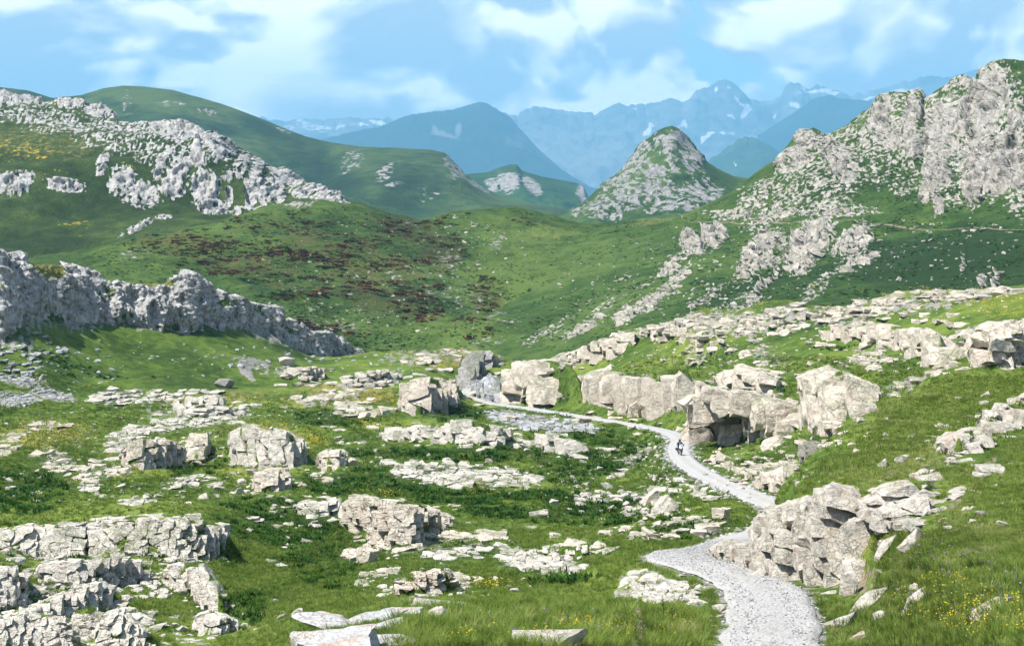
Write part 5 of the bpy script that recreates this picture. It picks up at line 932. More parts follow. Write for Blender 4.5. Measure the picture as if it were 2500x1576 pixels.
PAV = [('pale slabs dotted over the low dome in the middle of the meadow', [(1010, 1148, 85, 24, 3), (1120, 1160, 150, 30, 6), (1270, 1172, 70, 24, 10)], (26, 10), .62, 'white'),
       ('row of grey white slabs between the low dome and the near mound', [(1120, 1355, 75, 16, -6), (1230, 1345, 60, 16, 5), (1330, 1372, 110, 28, 6)], (26, 10), .75, 'white'),
       ('thin slabs banding the slope under the undercut rock nose', [(1030, 1322, 110, 16, -4), (1170, 1310, 90, 12, 0), (900, 1345, 60, 14, -20)], (28, 8), .6, 'beige'),
       ('mossy slabs on the top of the near mound', [(1040, 1420, 80, 22, 0), (930, 1400, 60, 14, -20), (1170, 1410, 60, 14, 5)], (24, 9), .4, 'beige'),
       ('grey scree of broken slabs under the far road', [(1300, 1030, 110, 18, 8), (1240, 1016, 70, 12, 8), (1420, 1040, 46, 14, 8)], (13, 6), .85, 'grey'),
       ('weathered slabs on the flowery knoll left of the far bend', [(900, 925, 70, 14, -8), (780, 970, 70, 8, -8), (880, 1000, 70, 20, 0), (1060, 870, 100, 14, -4)], (22, 8), .55, 'beige'),
       ('pale slabs fanned across the far left meadow', [(270, 975, 60, 24, -10), (360, 965, 80, 18, 0), (470, 950, 70, 12, 0)], (22, 8), .6, 'white'),
       ('long slabs trailing up the middle left hump', [(360, 1045, 100, 14, -10), (500, 1035, 110, 14, -4), (300, 1075, 60, 18, -30)], (24, 7), .55, 'white'),
       ('split pale slabs on the hump at the left picture edge', [(130, 1040, 60, 16, 0), (20, 1080, 40, 30, 0), (140, 1130, 60, 30, 20), (240, 1150, 60, 26, -10)], (22, 10), .5, 'beige'),
       ('faint slabs in the turf below the striped rock', [(300, 1230, 60, 20, -10), (470, 1180, 90, 16, -4), (230, 1190, 60, 14, 0)], (22, 8), .32, 'white'),
       ('white joints of rock between the near tiers, lower left', [(320, 1410, 70, 26, 15), (200, 1440, 60, 20, -20), (370, 1440, 50, 20, 0), (330, 1505, 70, 18, 20), (90, 1460, 50, 30, 0)], (20, 12), .62, 'white'),
       ('small white blocks along the bottom edge, lower left', [(180, 1570, 120, 14, 0), (430, 1568, 110, 10, 0), (100, 1548, 60, 14, 0)], (20, 12), .6, 'white'),
       ('low white blocks at the foot of the left ledge', [(60, 1362, 90, 8, 0), (330, 1372, 80, 8, 3), (30, 1400, 60, 12, 0)], (20, 9), .4, 'white'),
       ('tilted slabs beside the near road on its left bank', [(1590, 1420, 80, 20, 12), (1690, 1470, 60, 14, 8), (1640, 1450, 60, 18, -20), (1560, 1440, 40, 22, -30)], (30, 10), .6, 'white'),
       ('broken slabs scattered below the road beside the motorcycle', [(1545, 1130, 60, 16, -35), (1480, 1215, 70, 12, -8), (1600, 1215, 60, 26, -30), (1700, 1195, 60, 14, 30)], (20, 9), .5, 'white'),
       ('rocky shelf of slabs along the low step left of the near road', [(1560, 1300, 90, 10, 5), (1420, 1330, 80, 14, 15), (1700, 1280, 40, 18, 0)], (22, 9), .5, 'beige'),
       ('bare slabs along the crest of the upper right ridge', [(2230, 730, 220, 20, -5), (2430, 712, 70, 8, -4), (1960, 755, 90, 16, -4)], (28, 6), .6, 'beige'),
       ('shattered slabs on the left shoulder of the upper right ridge', [(1640, 790, 90, 14, -10), (1780, 785, 110, 22, -5), (1880, 800, 90, 18, 0)], (24, 7), .62, 'beige'),
       ('shattered slabs below the crest on the upper right ridge', [(2060, 775, 90, 14, 0), (2250, 775, 130, 16, 4), (2180, 830, 90, 16, 10), (2400, 820, 90, 20, -10)], (26, 8), .55, 'beige'),
       ('loose slabs down the grass below the right ridge', [(1850, 850, 30, 30, 20), (1870, 885, 40, 20, 10), (1700, 880, 40, 20, 0), (2130, 880, 60, 26, 0)], (18, 9), .45, 'beige'),
       ('sloping slabs leading up to the right ridge', [(1440, 855, 90, 20, -22), (1510, 825, 50, 16, -22)], (26, 9), .7, 'beige'),
       ('flat slabs on the shelf above the tilted crag', [(2040, 930, 80, 12, 0), (1880, 925, 50, 12, 0), (2120, 960, 50, 10, -20)], (26, 8), .5, 'beige'),
       ('slabs climbing the right slope towards the ridge', [(2220, 940, 70, 14, -25), (2300, 905, 60, 12, -25), (2390, 890, 60, 14, -20)], (26, 9), .5, 'beige'),
       ('pale top slabs of the undercut boulder', [(1870, 990, 70, 10, 14), (1800, 960, 50, 8, 5), (1940, 1005, 40, 8, 15)], (30, 8), .8, 'beige'),
       ('rubble slope of slabs under the tilted crag', [(1900, 1135, 60, 26, -20), (1870, 1165, 40, 14, -20), (1950, 1080, 60, 14, 20)], (20, 9), .5, 'beige'),
       ('grey slabs breaking the upper right grass slope', [(2340, 1110, 70, 18, -30), (2420, 1150, 60, 14, -30), (2280, 1170, 60, 14, -35)], (34, 10), .4, 'cut'),
       ('tan slabs bedded in the slope right of the roadside face', [(2180, 1290, 60, 14, -35), (2260, 1260, 60, 12, -30), (2330, 1210, 50, 12, -30)], (36, 10), .45, 'cut'),
       ('grey scree in the corner under the left ridge', [(40, 970, 60, 18, 4), (130, 962, 50, 12, 12), (40, 925, 50, 10, 10)], (11, 6), .85, 'grey'),
       ('stones strewn under the fluted left crag', [(40, 880, 60, 40, 20), (110, 840, 50, 26, 20)], (14, 9), .4, 'grey')]
for k, (lb, sh, ce, fi, mt) in enumerate(PAV): pavement(lb, sh, ce, fi, mt, seed=k)

# --- crags on the mountain sides: upright blocks standing out of the slope
def crag(label, shapes, cell, mat, cast, seed=0, fill=.9, proud=.9, group='crags on the mountain sides'):
    rr = np.random.default_rng(7000+seed); cw, ch = cell; pts = []
    for (cx, cy, rx, ry, an) in shapes:
        ca, sa = math.cos(math.radians(an)), math.sin(math.radians(an))
        for v in np.arange(-ry, ry+.1, ch):
            for u in np.arange(-rx, rx+.1, cw):
                uu, vv = u+rr.uniform(-.45, .45)*cw, v+rr.uniform(-.45, .45)*ch; rad = (uu/rx)**2+(vv/ry)**2
                if rad > 1 or rr.random() > fill*(1.1-.3*rad): continue
                pts.append((cx+uu*ca-vv*sa, cy+uu*sa+vv*ca))
    pts = np.array(pts)
    if len(pts) > 290: pts = pts[rr.permutation(len(pts))[:290]]
    Y = cast.hit(pts[:, 0], pts[:, 1]); m = float(np.median(Y))/FPX
    P = np.stack([(pts[:, 0]-CX)/FPX*Y, Y, -(pts[:, 1]-HY)/FPX*Y], -1)
    dims = np.array([cw*m, cw*m*1.3, ch*m]); q = P/dims; q2 = q*np.array([1, .35, 1])
    origin = P.mean(0); root = bpy.data.objects.new('rock_crag', None); root.location = origin; COL.objects.link(root); root.empty_display_size = .5
    tag(root, label, 'crag', group); parts = []
    for i in range(len(P)):
        pl = [(unit(n[0], n[1]*.35, n[2]), d) for n, d in joint_planes(i, q2, .02, 12, 4.5)]+rnd_planes(rr, 6, .42, .85)
        pl += [(unit(rr.normal(-.1, .35), -1, rr.normal(.5, .3)), proud*rr.uniform(.1, 1)**1.5)]
        got = poly(pl, 1, 1.0)
        if got is None: continue
        parts.append(((q[i]+got[0])*dims, got[1]))
    add_blocks(root, 'rock_block', parts, ROCKS[mat], origin, cw*m*1.5, cw*m*.22)
ROCKS['far'] = rock_mat('mountain_limestone', 4.5, ((0.140, 0.128, 0.114), (0.372, 0.341, 0.294), (0.522, 0.480, 0.417)), .4, (0.32, 0.275, 0.22), .5)
ROCKS['farw'] = rock_mat('pale_mountain_limestone', 4.5, ((0.149, 0.154, 0.159), (0.404, 0.400, 0.395), (0.562, 0.554, 0.544)), .4, None, .5)
for k, (lb, sh, ce, mt, cs) in enumerate([
    ('pointed pale spur hanging below the great summit wall', [(2380, 468, 26, 34, 10), (2265, 470, 18, 24, 0), (2292, 502, 11, 28, 0)], (12, 22), 'far', rm_cast),
    ('pale tilted fin of rock under the mountain track', [(1690, 592, 24, 34, -35), (1735, 576, 12, 28, -30), (1760, 562, 10, 22, -30)], (12, 20), 'far', rm_cast),
    ('grey slanting slabs under the middle of the mountain track', [(1870, 605, 52, 34, -35), (1830, 650, 34, 20, -40)], (14, 14), 'far', rm_cast),
    ('large smooth pale slab slanting below the mountain track', [(1985, 590, 60, 34, -48), (1955, 635, 40, 22, -50)], (20, 18), 'far', rm_cast),
    ('broken pale slabs right of the large slanting slab', [(2085, 590, 50, 22, -35), (2100, 640, 44, 16, -30)], (14, 13), 'far', rm_cast),
    ('dark sided rock knob low on the crag mountain above the valley floor', [(1522, 775, 18, 24, 25)], (12, 16), 'far', rm_cast),
    ('string of small grey rocks running down the flank of the crag mountain', [(1650, 645, 60, 9, -40), (1640, 700, 70, 10, -40), (1560, 755, 60, 10, -35), (1440, 795, 60, 12, -32)], (12, 9), 'far', rm_cast),
    ('small crags along the near end of the mountain track', [(1790, 524, 60, 7, 3), (1900, 528, 60, 8, 0), (2010, 520, 70, 10, 0)], (11, 9), 'far', rm_cast)]):
    crag(lb, sh, ce, mt, cs, k, .6, .45)
# ------------------------------------------------------------------ loose rock
rr = np.random.default_rng(77)
def loose_mesh(nm, k, flat, mat, cuts=2):
    r2 = np.random.default_rng(9000+k)
    V, Fc = poly(rnd_planes(r2, 11, .38, .72)+[(np.array([0, 0, 1.]), flat), (np.array([0, 0, -1.]), .5)], cuts, .8)
    V = warp(V+k*7.3, .5, .07)-k*7.3; V = warp(V+k*3.1, .16, .022)-k*3.1
    return rock_mesh(nm, V, Fc, mat, 30)
LIB = {m: [loose_mesh('boulder', 40*j+i, f, ROCKS[m]) for i, f in enumerate((.5, .34, .26, .6, .42, .3, .22, .5))] for j, m in enumerate(('white', 'beige', 'grey', 'cut', 'far'))}
orange = rock_mat('lichened_limestone', 0.35, ((0.176, 0.167, 0.159), (0.412, 0.409, 0.400), (0.527, 0.522, 0.510)), 1.4, (0.42, 0.27, 0.16), .0)
def put_rock(nm, me, px, py, w, h, label, cat, group=None, Y=None, rz=0, tilt=(0, 0), sink=.25, dep=.8, cast=None):
    Y = Y or float((cast or ground_cast).hit(px, py)[0]); m = Y/FPX
    o = bpy.data.objects.new(nm, me); COL.objects.link(o)
    o.location = ((px-CX)/FPX*Y, Y, -(py-HY)/FPX*Y+h*m*(.5-sink)); o.scale = (w*m/1.15, max(w, h)*m*dep/1.15, h*m/.95)
    o.rotation_euler = (tilt[0], tilt[1], rz); tag(o, label, cat, group)
    c = np.array(o.location)[None]; mark(c); mark(c+np.array([[w*m*.3, 0, 0]])); mark(c-np.array([[w*m*.3, 0, 0]]))
    return o
TR = [ # traced one by one: column, foot row, width, height, roll, library, variant
    (1345, 1575, 130, 48, -.10, 'cut', 1, 'broad white rock at the bottom edge of the foreground grass'), (1068, 1512, 62, 40, -.45, 'cut', 4, 'small pointed white rock standing in the foreground grass'),
    (1080, 1482, 118, 16, .05, 'cut', 2, 'long flat pale slab lying along the brow of the foreground grass'),
    (2125, 1478, 100, 40, -.62, 'cut', 6, 'large smooth pale slab tilted in the grass right of the near road'), (2058, 1530, 62, 34, -.45, 'cut', 1, 'white wedge shaped rock at the right edge of the near road'),
    (2150, 1512, 36, 24, -.5, 'cut', 0, 'small pale rock between the wedge rock and the thin ribs'), (2092, 1566, 34, 20, -.4, 'cut', 3, 'small pale rock at the bottom edge right of the near road'),
    (2235, 1478, 90, 22, -.62, 'cut', 5, 'thin pale rib of rock rising in the flowery right slope'), (2445, 1486, 140, 20, -.28, 'cut', 6, 'long thin pale rib at the right picture edge among yellow flowers'),
    (2165, 1345, 70, 34, -.85, 'cut', 6, 'upright leaning pale slab right of the roadside face'), (2228, 1330, 52, 36, -.9, 'cut', 1, 'grey slab standing in bare earth above the leaning slab'),
    (2070, 1452, 30, 62, -.1, 'cut', 3, 'narrow upright stone at the right foot of the roadside face'), (1855, 1412, 52, 26, -.5, 'cut', 4, 'fallen brown shaded block at the foot of the roadside face'),
    (2012, 1222, 62, 34, 0, 'cut', 0, 'rounded pale block on the very top of the roadside face'), (2060, 1216, 34, 28, 0, 'cut', 3, 'small round white block beside the topmost block of the roadside face'),
    (2010, 1206, 40, 14, -.2, 'cut', 5, 'flat pale stone in the grass above the roadside face'),
    (1612, 1252, 56, 36, -.75, 'white', 4, 'large leaning pale boulder below the road, right one of a pair'), (1595, 1226, 40, 30, -.7, 'beige', 0, 'darker leaning boulder below the road, left one of a pair'),
    (1764, 1266, 36, 32, 0, 'beige', 3, 'squarish brown and grey boulder near the edge of the grass slope'), (1730, 1306, 48, 34, 0, 'beige', 0, 'pale cracked boulder just above the near road bend'),
    (1705, 1312, 28, 26, 0, 'beige', 4, 'smaller boulder left of the cracked boulder above the near bend'), (1668, 1300, 40, 16, 0, 'white', 1, 'flat pale stone lying left of the boulders above the near bend'),
    (2105, 1012, 44, 30, 0, 'cut', 3, 'triangular pale stone standing alone high on the right slope'), (2100, 1030, 22, 14, 0, 'cut', 0, 'small stone just below the triangular stone'),
    (1888, 1092, 62, 36, -.5, 'beige', 6, 'big smooth grey slab leaning at the right of the cave mouth'), (1352, 1232, 24, 16, 0, 'white', 0, 'small stacked rock alone in the middle meadow'), (1315, 1258, 34, 16, 0, 'white', 5, 'low flat rock below the small stacked rock in the meadow'),
    (900, 1372, 44, 38, .1, 'beige', 3, 'dark sided squared boulder beside the hollow left of the near mound'), (872, 1366, 36, 20, -.3, 'white', 1, 'pale slab leaning against the dark sided boulder'),
    (862, 1136, 26, 20, 0, 'white', 0, 'white block sitting in the dark leafy plants'), (1250, 1090, 20, 14, 0, 'white', 4, 'first of three small blocks right of the long low ledge'), (1262, 1096, 18, 14, 0, 'white', 3, 'second of three small blocks right of the long low ledge'), (1286, 1104, 16, 12, 0, 'white', 0, 'third of three small blocks right of the long low ledge'),
    (1464, 1148, 16, 11, 0, 'white', 0, 'lone small white stone in the grass left of the motorcycle'), (725, 1500, 24, 18, -.3, 'white', 4, 'lone white stone on the grass left of the lichened rock'), (690, 1508, 26, 14, -.4, 'white', 1, 'small white stone below the lone stone by the lichened rock'),
    (700, 890, 40, 22, 0, 'white', 0, 'round topped pale boulder in the far left meadow'), (720, 918, 36, 22, 0, 'white', 3, 'pale boulder below the round topped one in the far left meadow'),
    (545, 945, 34, 26, 0, 'shade', 0, 'mossy dark boulder beside the grey scree streak')]
LIB['shade'] = [loose_mesh('boulder', 300, .5, ROCKS['shade'])]
for px, py, w, h, roll, lib, v, lb in TR: put_rock('boulder', LIB[lib][v], px, py, w, h, lb, 'boulder', 'single boulders in the grass', tilt=(.1, roll))
# the lichened slabs in front
def slab_stack():
    root = bpy.data.objects.new('lichened_rock', None); COL.objects.link(root)
    base = []
    spec = [(812, 1592, 175, 62, -.10, .8, 0), (900, 1545, 120, 22, -.16, .7, 1), (930, 1578, 130, 30, -.20, .8, 2), (800, 1524, 120, 22, .10, .7, 5), (905, 1516, 130, 18, -.06, .7, 6), (742, 1578, 52, 50, .2, .9, 3), (860, 1565, 90, 26, -.12, .7, 4), (975, 1500, 70, 14, -.05, .7, 6)]
    Y0 = float(ground_cast.hit(830, 1574)[0])
    root.location = ((830-CX)/FPX*Y0, Y0, -(1574-HY)/FPX*Y0); root.empty_display_size = .3
    for k, (px, py, w, h, roll, dep, v) in enumerate(spec):
        Y = Y0+(1576-py)*.09; m = Y/FPX
        o = bpy.data.objects.new('rock_slab', loose_mesh('rock_slab', 400+k, .34, orange, 3)); COL.objects.link(o); o.parent = root
        o.location = Vector(((px-CX)/FPX*Y, Y, -(py-HY)/FPX*Y+h*m*.2))-root.location; o.scale = (w*m/1.1, w*m*dep/1.1, h*m/.8); o.rotation_euler = (.12, roll, rr.uniform(-.2, .2))
        for f in (-.4, -.2, 0, .2, .4): mark(np.array([[(px+w*f-CX)/FPX*Y, Y, -(py-h*.4-HY)/FPX*Y]]))
    tag(root, 'smooth grey slabs with orange lichen at the bottom edge, left of the foreground grass', 'boulder', 'single boulders in the grass')
slab_stack()
# strewn stones by area: the larger ones are things of their own, the rest a litter
FIELDS = [ # shapes, number, size range, library, caster, label, group
    ([(620, 1140, 60, 90), (420, 1200, 260, 40), (150, 1180, 160, 50)], 150, (5, 22), 'white', ground_cast, 'loose pale stone strewn over the left meadow', 'stones in the left meadow'),
    ([(760, 1290, 70, 60), (700, 1230, 60, 40)], 40, (6, 24), 'white', ground_cast, 'pale stone in the leafy hollow left of the undercut rock', 'stones in the leafy hollow'),
    ([(1500, 1230, 120, 40), (1600, 1240, 80, 50), (1430, 1210, 60, 20)], 110, (6, 26), 'white', ground_cast, 'tumbled pale stone on the bank below the road', 'stones below the road'),
    ([(1660, 1180, 110, 24), (1790, 1200, 60, 24), (1560, 1110, 60, 30)], 110, (5, 18), 'white', ground_cast, 'stone spilled down the road edge below the bend', 'stones spilled from the road edge'),
    ([(1780, 1150, 70, 40), (1850, 1180, 60, 20), (1900, 1110, 60, 30)], 70, (6, 22), 'beige', ground_cast, 'tan stone among the rubble under the cave', 'stones under the cave'),
    ([(1620, 1440, 110, 40), (1760, 1500, 50, 30)], 60, (8, 34), 'cut', ground_cast, 'pale stone in the grass on the left bank of the near road', 'stones by the near road'),
    ([(1700, 1285, 90, 30), (1560, 1300, 100, 24)], 50, (6, 26), 'beige', ground_cast, 'pale rock on the step above the near road bend', 'stones above the near bend'),
    ([(2300, 1250, 200, 120), (2200, 1100, 160, 80), (2400, 1000, 120, 60)], 90, (6, 34), 'cut', ground_cast, 'grey stone poking out of the right grass slope', 'stones on the right slope'),
    ([(1180, 1430, 140, 24), (960, 1410, 100, 30), (1000, 1450, 200, 20)], 70, (6, 24), 'white', ground_cast, 'flat pale stone on the near mound', 'stones on the near mound'),
    ([(1150, 1160, 200, 40), (1350, 1170, 100, 30), (880, 1100, 80, 50)], 90, (5, 16), 'white', ground_cast, 'small pale stone around the low dome in the meadow', 'stones around the low dome'),
    ([(250, 1430, 260, 60), (200, 1540, 260, 40), (300, 1370, 260, 10)], 160, (6, 24), 'white', ground_cast, 'white stone among the lower left rock tiers', 'stones among the lower left tiers'),
    ([(150, 900, 140, 60), (600, 880, 120, 40), (820, 870, 160, 20)], 110, (4, 14), 'grey', ground_cast, 'grey stone on the grass below the left ridge', 'stones below the left ridge'),
    ([(1700, 870, 120, 30), (1900, 870, 120, 40), (2150, 870, 120, 40), (1560, 880, 120, 20)], 120, (4, 16), 'beige', ground_cast, 'small pale stone on the green slope below the right ridge', 'stones below the right ridge'),
    ([(1900, 650, 330, 110), (2300, 620, 220, 90), (1600, 720, 180, 60), (1480, 780, 120, 50)], 330, (3, 13), 'far', rm_cast, 'pale rock on the side of the crag mountain', 'rocks on the crag mountain'),
    ([(2150, 440, 260, 60), (1900, 480, 180, 40)], 120, (3, 12), 'far', rm_cast, 'pale rock under the walls of the crag mountain', 'rocks under the walls of the crag mountain'),
    ([(1150, 640, 120, 100), (900, 740, 260, 80), (1050, 560, 160, 40)], 130, (3, 10), 'far', bowl_cast, 'pale rock in the red heath of the bowl', 'rocks in the red heath')]
POOL = []
for sh, n, (lo, hi), lib, cs, lb, gr in FIELDS:
    wts = np.array([s[2]*s[3] for s in sh]); wts = wts/wts.sum()
    for _ in range(n):
        c = sh[rr.choice(len(sh), p=wts)]; a = rr.uniform(0, 2*math.pi); rad = math.sqrt(rr.random()); px, py = c[0]+c[2]*rad*math.cos(a), c[1]+c[3]*rad*math.sin(a)
        if not cs.ok(px, py)[0]: continue
        s = lo*(hi/lo)**(rr.random()**1.9); POOL.append((s, px, py, lib, cs, lb, gr))
POOL.sort(key=lambda q: -q[0])
# each stone is named from the nearest landmark, by side and by how far out it lies
MARKS = [(1190, 955, 'grey rock face at the far bend'), (1320, 960, 'rounded roadside boulder'), (1565, 985, 'long cracked road cliff'), (1830, 1040, 'undercut cave boulder'), (2040, 985, 'tilted pale crag'), (1975, 1115, 'dark mossy hollow'),
         (1790, 1150, 'tumbled roadside boulders'), (1895, 1178, 'low step by the road'), (1980, 1330, 'tall roadside face'), (2190, 1225, 'flat slabs above the roadside face'), (2350, 1080, 'tilted slope ledge'), (2450, 1020, 'stepped edge ledge'), (1660, 820, 'dark mouthed ridge ledge'),
         (2180, 830, 'long ridge rock band'), (2450, 840, 'large tan edge ledge'), (1450, 860, 'sloping slab face'), (1090, 1065, 'long low ledge'), (1355, 1088, 'broken wedge of blocks'), (960, 1280, 'undercut rock nose'), (650, 1100, 'big fractured crag'), (370, 1110, 'striped rock'),
         (485, 990, 'pair of pale crags'), (660, 1178, 'crumbling block pile'), (810, 1130, 'three squared blocks'), (1045, 970, 'fissured outcrop'), (1185, 905, 'dark rock wall on the knoll'), (900, 925, 'low slab bank'), (780, 1240, 'cluster of pale blocks'), (1040, 1425, 'mossy mound ledge'),
         (1380, 1355, 'square slab stack'), (740, 912, 'split rocks below the knoll'), (100, 1328, 'white ledge at the left edge'), (380, 1320, 'white ledge with the deep shadow'), (230, 1405, 'cracked white band'), (480, 1450, 'white shoulder by the gully'), (10, 1450, 'tall white edge blocks'),
         (175, 1475, 'leaning white slabs'), (60, 1555, 'jumbled corner rocks'), (305, 1555, 'domed white rock'), (525, 1525, 'outcrop at the gully mouth'), (1120, 1158, 'low slab dome'), (1610, 1420, 'slabs beside the near road'), (1610, 1240, 'pair of leaning boulders'),
         (1730, 1290, 'cracked boulder above the bend'), (2125, 1460, 'large tilted slab'), (830, 1540, 'lichened slabs'), (1985, 590, 'great slanting slab'), (1690, 592, 'tilted rock fin'), (2090, 610, 'broken mountain slabs'), (2005, 380, 'tan rock tooth'), (2380, 400, 'great summit wall'), (1522, 775, 'dark sided rock knob'), (2300, 330, 'middle mountain wall')]
WORD = {'white': 'white stone', 'beige': 'tan stone', 'grey': 'grey stone', 'cut': 'pale stone', 'far': 'pale rock'}
ORD = ['nearest', 'second', 'third', 'fourth', 'fifth', 'sixth', 'seventh', 'eighth', 'ninth', 'tenth', 'eleventh', 'twelfth', 'thirteenth', 'fourteenth', 'fifteenth', 'sixteenth', 'seventeenth', 'eighteenth', 'nineteenth', 'twentieth', 'twenty first', 'twenty second', 'twenty third', 'twenty fourth', 'twenty fifth', 'twenty sixth', 'twenty seventh', 'twenty eighth', 'twenty ninth', 'thirtieth', 'thirty first', 'thirty second', 'outermost']
TOP = []
for q in POOL[:290]:
    px, py = min(max(q[1], -40), 2540), q[2]; d = [math.hypot((px-a)*.6, py-b) for a, b, _ in MARKS]; i = int(np.argmin(d)); dx, dy = (px-MARKS[i][0])*.6, py-MARKS[i][1]
    side = ('to the right of' if dx > 0 else 'to the left of') if abs(dx) > abs(dy) else ('below' if dy > 0 else 'above')
    TOP.append([(side, i, q[3]), d[i], px, py, q])
seen = {}
for t in sorted(TOP, key=lambda t: t[1]):
    n = seen.get(t[0], 0); seen[t[0]] = n+1; side, i, lib = t[0]
    t.append(('%s %s %s the %s' % (ORD[min(n, 32)], WORD[lib], side, MARKS[i][2])))
for key, dd, px, py, (s, _, _, lib, cs, lb, gr), lab in TOP:
    put_rock('loose_rock', LIB[lib][rr.integers(0, 8)], px, py, s, s*rr.uniform(.45, .8), lab, 'rock', gr, rz=rr.uniform(-.6, .6), tilt=(rr.normal(0, .2), rr.normal(0, .25)), cast=cs, dep=rr.uniform(.7, 1.1))
# ------------------------------------------------------------------ litter and growth too fine to count: instanced
def scatter(name, label, protos, pts, scl, rot, shade, idx=None):
    c = bpy.data.collections.new(name+'_kinds')
    for me in protos: c.objects.link(bpy.data.objects.new(me.name, me))
    me = bpy.data.meshes.new(name); me.vertices.add(len(pts)); me.vertices.foreach_set('co', np.asarray(pts, np.float32).reshape(-1))
    for nm, ty, v in (('scl', 'FLOAT_VECTOR', scl), ('rot', 'FLOAT_VECTOR', rot)):
        a = me.attributes.new(nm, ty, 'POINT'); a.data.foreach_set('vector', np.asarray(v, np.float32).reshape(-1))
    a = me.attributes.new('shade', 'FLOAT', 'POINT'); a.data.foreach_set('value', np.asarray(shade, np.float32))
    a = me.attributes.new('pick', 'INT', 'POINT'); a.data.foreach_set('value', np.asarray(idx if idx is not None else rr.integers(0, len(protos), len(pts)), np.int32))
    me.update(); o = bpy.data.objects.new(name, me); COL.objects.link(o); tag(o, label, kind='stuff')
    ng = bpy.data.node_groups.new(name, 'GeometryNodeTree')
    ng.interface.new_socket('Geometry', in_out='INPUT', socket_type='NodeSocketGeometry'); ng.interface.new_socket('Geometry', in_out='OUTPUT', socket_type='NodeSocketGeometry')
    N, L = ng.nodes, ng.links; gi, go = N.new('NodeGroupInput'), N.new('NodeGroupOutput')
    ip = N.new('GeometryNodeInstanceOnPoints'); ci = N.new('GeometryNodeCollectionInfo'); ci.inputs['Collection'].default_value = c
    ci.inputs['Separate Children'].default_value = True; ci.inputs['Reset Children'].default_value = True
    ip.inputs['Pick Instance'].default_value = True
    def na(nm, ty):
        n = N.new('GeometryNodeInputNamedAttribute'); n.data_type = ty; n.inputs['Name'].default_value = nm; return n.outputs['Attribute']
    L.new(gi.outputs[0], ip.inputs['Points']); L.new(ci.outputs[0], ip.inputs['Instance']); L.new(na('pick', 'INT'), ip.inputs['Instance Index'])
    L.new(na('rot', 'FLOAT_VECTOR'), ip.inputs['Rotation']); L.new(na('scl', 'FLOAT_VECTOR'), ip.inputs['Scale']); L.new(ip.outputs[0], go.inputs[0])
    md = o.modifiers.new('scatter', 'NODES'); md.node_group = ng
    return o
def sample(n, region=None, lst=None, ymin=600, ymax=1576, x0=-60, x1=2560):
    """n places in the picture, uniformly or within soft patches."""
    if lst is None: return rr.uniform(x0, x1, n), rr.uniform(ymin, ymax, n)
    w = np.array([b[2]*b[3]*(b[5] if len(b) > 5 else 1) for b in lst]); k = rr.choice(len(lst), n, p=w/w.sum()); B = np.array([(list(b)+[0])[:5] for b in lst])[k]
    a, r = rr.uniform(0, 2*np.pi, n), np.sqrt(rr.random(n))*1.15; u, v = B[:, 2]*r*np.cos(a), B[:, 3]*r*np.sin(a); t = np.radians(B[:, 4])
    return B[:, 0]+u*np.cos(t)-v*np.sin(t), B[:, 1]+u*np.sin(t)+v*np.cos(t)
def road_dist(px, Y):
    ix = np.clip(np.round((px-GX[0])/(GX[1]-GX[0])).astype(int), 0, len(GX)-1); iy = np.clip(np.searchsorted(GY, Y), 0, len(GY)-1); return dist[iy, ix]
def on_ground(px, py, clear=.1, rockp=.9, Ylim=(30, 480)):
    m = (px > -380) & (px < 2880) & (py < 1640); px, py = px[m], py[m]
    Y = ground_cast.hit(px, py); ok = (Y > Ylim[0]) & (Y < Ylim[1]) & (road_dist(px, Y) > RHALF+clear)
    occ = OCC[np.clip((py/6).astype(int), 0, 269), np.clip(((px+400)/6).astype(int), 0, 559)]
    ok &= ~(occ & (rr.random(len(px)) < rockp)); ok &= ~((blobs(px, py, SOIL_BLOBS, .4) > .45) & (rr.random(len(px)) < .85))
    px, Y = px[ok], Y[ok]; z = ground_sample(px, Y)
    return np.stack([(px-CX)/FPX*Y, Y, z], -1), px, HY-z/Y*FPX
# the rest of the stones
EXTRA = [([(450, 1130, 420, 110), (250, 1050, 260, 60), (700, 1000, 200, 50), (1150, 1150, 300, 60)], 420, (3, 9), 'white', ground_cast), ([(1500, 1200, 260, 90), (1100, 1370, 300, 60), (1600, 1120, 160, 50)], 330, (3, 10), 'white', ground_cast),
         ([(1900, 850, 500, 60), (2250, 740, 260, 40), (1700, 790, 200, 40)], 360, (3, 9), 'beige', ground_cast), ([(250, 1430, 300, 120)], 240, (3, 10), 'white', ground_cast), ([(2250, 1150, 260, 180), (1900, 1120, 160, 70)], 160, (4, 12), 'cut', ground_cast),
         ([(2000, 560, 480, 200), (1600, 700, 240, 110)], 420, (2.5, 7), 'far', rm_cast), ([(1000, 680, 420, 160)], 240, (2.5, 6), 'far', bowl_cast), ([(300, 880, 300, 70), (900, 880, 250, 30)], 160, (3, 8), 'grey', ground_cast)]
for sh, n, (lo, hi), lib, cs in EXTRA:
    for _ in range(n):
        c = sh[rr.integers(0, len(sh))]; a, r_ = rr.uniform(0, 6.28), math.sqrt(rr.random()); px, py = c[0]+c[2]*r_*math.cos(a), c[1]+c[3]*r_*math.sin(a)
        if -380 < px < 2880 and cs.ok(px, py)[0] and road_dist(np.array([px]), cs.hit(px, py))[0] > 1.9: POOL.append((lo*(hi/lo)**(rr.random()**1.5), px, py, lib, cs, '', ''))
by = {}
for s, px, py, lib, cs, lb, gr in POOL[290:]: by.setdefault(lib, []).append((s, px, py, cs))
PT, SC_, RO, ID = [], [], [], []; kinds = []
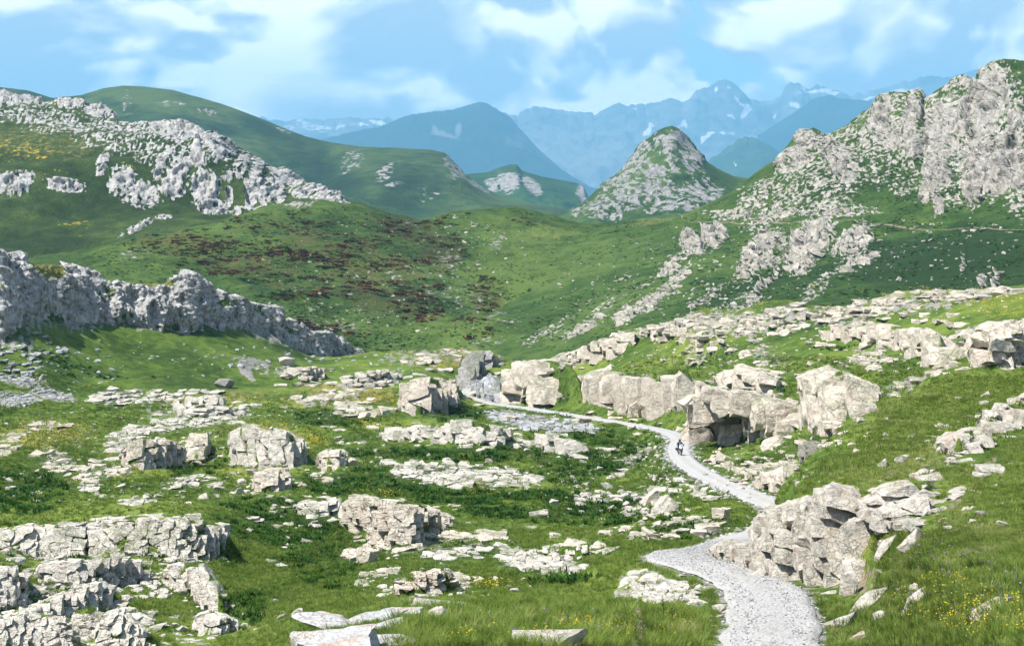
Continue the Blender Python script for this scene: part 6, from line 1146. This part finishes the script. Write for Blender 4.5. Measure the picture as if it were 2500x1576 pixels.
for lib, lst in by.items():
    off_ = len(kinds); kinds += LIB[lib][:5]
    for s, px, py, cs in lst:
        Y = float(cs.hit(px, py)[0]); m = Y/FPX; PT.append(((px-CX)/FPX*Y, Y, -(py-HY)/FPX*Y)); SC_.append((s*m, s*m*rr.uniform(.7, 1.1), s*m*rr.uniform(.5, .9))); RO.append((rr.normal(0, .25), rr.normal(0, .25), rr.uniform(0, 6.28))); ID.append(off_+rr.integers(0, 5))
scatter('rubble', 'small stones littering the meadows and slopes', kinds, PT, SC_, RO, np.zeros(len(PT)), ID)
# loose gravel of the near road
gm_ = NT('gravel_stone'); gc = gm_.attr('shade', 'INSTANCER'); gmat = gm_.finish(gm_.ramp(gc, [(0, (0.27, 0.266, 0.26)), (.5, (0.41, 0.406, 0.40)), (1, (0.52, 0.516, 0.51))]), .9)
GR = [loose_mesh('gravel_stone', 500+i, .4, gmat, 0) for i in range(5)]
near = np.where((rc[:, 1] < 110))[0]; n = 12000; i = near[rr.integers(0, len(near), n)]; w = rr.normal(0, .62, n); w = np.where(np.abs(w) < 1.25, w, rr.uniform(-1, 1, n)*1.1)
e_ = np.sign(w)*RHALF*np.minimum(np.abs(w), 1.22); gp = rc[i, :2]+nr[i]*e_[:, None]+rr.uniform(-.25, .25, (n, 1))*tg[i]
inn = np.abs(w) < .97; gz = rc[i, 2]+.05
gpx = gp[:, 0]/gp[:, 1]*FPX+CX; gz = np.where(inn, gz, ground_sample(gpx, gp[:, 1])+.02)
sz = .012*(3.6)**(rr.random(n)**2.4)*np.where(inn, 1, 1.5); S3 = np.stack([sz, sz*rr.uniform(.7, 1, n), sz*rr.uniform(.5, .8, n)], -1)*1.5
scatter('gravel', 'loose pale gravel on the near road', GR, np.stack([gp[:, 0], gp[:, 1], gz], -1), S3, np.stack([rr.normal(0, .3, n), rr.normal(0, .3, n), rr.uniform(0, 6.28, n)], -1), rr.random(n))
# edge stones along the far road
far_i = np.where(rc[:, 1] >= 110)[0]; n = 2600; i = far_i[rr.integers(0, len(far_i), n)]; sd = np.where(rr.random(n) < .7, 1, -1)
e_ = sd*(RHALF+np.abs(rr.normal(0, .55, n))-.1); gp = rc[i, :2]+nr[i]*e_[:, None]; gz = ground_sample(gp[:, 0]/gp[:, 1]*FPX+CX, gp[:, 1])+.02
sz = .10*(4.0)**(rr.random(n)**2); S3 = np.stack([sz, sz, sz*.7], -1)
scatter('edge_rubble', 'pale rubble along the edges of the far road', GR, np.stack([gp[:, 0], gp[:, 1], gz], -1), S3, np.stack([rr.normal(0, .3, n), rr.normal(0, .3, n), rr.uniform(0, 6.28, n)], -1), rr.uniform(.3, 1, n))
# grass tufts
def leafmat(name, stops, tr=.25):
    t = NT(name); s = t.attr('shade', 'INSTANCER'); col = t.scaled(t.ramp(s, stops), ALBEDO)
    d = t.nd('ShaderNodeBsdfDiffuse'); t.put(d.inputs[0], col); tl = t.nd('ShaderNodeBsdfTranslucent'); t.put(tl.inputs[0], col)
    mx = t.nd('ShaderNodeMixShader'); mx.inputs[0].default_value = tr; t.t.links.new(d.outputs[0], mx.inputs[1]); t.t.links.new(tl.outputs[0], mx.inputs[2]); t.t.links.new(mx.outputs[0], t.out.inputs[0]); return t.m
def tuft(nm, k, nb, h, rad, wid, mat, lean=.5, seg=2):
    r2 = np.random.default_rng(600+k); V, Fc = [], []
    for b in range(nb):
        a = r2.uniform(0, 6.28); r0 = rad*math.sqrt(r2.random())*.6; b0 = np.array([r0*math.cos(a), r0*math.sin(a), -.05*h]); hh = h*r2.uniform(.55, 1.1); ln = lean*r2.uniform(.3, 1.2)*hh; a2 = a+r2.normal(0, .7)
        side = np.array([-math.sin(a2), math.cos(a2), 0])*wid*r2.uniform(.7, 1.2); i0 = len(V)
        for s in range(seg+1):
            f = s/seg; c = b0+np.array([math.cos(a2), math.sin(a2), 0])*ln*f*f+np.array([0, 0, hh*(f-.25*f*f*lean)]); ww = side*(1-f)**.7
            if s == seg: V.append(c)
            else: V += [c-ww, c+ww]
        for s in range(seg):
            j = i0+2*s
            if s == seg-1: Fc.append((j, j+1, j+2))
            else: Fc += [(j, j+1, j+3), (j, j+3, j+2)]
    me = bpy.data.meshes.new(nm); fast_mesh(me, np.array(V), np.array(Fc)); me.materials.append(mat); return me
gmat2 = leafmat('grass_blade', [(0, (0.062, 0.110, 0.022)), (.42, (0.185, 0.270, 0.050)), (.75, (0.32, 0.39, 0.105)), (1, (0.56, 0.48, 0.25))], .42)
TUFTS = [tuft('tuft', i, 16, .19, .17, .008, gmat2, .8) for i in range(5)]
px, py = sample(56000, ymin=1290, ymax=1600); a1 = (px > 1700) & (rr.random(len(px)) < .6)
px2, py2 = sample(34000, x0=1850, x1=2560, ymin=880, ymax=1600)
px, py = np.concatenate([px, px2]), np.concatenate([py, py2])
P, gx_, gy_ = on_ground(px, py, .25, .97, (34, 175))
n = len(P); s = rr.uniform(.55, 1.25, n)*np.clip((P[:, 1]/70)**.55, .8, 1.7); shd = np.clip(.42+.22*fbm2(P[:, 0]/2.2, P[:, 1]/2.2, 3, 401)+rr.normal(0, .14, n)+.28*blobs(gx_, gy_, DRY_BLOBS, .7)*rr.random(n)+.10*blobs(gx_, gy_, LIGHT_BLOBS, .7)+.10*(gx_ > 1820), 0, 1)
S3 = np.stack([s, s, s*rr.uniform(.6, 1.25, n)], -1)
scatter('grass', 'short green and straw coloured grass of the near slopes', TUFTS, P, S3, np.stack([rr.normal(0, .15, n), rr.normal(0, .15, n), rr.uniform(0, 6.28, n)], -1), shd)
# taller tussocks in front
px, py = sample(1500, ymin=1470, ymax=1590, x0=950, x1=1720); px2, py2 = sample(900, ymin=1380, ymax=1590, x0=2020, x1=2540)
P, gx_, gy_ = on_ground(np.concatenate([px, px2]), np.concatenate([py, py2]), .4, 1.0, (34, 90)); n = len(P); s = rr.uniform(.9, 1.7, n)
TUSS = [tuft('tussock', 20+i, 34, .30, .20, .007, gmat2, .75, 3) for i in range(4)]
scatter('tall_grass', 'taller grass tussocks in the foreground', TUSS, P, np.stack([s, s, s], -1), np.stack([0*s, 0*s, rr.uniform(0, 6.28, n)], -1), np.clip(.45+.3*fbm2(P[:, 0]/1.4, P[:, 1]/1.4, 2, 403)+rr.normal(0, .12, n), 0, 1))
# coarse sward further off
SW = [tuft('sward', 40+i, 14, .22, .30, .022, gmat2, .8, 2) for i in range(4)]
px, py = sample(72000, ymin=870, ymax=1500); P, gx_, gy_ = on_ground(px, py, .3, .72, (85, 430)); n = len(P); s = rr.uniform(.6, 1.3, n)*np.clip(P[:, 1]/150, .8, 2.0)
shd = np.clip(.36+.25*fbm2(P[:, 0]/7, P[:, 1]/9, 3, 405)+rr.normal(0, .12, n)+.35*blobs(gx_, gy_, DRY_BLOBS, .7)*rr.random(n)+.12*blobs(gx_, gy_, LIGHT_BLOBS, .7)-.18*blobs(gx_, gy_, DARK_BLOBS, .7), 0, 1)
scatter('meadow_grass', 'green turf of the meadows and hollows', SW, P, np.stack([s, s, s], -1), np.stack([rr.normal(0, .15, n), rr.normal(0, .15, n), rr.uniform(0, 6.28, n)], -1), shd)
# broad leaved plants in the damp hollows
dmat = leafmat('dock_leaf', [(0, (0.022, 0.058, 0.012)), (.5, (0.048, 0.125, 0.024)), (1, (0.11, 0.22, 0.05))], .3)
DK = [tuft('leafy_clump', 60+i, 13, .42, .32, .075, dmat, .8, 2) for i in range(4)]
px, py = sample(12000, lst=DARK_BLOBS); P, gx_, gy_ = on_ground(px, py, .5, .97, (60, 450)); n = len(P)
keep = fbm2(P[:, 0]/5, P[:, 1]/7, 3, 409)+rr.normal(0, .25, n) > .05; P = P[keep]; n = len(P); s = rr.uniform(.5, 1.35, n)*np.clip(P[:, 1]/160, .8, 1.6)
scatter('leafy_plants', 'dark broad leaved plants in the damp hollows', DK, P, np.stack([s, s, s], -1), np.stack([rr.normal(0, .2, n), rr.normal(0, .2, n), rr.uniform(0, 6.28, n)], -1), np.clip(rr.normal(.5, .28, n), 0, 1))
# flowers
def flower_mesh(k, mat, nf, rad, sz):
    r2 = np.random.default_rng(800+k); V, Fc = [], []
    for f in range(nf):
        c = np.array([r2.normal(0, rad), r2.normal(0, rad), r2.uniform(.12, .3)]); nrm = unit(r2.normal(0, .5), r2.normal(-.5, .4), 1); u = np.cross(nrm, [0, 1, 0]); u /= np.linalg.norm(u); v = np.cross(nrm, u); i0 = len(V); V.append(c+nrm*sz*.25)
        for j in range(6): a = j*math.pi/3; V.append(c+(u*math.cos(a)+v*math.sin(a))*sz*r2.uniform(.8, 1.1))
        Fc += [(i0, i0+1+j, i0+1+(j+1) % 6) for j in range(6)]
    me = bpy.data.meshes.new('flower_patch'); fast_mesh(me, np.array(V), np.array(Fc)); me.materials.append(mat); return me
ym = leafmat('yellow_petal', [(0, (0.48, 0.37, 0.02)), (1, (0.66, 0.55, 0.06))], .15); vm = leafmat('violet_petal', [(0, (0.13, 0.12, 0.34)), (1, (0.38, 0.24, 0.45))], .15)
px, py = sample(800, lst=[(1420, 1545, 70, 16, 0), (1390, 1525, 50, 12, 0), (1520, 1540, 30, 30, 0), (1660, 1530, 50, 40, 0), (2420, 1520, 110, 50, 0), (2300, 1470, 100, 60, 0), (1080, 1570, 60, 10, 0), (1240, 1560, 120, 12, 0)])
P, _, _ = on_ground(px, py, .3, 1, (34, 90)); n = len(P); s = rr.uniform(.6, 1.2, n)
scatter('yellow_flowers', 'small yellow flowers in the foreground grass', [flower_mesh(i, ym, 3, .10, .021) for i in range(4)], P, np.stack([s, s, s], -1), np.stack([0*s, 0*s, rr.uniform(0, 6.28, n)], -1), rr.random(n))
px, py = sample(260, lst=[(1330, 1535, 200, 30, 0), (2330, 1440, 150, 80, 0), (2200, 1380, 100, 50, -30)]); P, _, _ = on_ground(px, py, .3, 1, (34, 95)); n = len(P); s = rr.uniform(.6, 1.2, n)
scatter('violet_flowers', 'few violet flowers in the foreground grass', [flower_mesh(10+i, vm, 2, .08, .026) for i in range(3)], P, np.stack([s, s, s], -1), np.stack([0*s, 0*s, rr.uniform(0, 6.28, n)], -1), rr.random(n))
px, py = sample(4200, lst=[b for b in YELLOW_BLOBS if b[1] < 1450]); P, gx_, gy_ = on_ground(px, py, .3, .7, (90, 480)); n = len(P); keep = fbm2(P[:, 0]/4, P[:, 1]/6, 3, 411)+rr.normal(0, .15, n) > .08; P = P[keep]; n = len(P); s = rr.uniform(.6, 1.3, n)*np.clip(P[:, 1]/170, .8, 2.2)
scatter('flower_carpet', 'drifts of yellow flowers on the rocky humps', [flower_mesh(20+i, ym, 7, .30, .036) for i in range(4)], P, np.stack([s, s, s], -1), np.stack([0*s, 0*s, rr.uniform(0, 6.28, n)], -1), rr.random(n))
# heath on the bowl
hm = leafmat('heath_leaf', [(0, (0.028, 0.055, 0.014)), (.4, (0.060, 0.105, 0.024)), (.58, (0.09, 0.045, 0.028)), (1, (0.20, 0.070, 0.050))], .2)
HE = [tuft('heath_clump', 90+i, 16, .75, .8, .16, hm, .7, 2) for i in range(4)]
px, py = sample(5200, lst=BOWL_RED); k_ = bowl_cast.ok(px, py); px, py = px[k_], py[k_]; Y = bowl_cast.hit(px, py); gp = np.stack([(px-CX)/FPX*Y, Y, -(py-HY)/FPX*Y], -1); nzs = fbm3(gp[:, 0]/22, gp[:, 1]/22, gp[:, 2]/12, 3, 415)+rr.normal(0, .2, len(gp)); keep = nzs > -.05; gp = gp[keep]; n = len(gp); s = rr.uniform(.5, 1.5, n)
s = s*rr.choice([.6, 1, 1.7], n)
scatter('heath', 'low red and dark green heath shrubs in the bowl', HE, gp, np.stack([s*1.7, s*1.2, s*.6], -1), np.stack([0*s, 0*s, rr.uniform(0, 6.28, n)], -1), np.clip(.50+.5*nzs[keep]+rr.normal(0, .15, n), 0, 1))
px, py = sample(14000, x0=200, x1=1650, ymin=490, ymax=860); k_ = bowl_cast.ok(px, py); px, py = px[k_], py[k_]; Y = bowl_cast.hit(px, py); gp = np.stack([(px-CX)/FPX*Y, Y, -(py-HY)/FPX*Y], -1); keep = fbm3(gp[:, 0]/18, gp[:, 1]/18, gp[:, 2]/10, 3, 417)+rr.normal(0, .2, len(gp)) > .12; gp = gp[keep]; n = len(gp); s = rr.uniform(.4, 1.1, n)
scatter('low_scrub', 'low green scrub dotting the bowl', HE, gp, np.stack([s*1.4, s, s*.6], -1), np.stack([0*s, 0*s, rr.uniform(0, 6.28, n)], -1), np.clip(rr.normal(.22, .14, n), 0, .45))
px, py = sample(13000, x0=1300, x1=2560, ymin=320, ymax=860); k_ = rm_cast.ok(px, py); px, py = px[k_], py[k_]; Y = rm_cast.hit(px, py); gp = np.stack([(px-CX)/FPX*Y, Y, -(py-HY)/FPX*Y], -1); keep = fbm3(gp[:, 0]/20, gp[:, 1]/20, gp[:, 2]/14, 3, 419)+rr.normal(0, .2, len(gp)) > .05; gp = gp[keep]; n = len(gp); s = rr.uniform(.4, 1.1, n)
scatter('slope_scrub', 'low green scrub dotting the crag mountain', HE, gp, np.stack([s*1.4, s, s*.6], -1), np.stack([0*s, 0*s, rr.uniform(0, 6.28, n)], -1), np.clip(rr.normal(.18, .12, n), 0, .42))
# ------------------------------------------------------------------ plants one can point to
def flat(name, col, rough=.6, metal=0, spec=.4): t = NT(name); return t.finish(col, rough, None, spec, metal)
def noisy(name, c0, c1, scale, rough=.6, metal=0.0):
    t = NT(name); return t.finish(t.ramp(t.noise(t.obj(), scale, 4, .6), [(.35, c0), (.65, c1)]), rough, None, .4, metal)
leaf_m, stem_m = noisy('dock_green', (0.02, 0.06, 0.012), (0.05, 0.11, 0.02), 9), noisy('dock_stem', (0.06, 0.05, 0.02), (0.09, 0.08, 0.03), 9)
def lathe_tube(path, rad, mat, nm, parent, seg=8):
    V, Fc = [], []; path = [Vector(p) for p in path]
    for i, p in enumerate(path):
        d = (path[min(i+1, len(path)-1)]-path[max(i-1, 0)]).normalized(); a = d.orthogonal().normalized(); b = d.cross(a); r = rad[i] if isinstance(rad, (list, tuple)) else rad
        for k in range(seg): t = 2*math.pi*k/seg; V.append(p+a*math.cos(t)*r+b*math.sin(t)*r)
    for i in range(len(path)-1):
        for k in range(seg): Fc.append((i*seg+k, i*seg+(k+1) % seg, (i+1)*seg+(k+1) % seg, (i+1)*seg+k))
    Fc += [tuple(range(seg))[::-1], tuple(range((len(path)-1)*seg, len(path)*seg))]
    return mk(nm, V, Fc, mat, parent, True)
def mk(nm, V, Fc, mat, parent, smooth=False):
    me = bpy.data.meshes.new(nm); me.from_pydata([tuple(v) for v in V], [], Fc); me.update()
    if smooth: me.polygons.foreach_set('use_smooth', [True]*len(me.polygons)); me.set_sharp_from_angle(angle=math.radians(50))
    me.materials.append(mat); o = bpy.data.objects.new(nm, me); COL.objects.link(o); o.parent = parent; return o
def dock(px, py, h, label, seed):
    r2 = random.Random(seed); Y = float(ground_cast.hit(px, py)[0]); root = bpy.data.objects.new('dock_plant', None); COL.objects.link(root)
    root.location = ((px-CX)/FPX*Y, Y, -(py-HY)/FPX*Y-.03); root.empty_display_size = .2; tag(root, label, 'plant', 'tall leafy plants by the near road')
    lathe_tube([(0, 0, 0), (.02, 0, h*.5), (.0, .02, h)], [.018, .014, .005], stem_m, 'stem', root, 6)
    for k in range(11):
        f = k/11; a = k*2.4+r2.uniform(-.3, .3); L = h*(.42-.22*f); z0 = h*(.08+.8*f); d = Vector((math.cos(a), math.sin(a), 0)); s = Vector((-d.y, d.x, 0)); up = .75
        pts = []
        for t, w in ((0, .012), (.3, .5), (.65, .42), (1, .0)):
            c = d*L*t*.8+Vector((0, 0, z0+L*(up*t-.35*t*t))); pts.append((c, s*L*.26*w+Vector((0, 0, .0)), Vector((0, 0, L*.06*(w > .1)))))
        V = []; 
        for c, w, u in pts: V += [c-w+u, c, c+w+u]
        Fc = [(3*i+j, 3*i+j+1, 3*i+j+4, 3*i+j+3) for i in range(3) for j in range(2)]
        mk('leaf', V, Fc, leaf_m, root)
dock(1618, 1512, .75, 'tall dark leafy plant standing left of the near gravel road', 3)
dock(1640, 1518, .5, 'shorter dark leafy plant right beside the tall one, left of the near road', 5)
dock(2005, 1482, .42, 'single dark leafy plant at the right edge of the near gravel road', 8)
# ------------------------------------------------------------------ people
def skinned(nm, joints, bones, mat, parent=None):
    me = bpy.data.meshes.new(nm); me.from_pydata([j[:3] for j in joints], bones, []); me.update()
    o = bpy.data.objects.new(nm, me); COL.objects.link(o); o.parent = parent; me.materials.append(mat)
    o.modifiers.new('skin', 'SKIN'); md = o.modifiers.new('smooth', 'SUBSURF'); md.levels = 1; md.render_levels = 2
    for i, j in enumerate(joints): me.skin_vertices[0].data[i].radius = (j[3], j[4] if len(j) > 4 else j[3])
    me.skin_vertices[0].data[0].use_root = True
    return o
def ball(nm, loc, sc_, mat, parent, seg=14, zmin=None):
    bm = bmesh.new(); bmesh.ops.create_uvsphere(bm, u_segments=seg, v_segments=10, radius=1)
    for v in bm.verts:
        if zmin is not None and v.co.z < zmin: v.co.z = zmin
        v.co = Vector((v.co.x*sc_[0]+loc[0], v.co.y*sc_[1]+loc[1], v.co.z*sc_[2]+loc[2]))
    me = bpy.data.meshes.new(nm); bm.to_mesh(me); bm.free(); me.polygons.foreach_set('use_smooth', [True]*len(me.polygons)); me.materials.append(mat)
    o = bpy.data.objects.new(nm, me); COL.objects.link(o); o.parent = parent; return o
navy, black_c, skin_m = noisy('navy_riding_cloth', (0.010, 0.018, 0.045), (0.022, 0.035, 0.08), 14, .8), noisy('black_cloth', (0.012, 0.013, 0.016), (0.028, 0.029, 0.033), 14, .8), noisy('skin', (0.42, 0.26, 0.19), (0.5, 0.32, 0.24), 20)
tyre_m, chrome, paint, alu = noisy('tyre_rubber', (0.014, 0.014, 0.014), (0.03, 0.03, 0.03), 30, .85), flat('chrome', (0.75, 0.76, 0.78), .25, 1), noisy('dark_blue_paint', (0.01, 0.014, 0.03), (0.015, 0.022, 0.045), 5, .3), noisy('cast_aluminium', (0.32, 0.32, 0.33), (0.45, 0.45, 0.46), 12, .45, .6)
glass_m = flat('windscreen', (0.22, 0.32, 0.42), .08, 0, .6); lamp_m = NT('headlamp_glass'); lamp_m = lamp_m.finish((0.9, 0.88, 0.85), .1, None, .6, 0, **{'Emission Color': (1.0, .95, .88, 1), 'Emission Strength': 2.2}); red_m = flat('red_badge_paint', (0.35, 0.02, 0.02), .4)
Yb_ = 234.0; pbx = 1660.0
k_ = int(np.argmin(np.abs(rc[:, 1]-Yb_)+np.where(rc[:, 1] > 200, 0, 99))); base_r = Vector(((pbx-CX)/FPX*Yb_, Yb_, rc[k_, 2]+.06))
bike = bpy.data.objects.new('motorcycle', None); COL.objects.link(bike); bike.location = base_r; bike.rotation_euler = (0, 0, math.radians(6)); bike.empty_display_size = .4
tag(bike, 'dark touring motorcycle with lit headlamp riding towards the camera on the gravel road', 'motorcycle')
def ring(nm, c, R, r, mat, parent, seg=28, sq=1.0):
    V, Fc = [], []
    for i in range(seg):
        a = 2*math.pi*i/seg
        for j in range(8): b = 2*math.pi*j/8; V.append((c[0]+r*sq*math.sin(b), c[1]+(R+r*math.cos(b))*math.cos(a), c[2]+(R+r*math.cos(b))*math.sin(a)))
    for i in range(seg):
        for j in range(8): Fc.append((i*8+j, i*8+(j+1) % 8, ((i+1) % seg)*8+(j+1) % 8, ((i+1) % seg)*8+j))
    return mk(nm, V, Fc, mat, parent, True)
def wheel(y, R, w):
    e = ring('wheel', (0, y, R), R-.09, .018, alu, bike)
    ring('tyre', (0, y, R), R-.05, .05, tyre_m, e, sq=w)
    for k in range(8): a = k*math.pi/4; lathe_tube([(0, y, R), (0, y+(R-.09)*math.cos(a), R+(R-.09)*math.sin(a))], .006, chrome, 'spoke', e, 5)
    lathe_tube([(-.06, y, R), (.06, y, R)], .035, alu, 'hub', e, 10)
wheel(-.75, .32, 1.1); wheel(.72, .31, 1.4)                     # the machine faces -Y, towards the camera
for s in (-1, 1): lathe_tube([(s*.09, -.75, .32), (s*.09, -.58, .72), (s*.09, -.48, .98)], .024, chrome, 'fork_leg', bike)
lathe_tube([(0, -.95, .60), (0, -.85, .66), (0, -.70, .68), (0, -.56, .62)], [.05, .07, .07, .04], paint, 'mudguard', bike)
ball('engine', (0, .0, .42), (.20, .30, .20), alu, bike); ball('fuel_tank', (0, -.12, .82), (.17, .32, .15), paint, bike); ball('tank_badge', (-.13, -.22, .82), (.05, .06, .05), red_m, bike, 8)
lathe_tube([(0, -.45, .9), (0, -.1, .62), (0, .3, .62), (0, .7, .45)], .045, black_c, 'frame', bike)
ball('seat', (0, .38, .80), (.15, .40, .07), black_c, bike); ball('tail', (0, .85, .82), (.11, .18, .08), paint, bike)
for s in (-1, 1):
    ball('pannier', (s*.30, .68, .62), (.11, .24, .17), black_c, bike, 10)
    lathe_tube([(s*.05, -.46, 1.02), (s*.26, -.42, 1.08), (s*.40, -.30, 1.06)], .015, black_c, 'handlebar', bike)
    m_ = lathe_tube([(s*.30, -.40, 1.08), (s*.38, -.44, 1.20)], .008, black_c, 'mirror', bike); ball('mirror_glass', (s*.40, -.45, 1.23), (.07, .02, .045), chrome, m_, 10)
    lathe_tube([(s*.16, -.2, .32), (s*.20, .3, .26), (s*.20, .85, .34)], [.03, .04, .05], chrome, 'exhaust', bike)
    lathe_tube([(s*.15, .05, .36), (s*.30, .05, .36)], .015, alu, 'footpeg', bike, 6)
hl = ball('headlamp', (0, -.64, .90), (.11, .06, .10), chrome, bike); ball('lens', (0, -.67, .90), (.095, .05, .088), lamp_m, hl, 12)
V = []; Fc = []
for i in range(6):
    t = i/5; w = .16*(1-.45*t*t)
    for j in range(5): u = j/4*2-1; V.append((u*w, -.60+.22*t+.07*u*u, .98+.28*t))
for th in (0, 1):
    for i in range(5):
        for j in range(4): Fc.append((i*5+j, i*5+j+1, (i+1)*5+j+1, (i+1)*5+j))
    break
mk('windscreen', V, Fc, glass_m, bike, True)
J = [(0, .30, .90, .17, .14), (0, .27, 1.12, .16, .12), (0, .20, 1.36, .19, .12), (0, .15, 1.48, .07), (0, .12, 1.56, .07),          # pelvis, waist, chest, neck, head base
     (-.21, .17, 1.40, .075), (-.36, -.04, 1.18, .055), (-.39, -.28, 1.07, .042), (.21, .17, 1.40, .075), (.36, -.04, 1.18, .055), (.39, -.28, 1.07, .042),
     (-.14, .22, .86, .10), (-.27, -.16, .80, .075), (-.26, .06, .42, .055), (-.26, -.10, .36, .05), (.14, .22, .86, .10), (.27, -.16, .80, .075), (.26, .06, .42, .055), (.26, -.10, .36, .05),
     (-.39, -.36, 1.06, .035), (.39, -.36, 1.06, .035)]
E = [(0, 1), (1, 2), (2, 3), (3, 4), (2, 5), (5, 6), (6, 7), (7, 19), (2, 8), (8, 9), (9, 10), (10, 20), (0, 11), (11, 12), (12, 13), (13, 14), (0, 15), (15, 16), (16, 17), (17, 18)]
rider = skinned('person', J, E, navy); rider.location = bike.location; rider.rotation_euler = bike.rotation_euler
tag(rider, 'rider in dark navy jacket, trousers and helmet seated on the motorcycle', 'person')
hel = ball('helmet', (0, .09, 1.66), (.135, .16, .15), paint, rider, 16); ball('visor', (0, -.03, 1.665), (.10, .055, .055), black_c, hel, 12)
ball('jacket_panel', (0, .09, 1.28), (.11, .05, .13), noisy('pale_blue_cloth', (0.12, 0.22, 0.36), (0.2, 0.32, 0.45), 8), rider, 10)
for s in (-1, 1): ball('glove', (s*.39, -.33, 1.065), (.05, .07, .045), black_c, rider, 10); ball('boot', (s*.26, -.05, .36), (.055, .14, .06), black_c, rider, 10)
# walker on the pass
Yh = float(rm_cast.hit(1665, 535)[0]); hk = Vector(((1665-CX)/FPX*Yh, Yh, -(535-HY)/FPX*Yh))
white_c = noisy('white_shirt', (0.6, 0.62, 0.66), (0.75, 0.76, 0.78), 8, .9)
J = [(0, 0, .92, .15, .11), (0, 0, 1.18, .15, .11), (0, .02, 1.40, .18, .11), (0, 0, 1.52, .06), (0, -.02, 1.60, .07), (.03, -.02, 1.70, .085), (-.21, .01, 1.40, .065), (-.27, .03, 1.14, .05), (-.25, -.08, .92, .04), (.21, .01, 1.40, .065), (.28, .02, 1.14, .05), (.27, -.06, .92, .04),
     (-.10, 0, .86, .09), (-.12, -.10, .48, .065), (-.12, .02, .08, .05), (-.12, -.12, .05, .045), (.10, 0, .86, .09), (.12, .06, .48, .065), (.12, .20, .10, .05), (.12, .07, .05, .045)]
E = [(0, 1), (1, 2), (2, 3), (3, 4), (4, 5), (2, 6), (6, 7), (7, 8), (2, 9), (9, 10), (10, 11), (0, 12), (12, 13), (13, 14), (14, 15), (0, 16), (16, 17), (17, 18), (18, 19)]
w_ = skinned('person', J, E, white_c); w_.location = hk; tag(w_, 'tiny walker in pale shirt with a dark pack on the grassy pass', 'person')
ball('backpack', (.02, .16, 1.26), (.15, .10, .22), navy, w_, 10); ball('hair', (.03, 0, 1.74), (.09, .10, .08), black_c, w_, 10); ball('trousers', (0, 0, .84), (.17, .13, .15), navy, w_, 10)
# ------------------------------------------------------------------ the air
def haze_box():
    x0, x1, y0, y1, z0, z1 = -49000, 49000, -3200, 34200, -260, HAZE_TOP
    V = [(x, y, z) for z in (z0, z1) for y in (y0, y1) for x in (x0, x1)]
    Fc = [(0, 2, 3, 1), (4, 5, 7, 6), (0, 1, 5, 4), (2, 6, 7, 3), (0, 4, 6, 2), (1, 3, 7, 5)]
    me = bpy.data.meshes.new('haze'); me.from_pydata(V, [], Fc); me.update()
    m = bpy.data.materials.new('alpine_air'); m.use_nodes = True; t = m.node_tree; t.nodes.clear()
    o = t.nodes.new('ShaderNodeOutputMaterial'); v = t.nodes.new('ShaderNodeVolumePrincipled')
    v.inputs['Color'].default_value = HAZE_COL; v.inputs['Density'].default_value = HAZE_D; v.inputs['Anisotropy'].default_value = 0.0
    t.links.new(v.outputs[0], o.inputs['Volume']); m.cycles.homogeneous_volume = True if hasattr(m.cycles, 'homogeneous_volume') else True
    me.materials.append(m); ob = bpy.data.objects.new('haze', me); COL.objects.link(ob); tag(ob, 'pale blue summer haze over the valleys', kind='stuff')
HAZE_TOP, HAZE_COL, HAZE_D = 2600.0, (0.25, 0.66, 1.0, 1), 5.8e-5
haze_box()
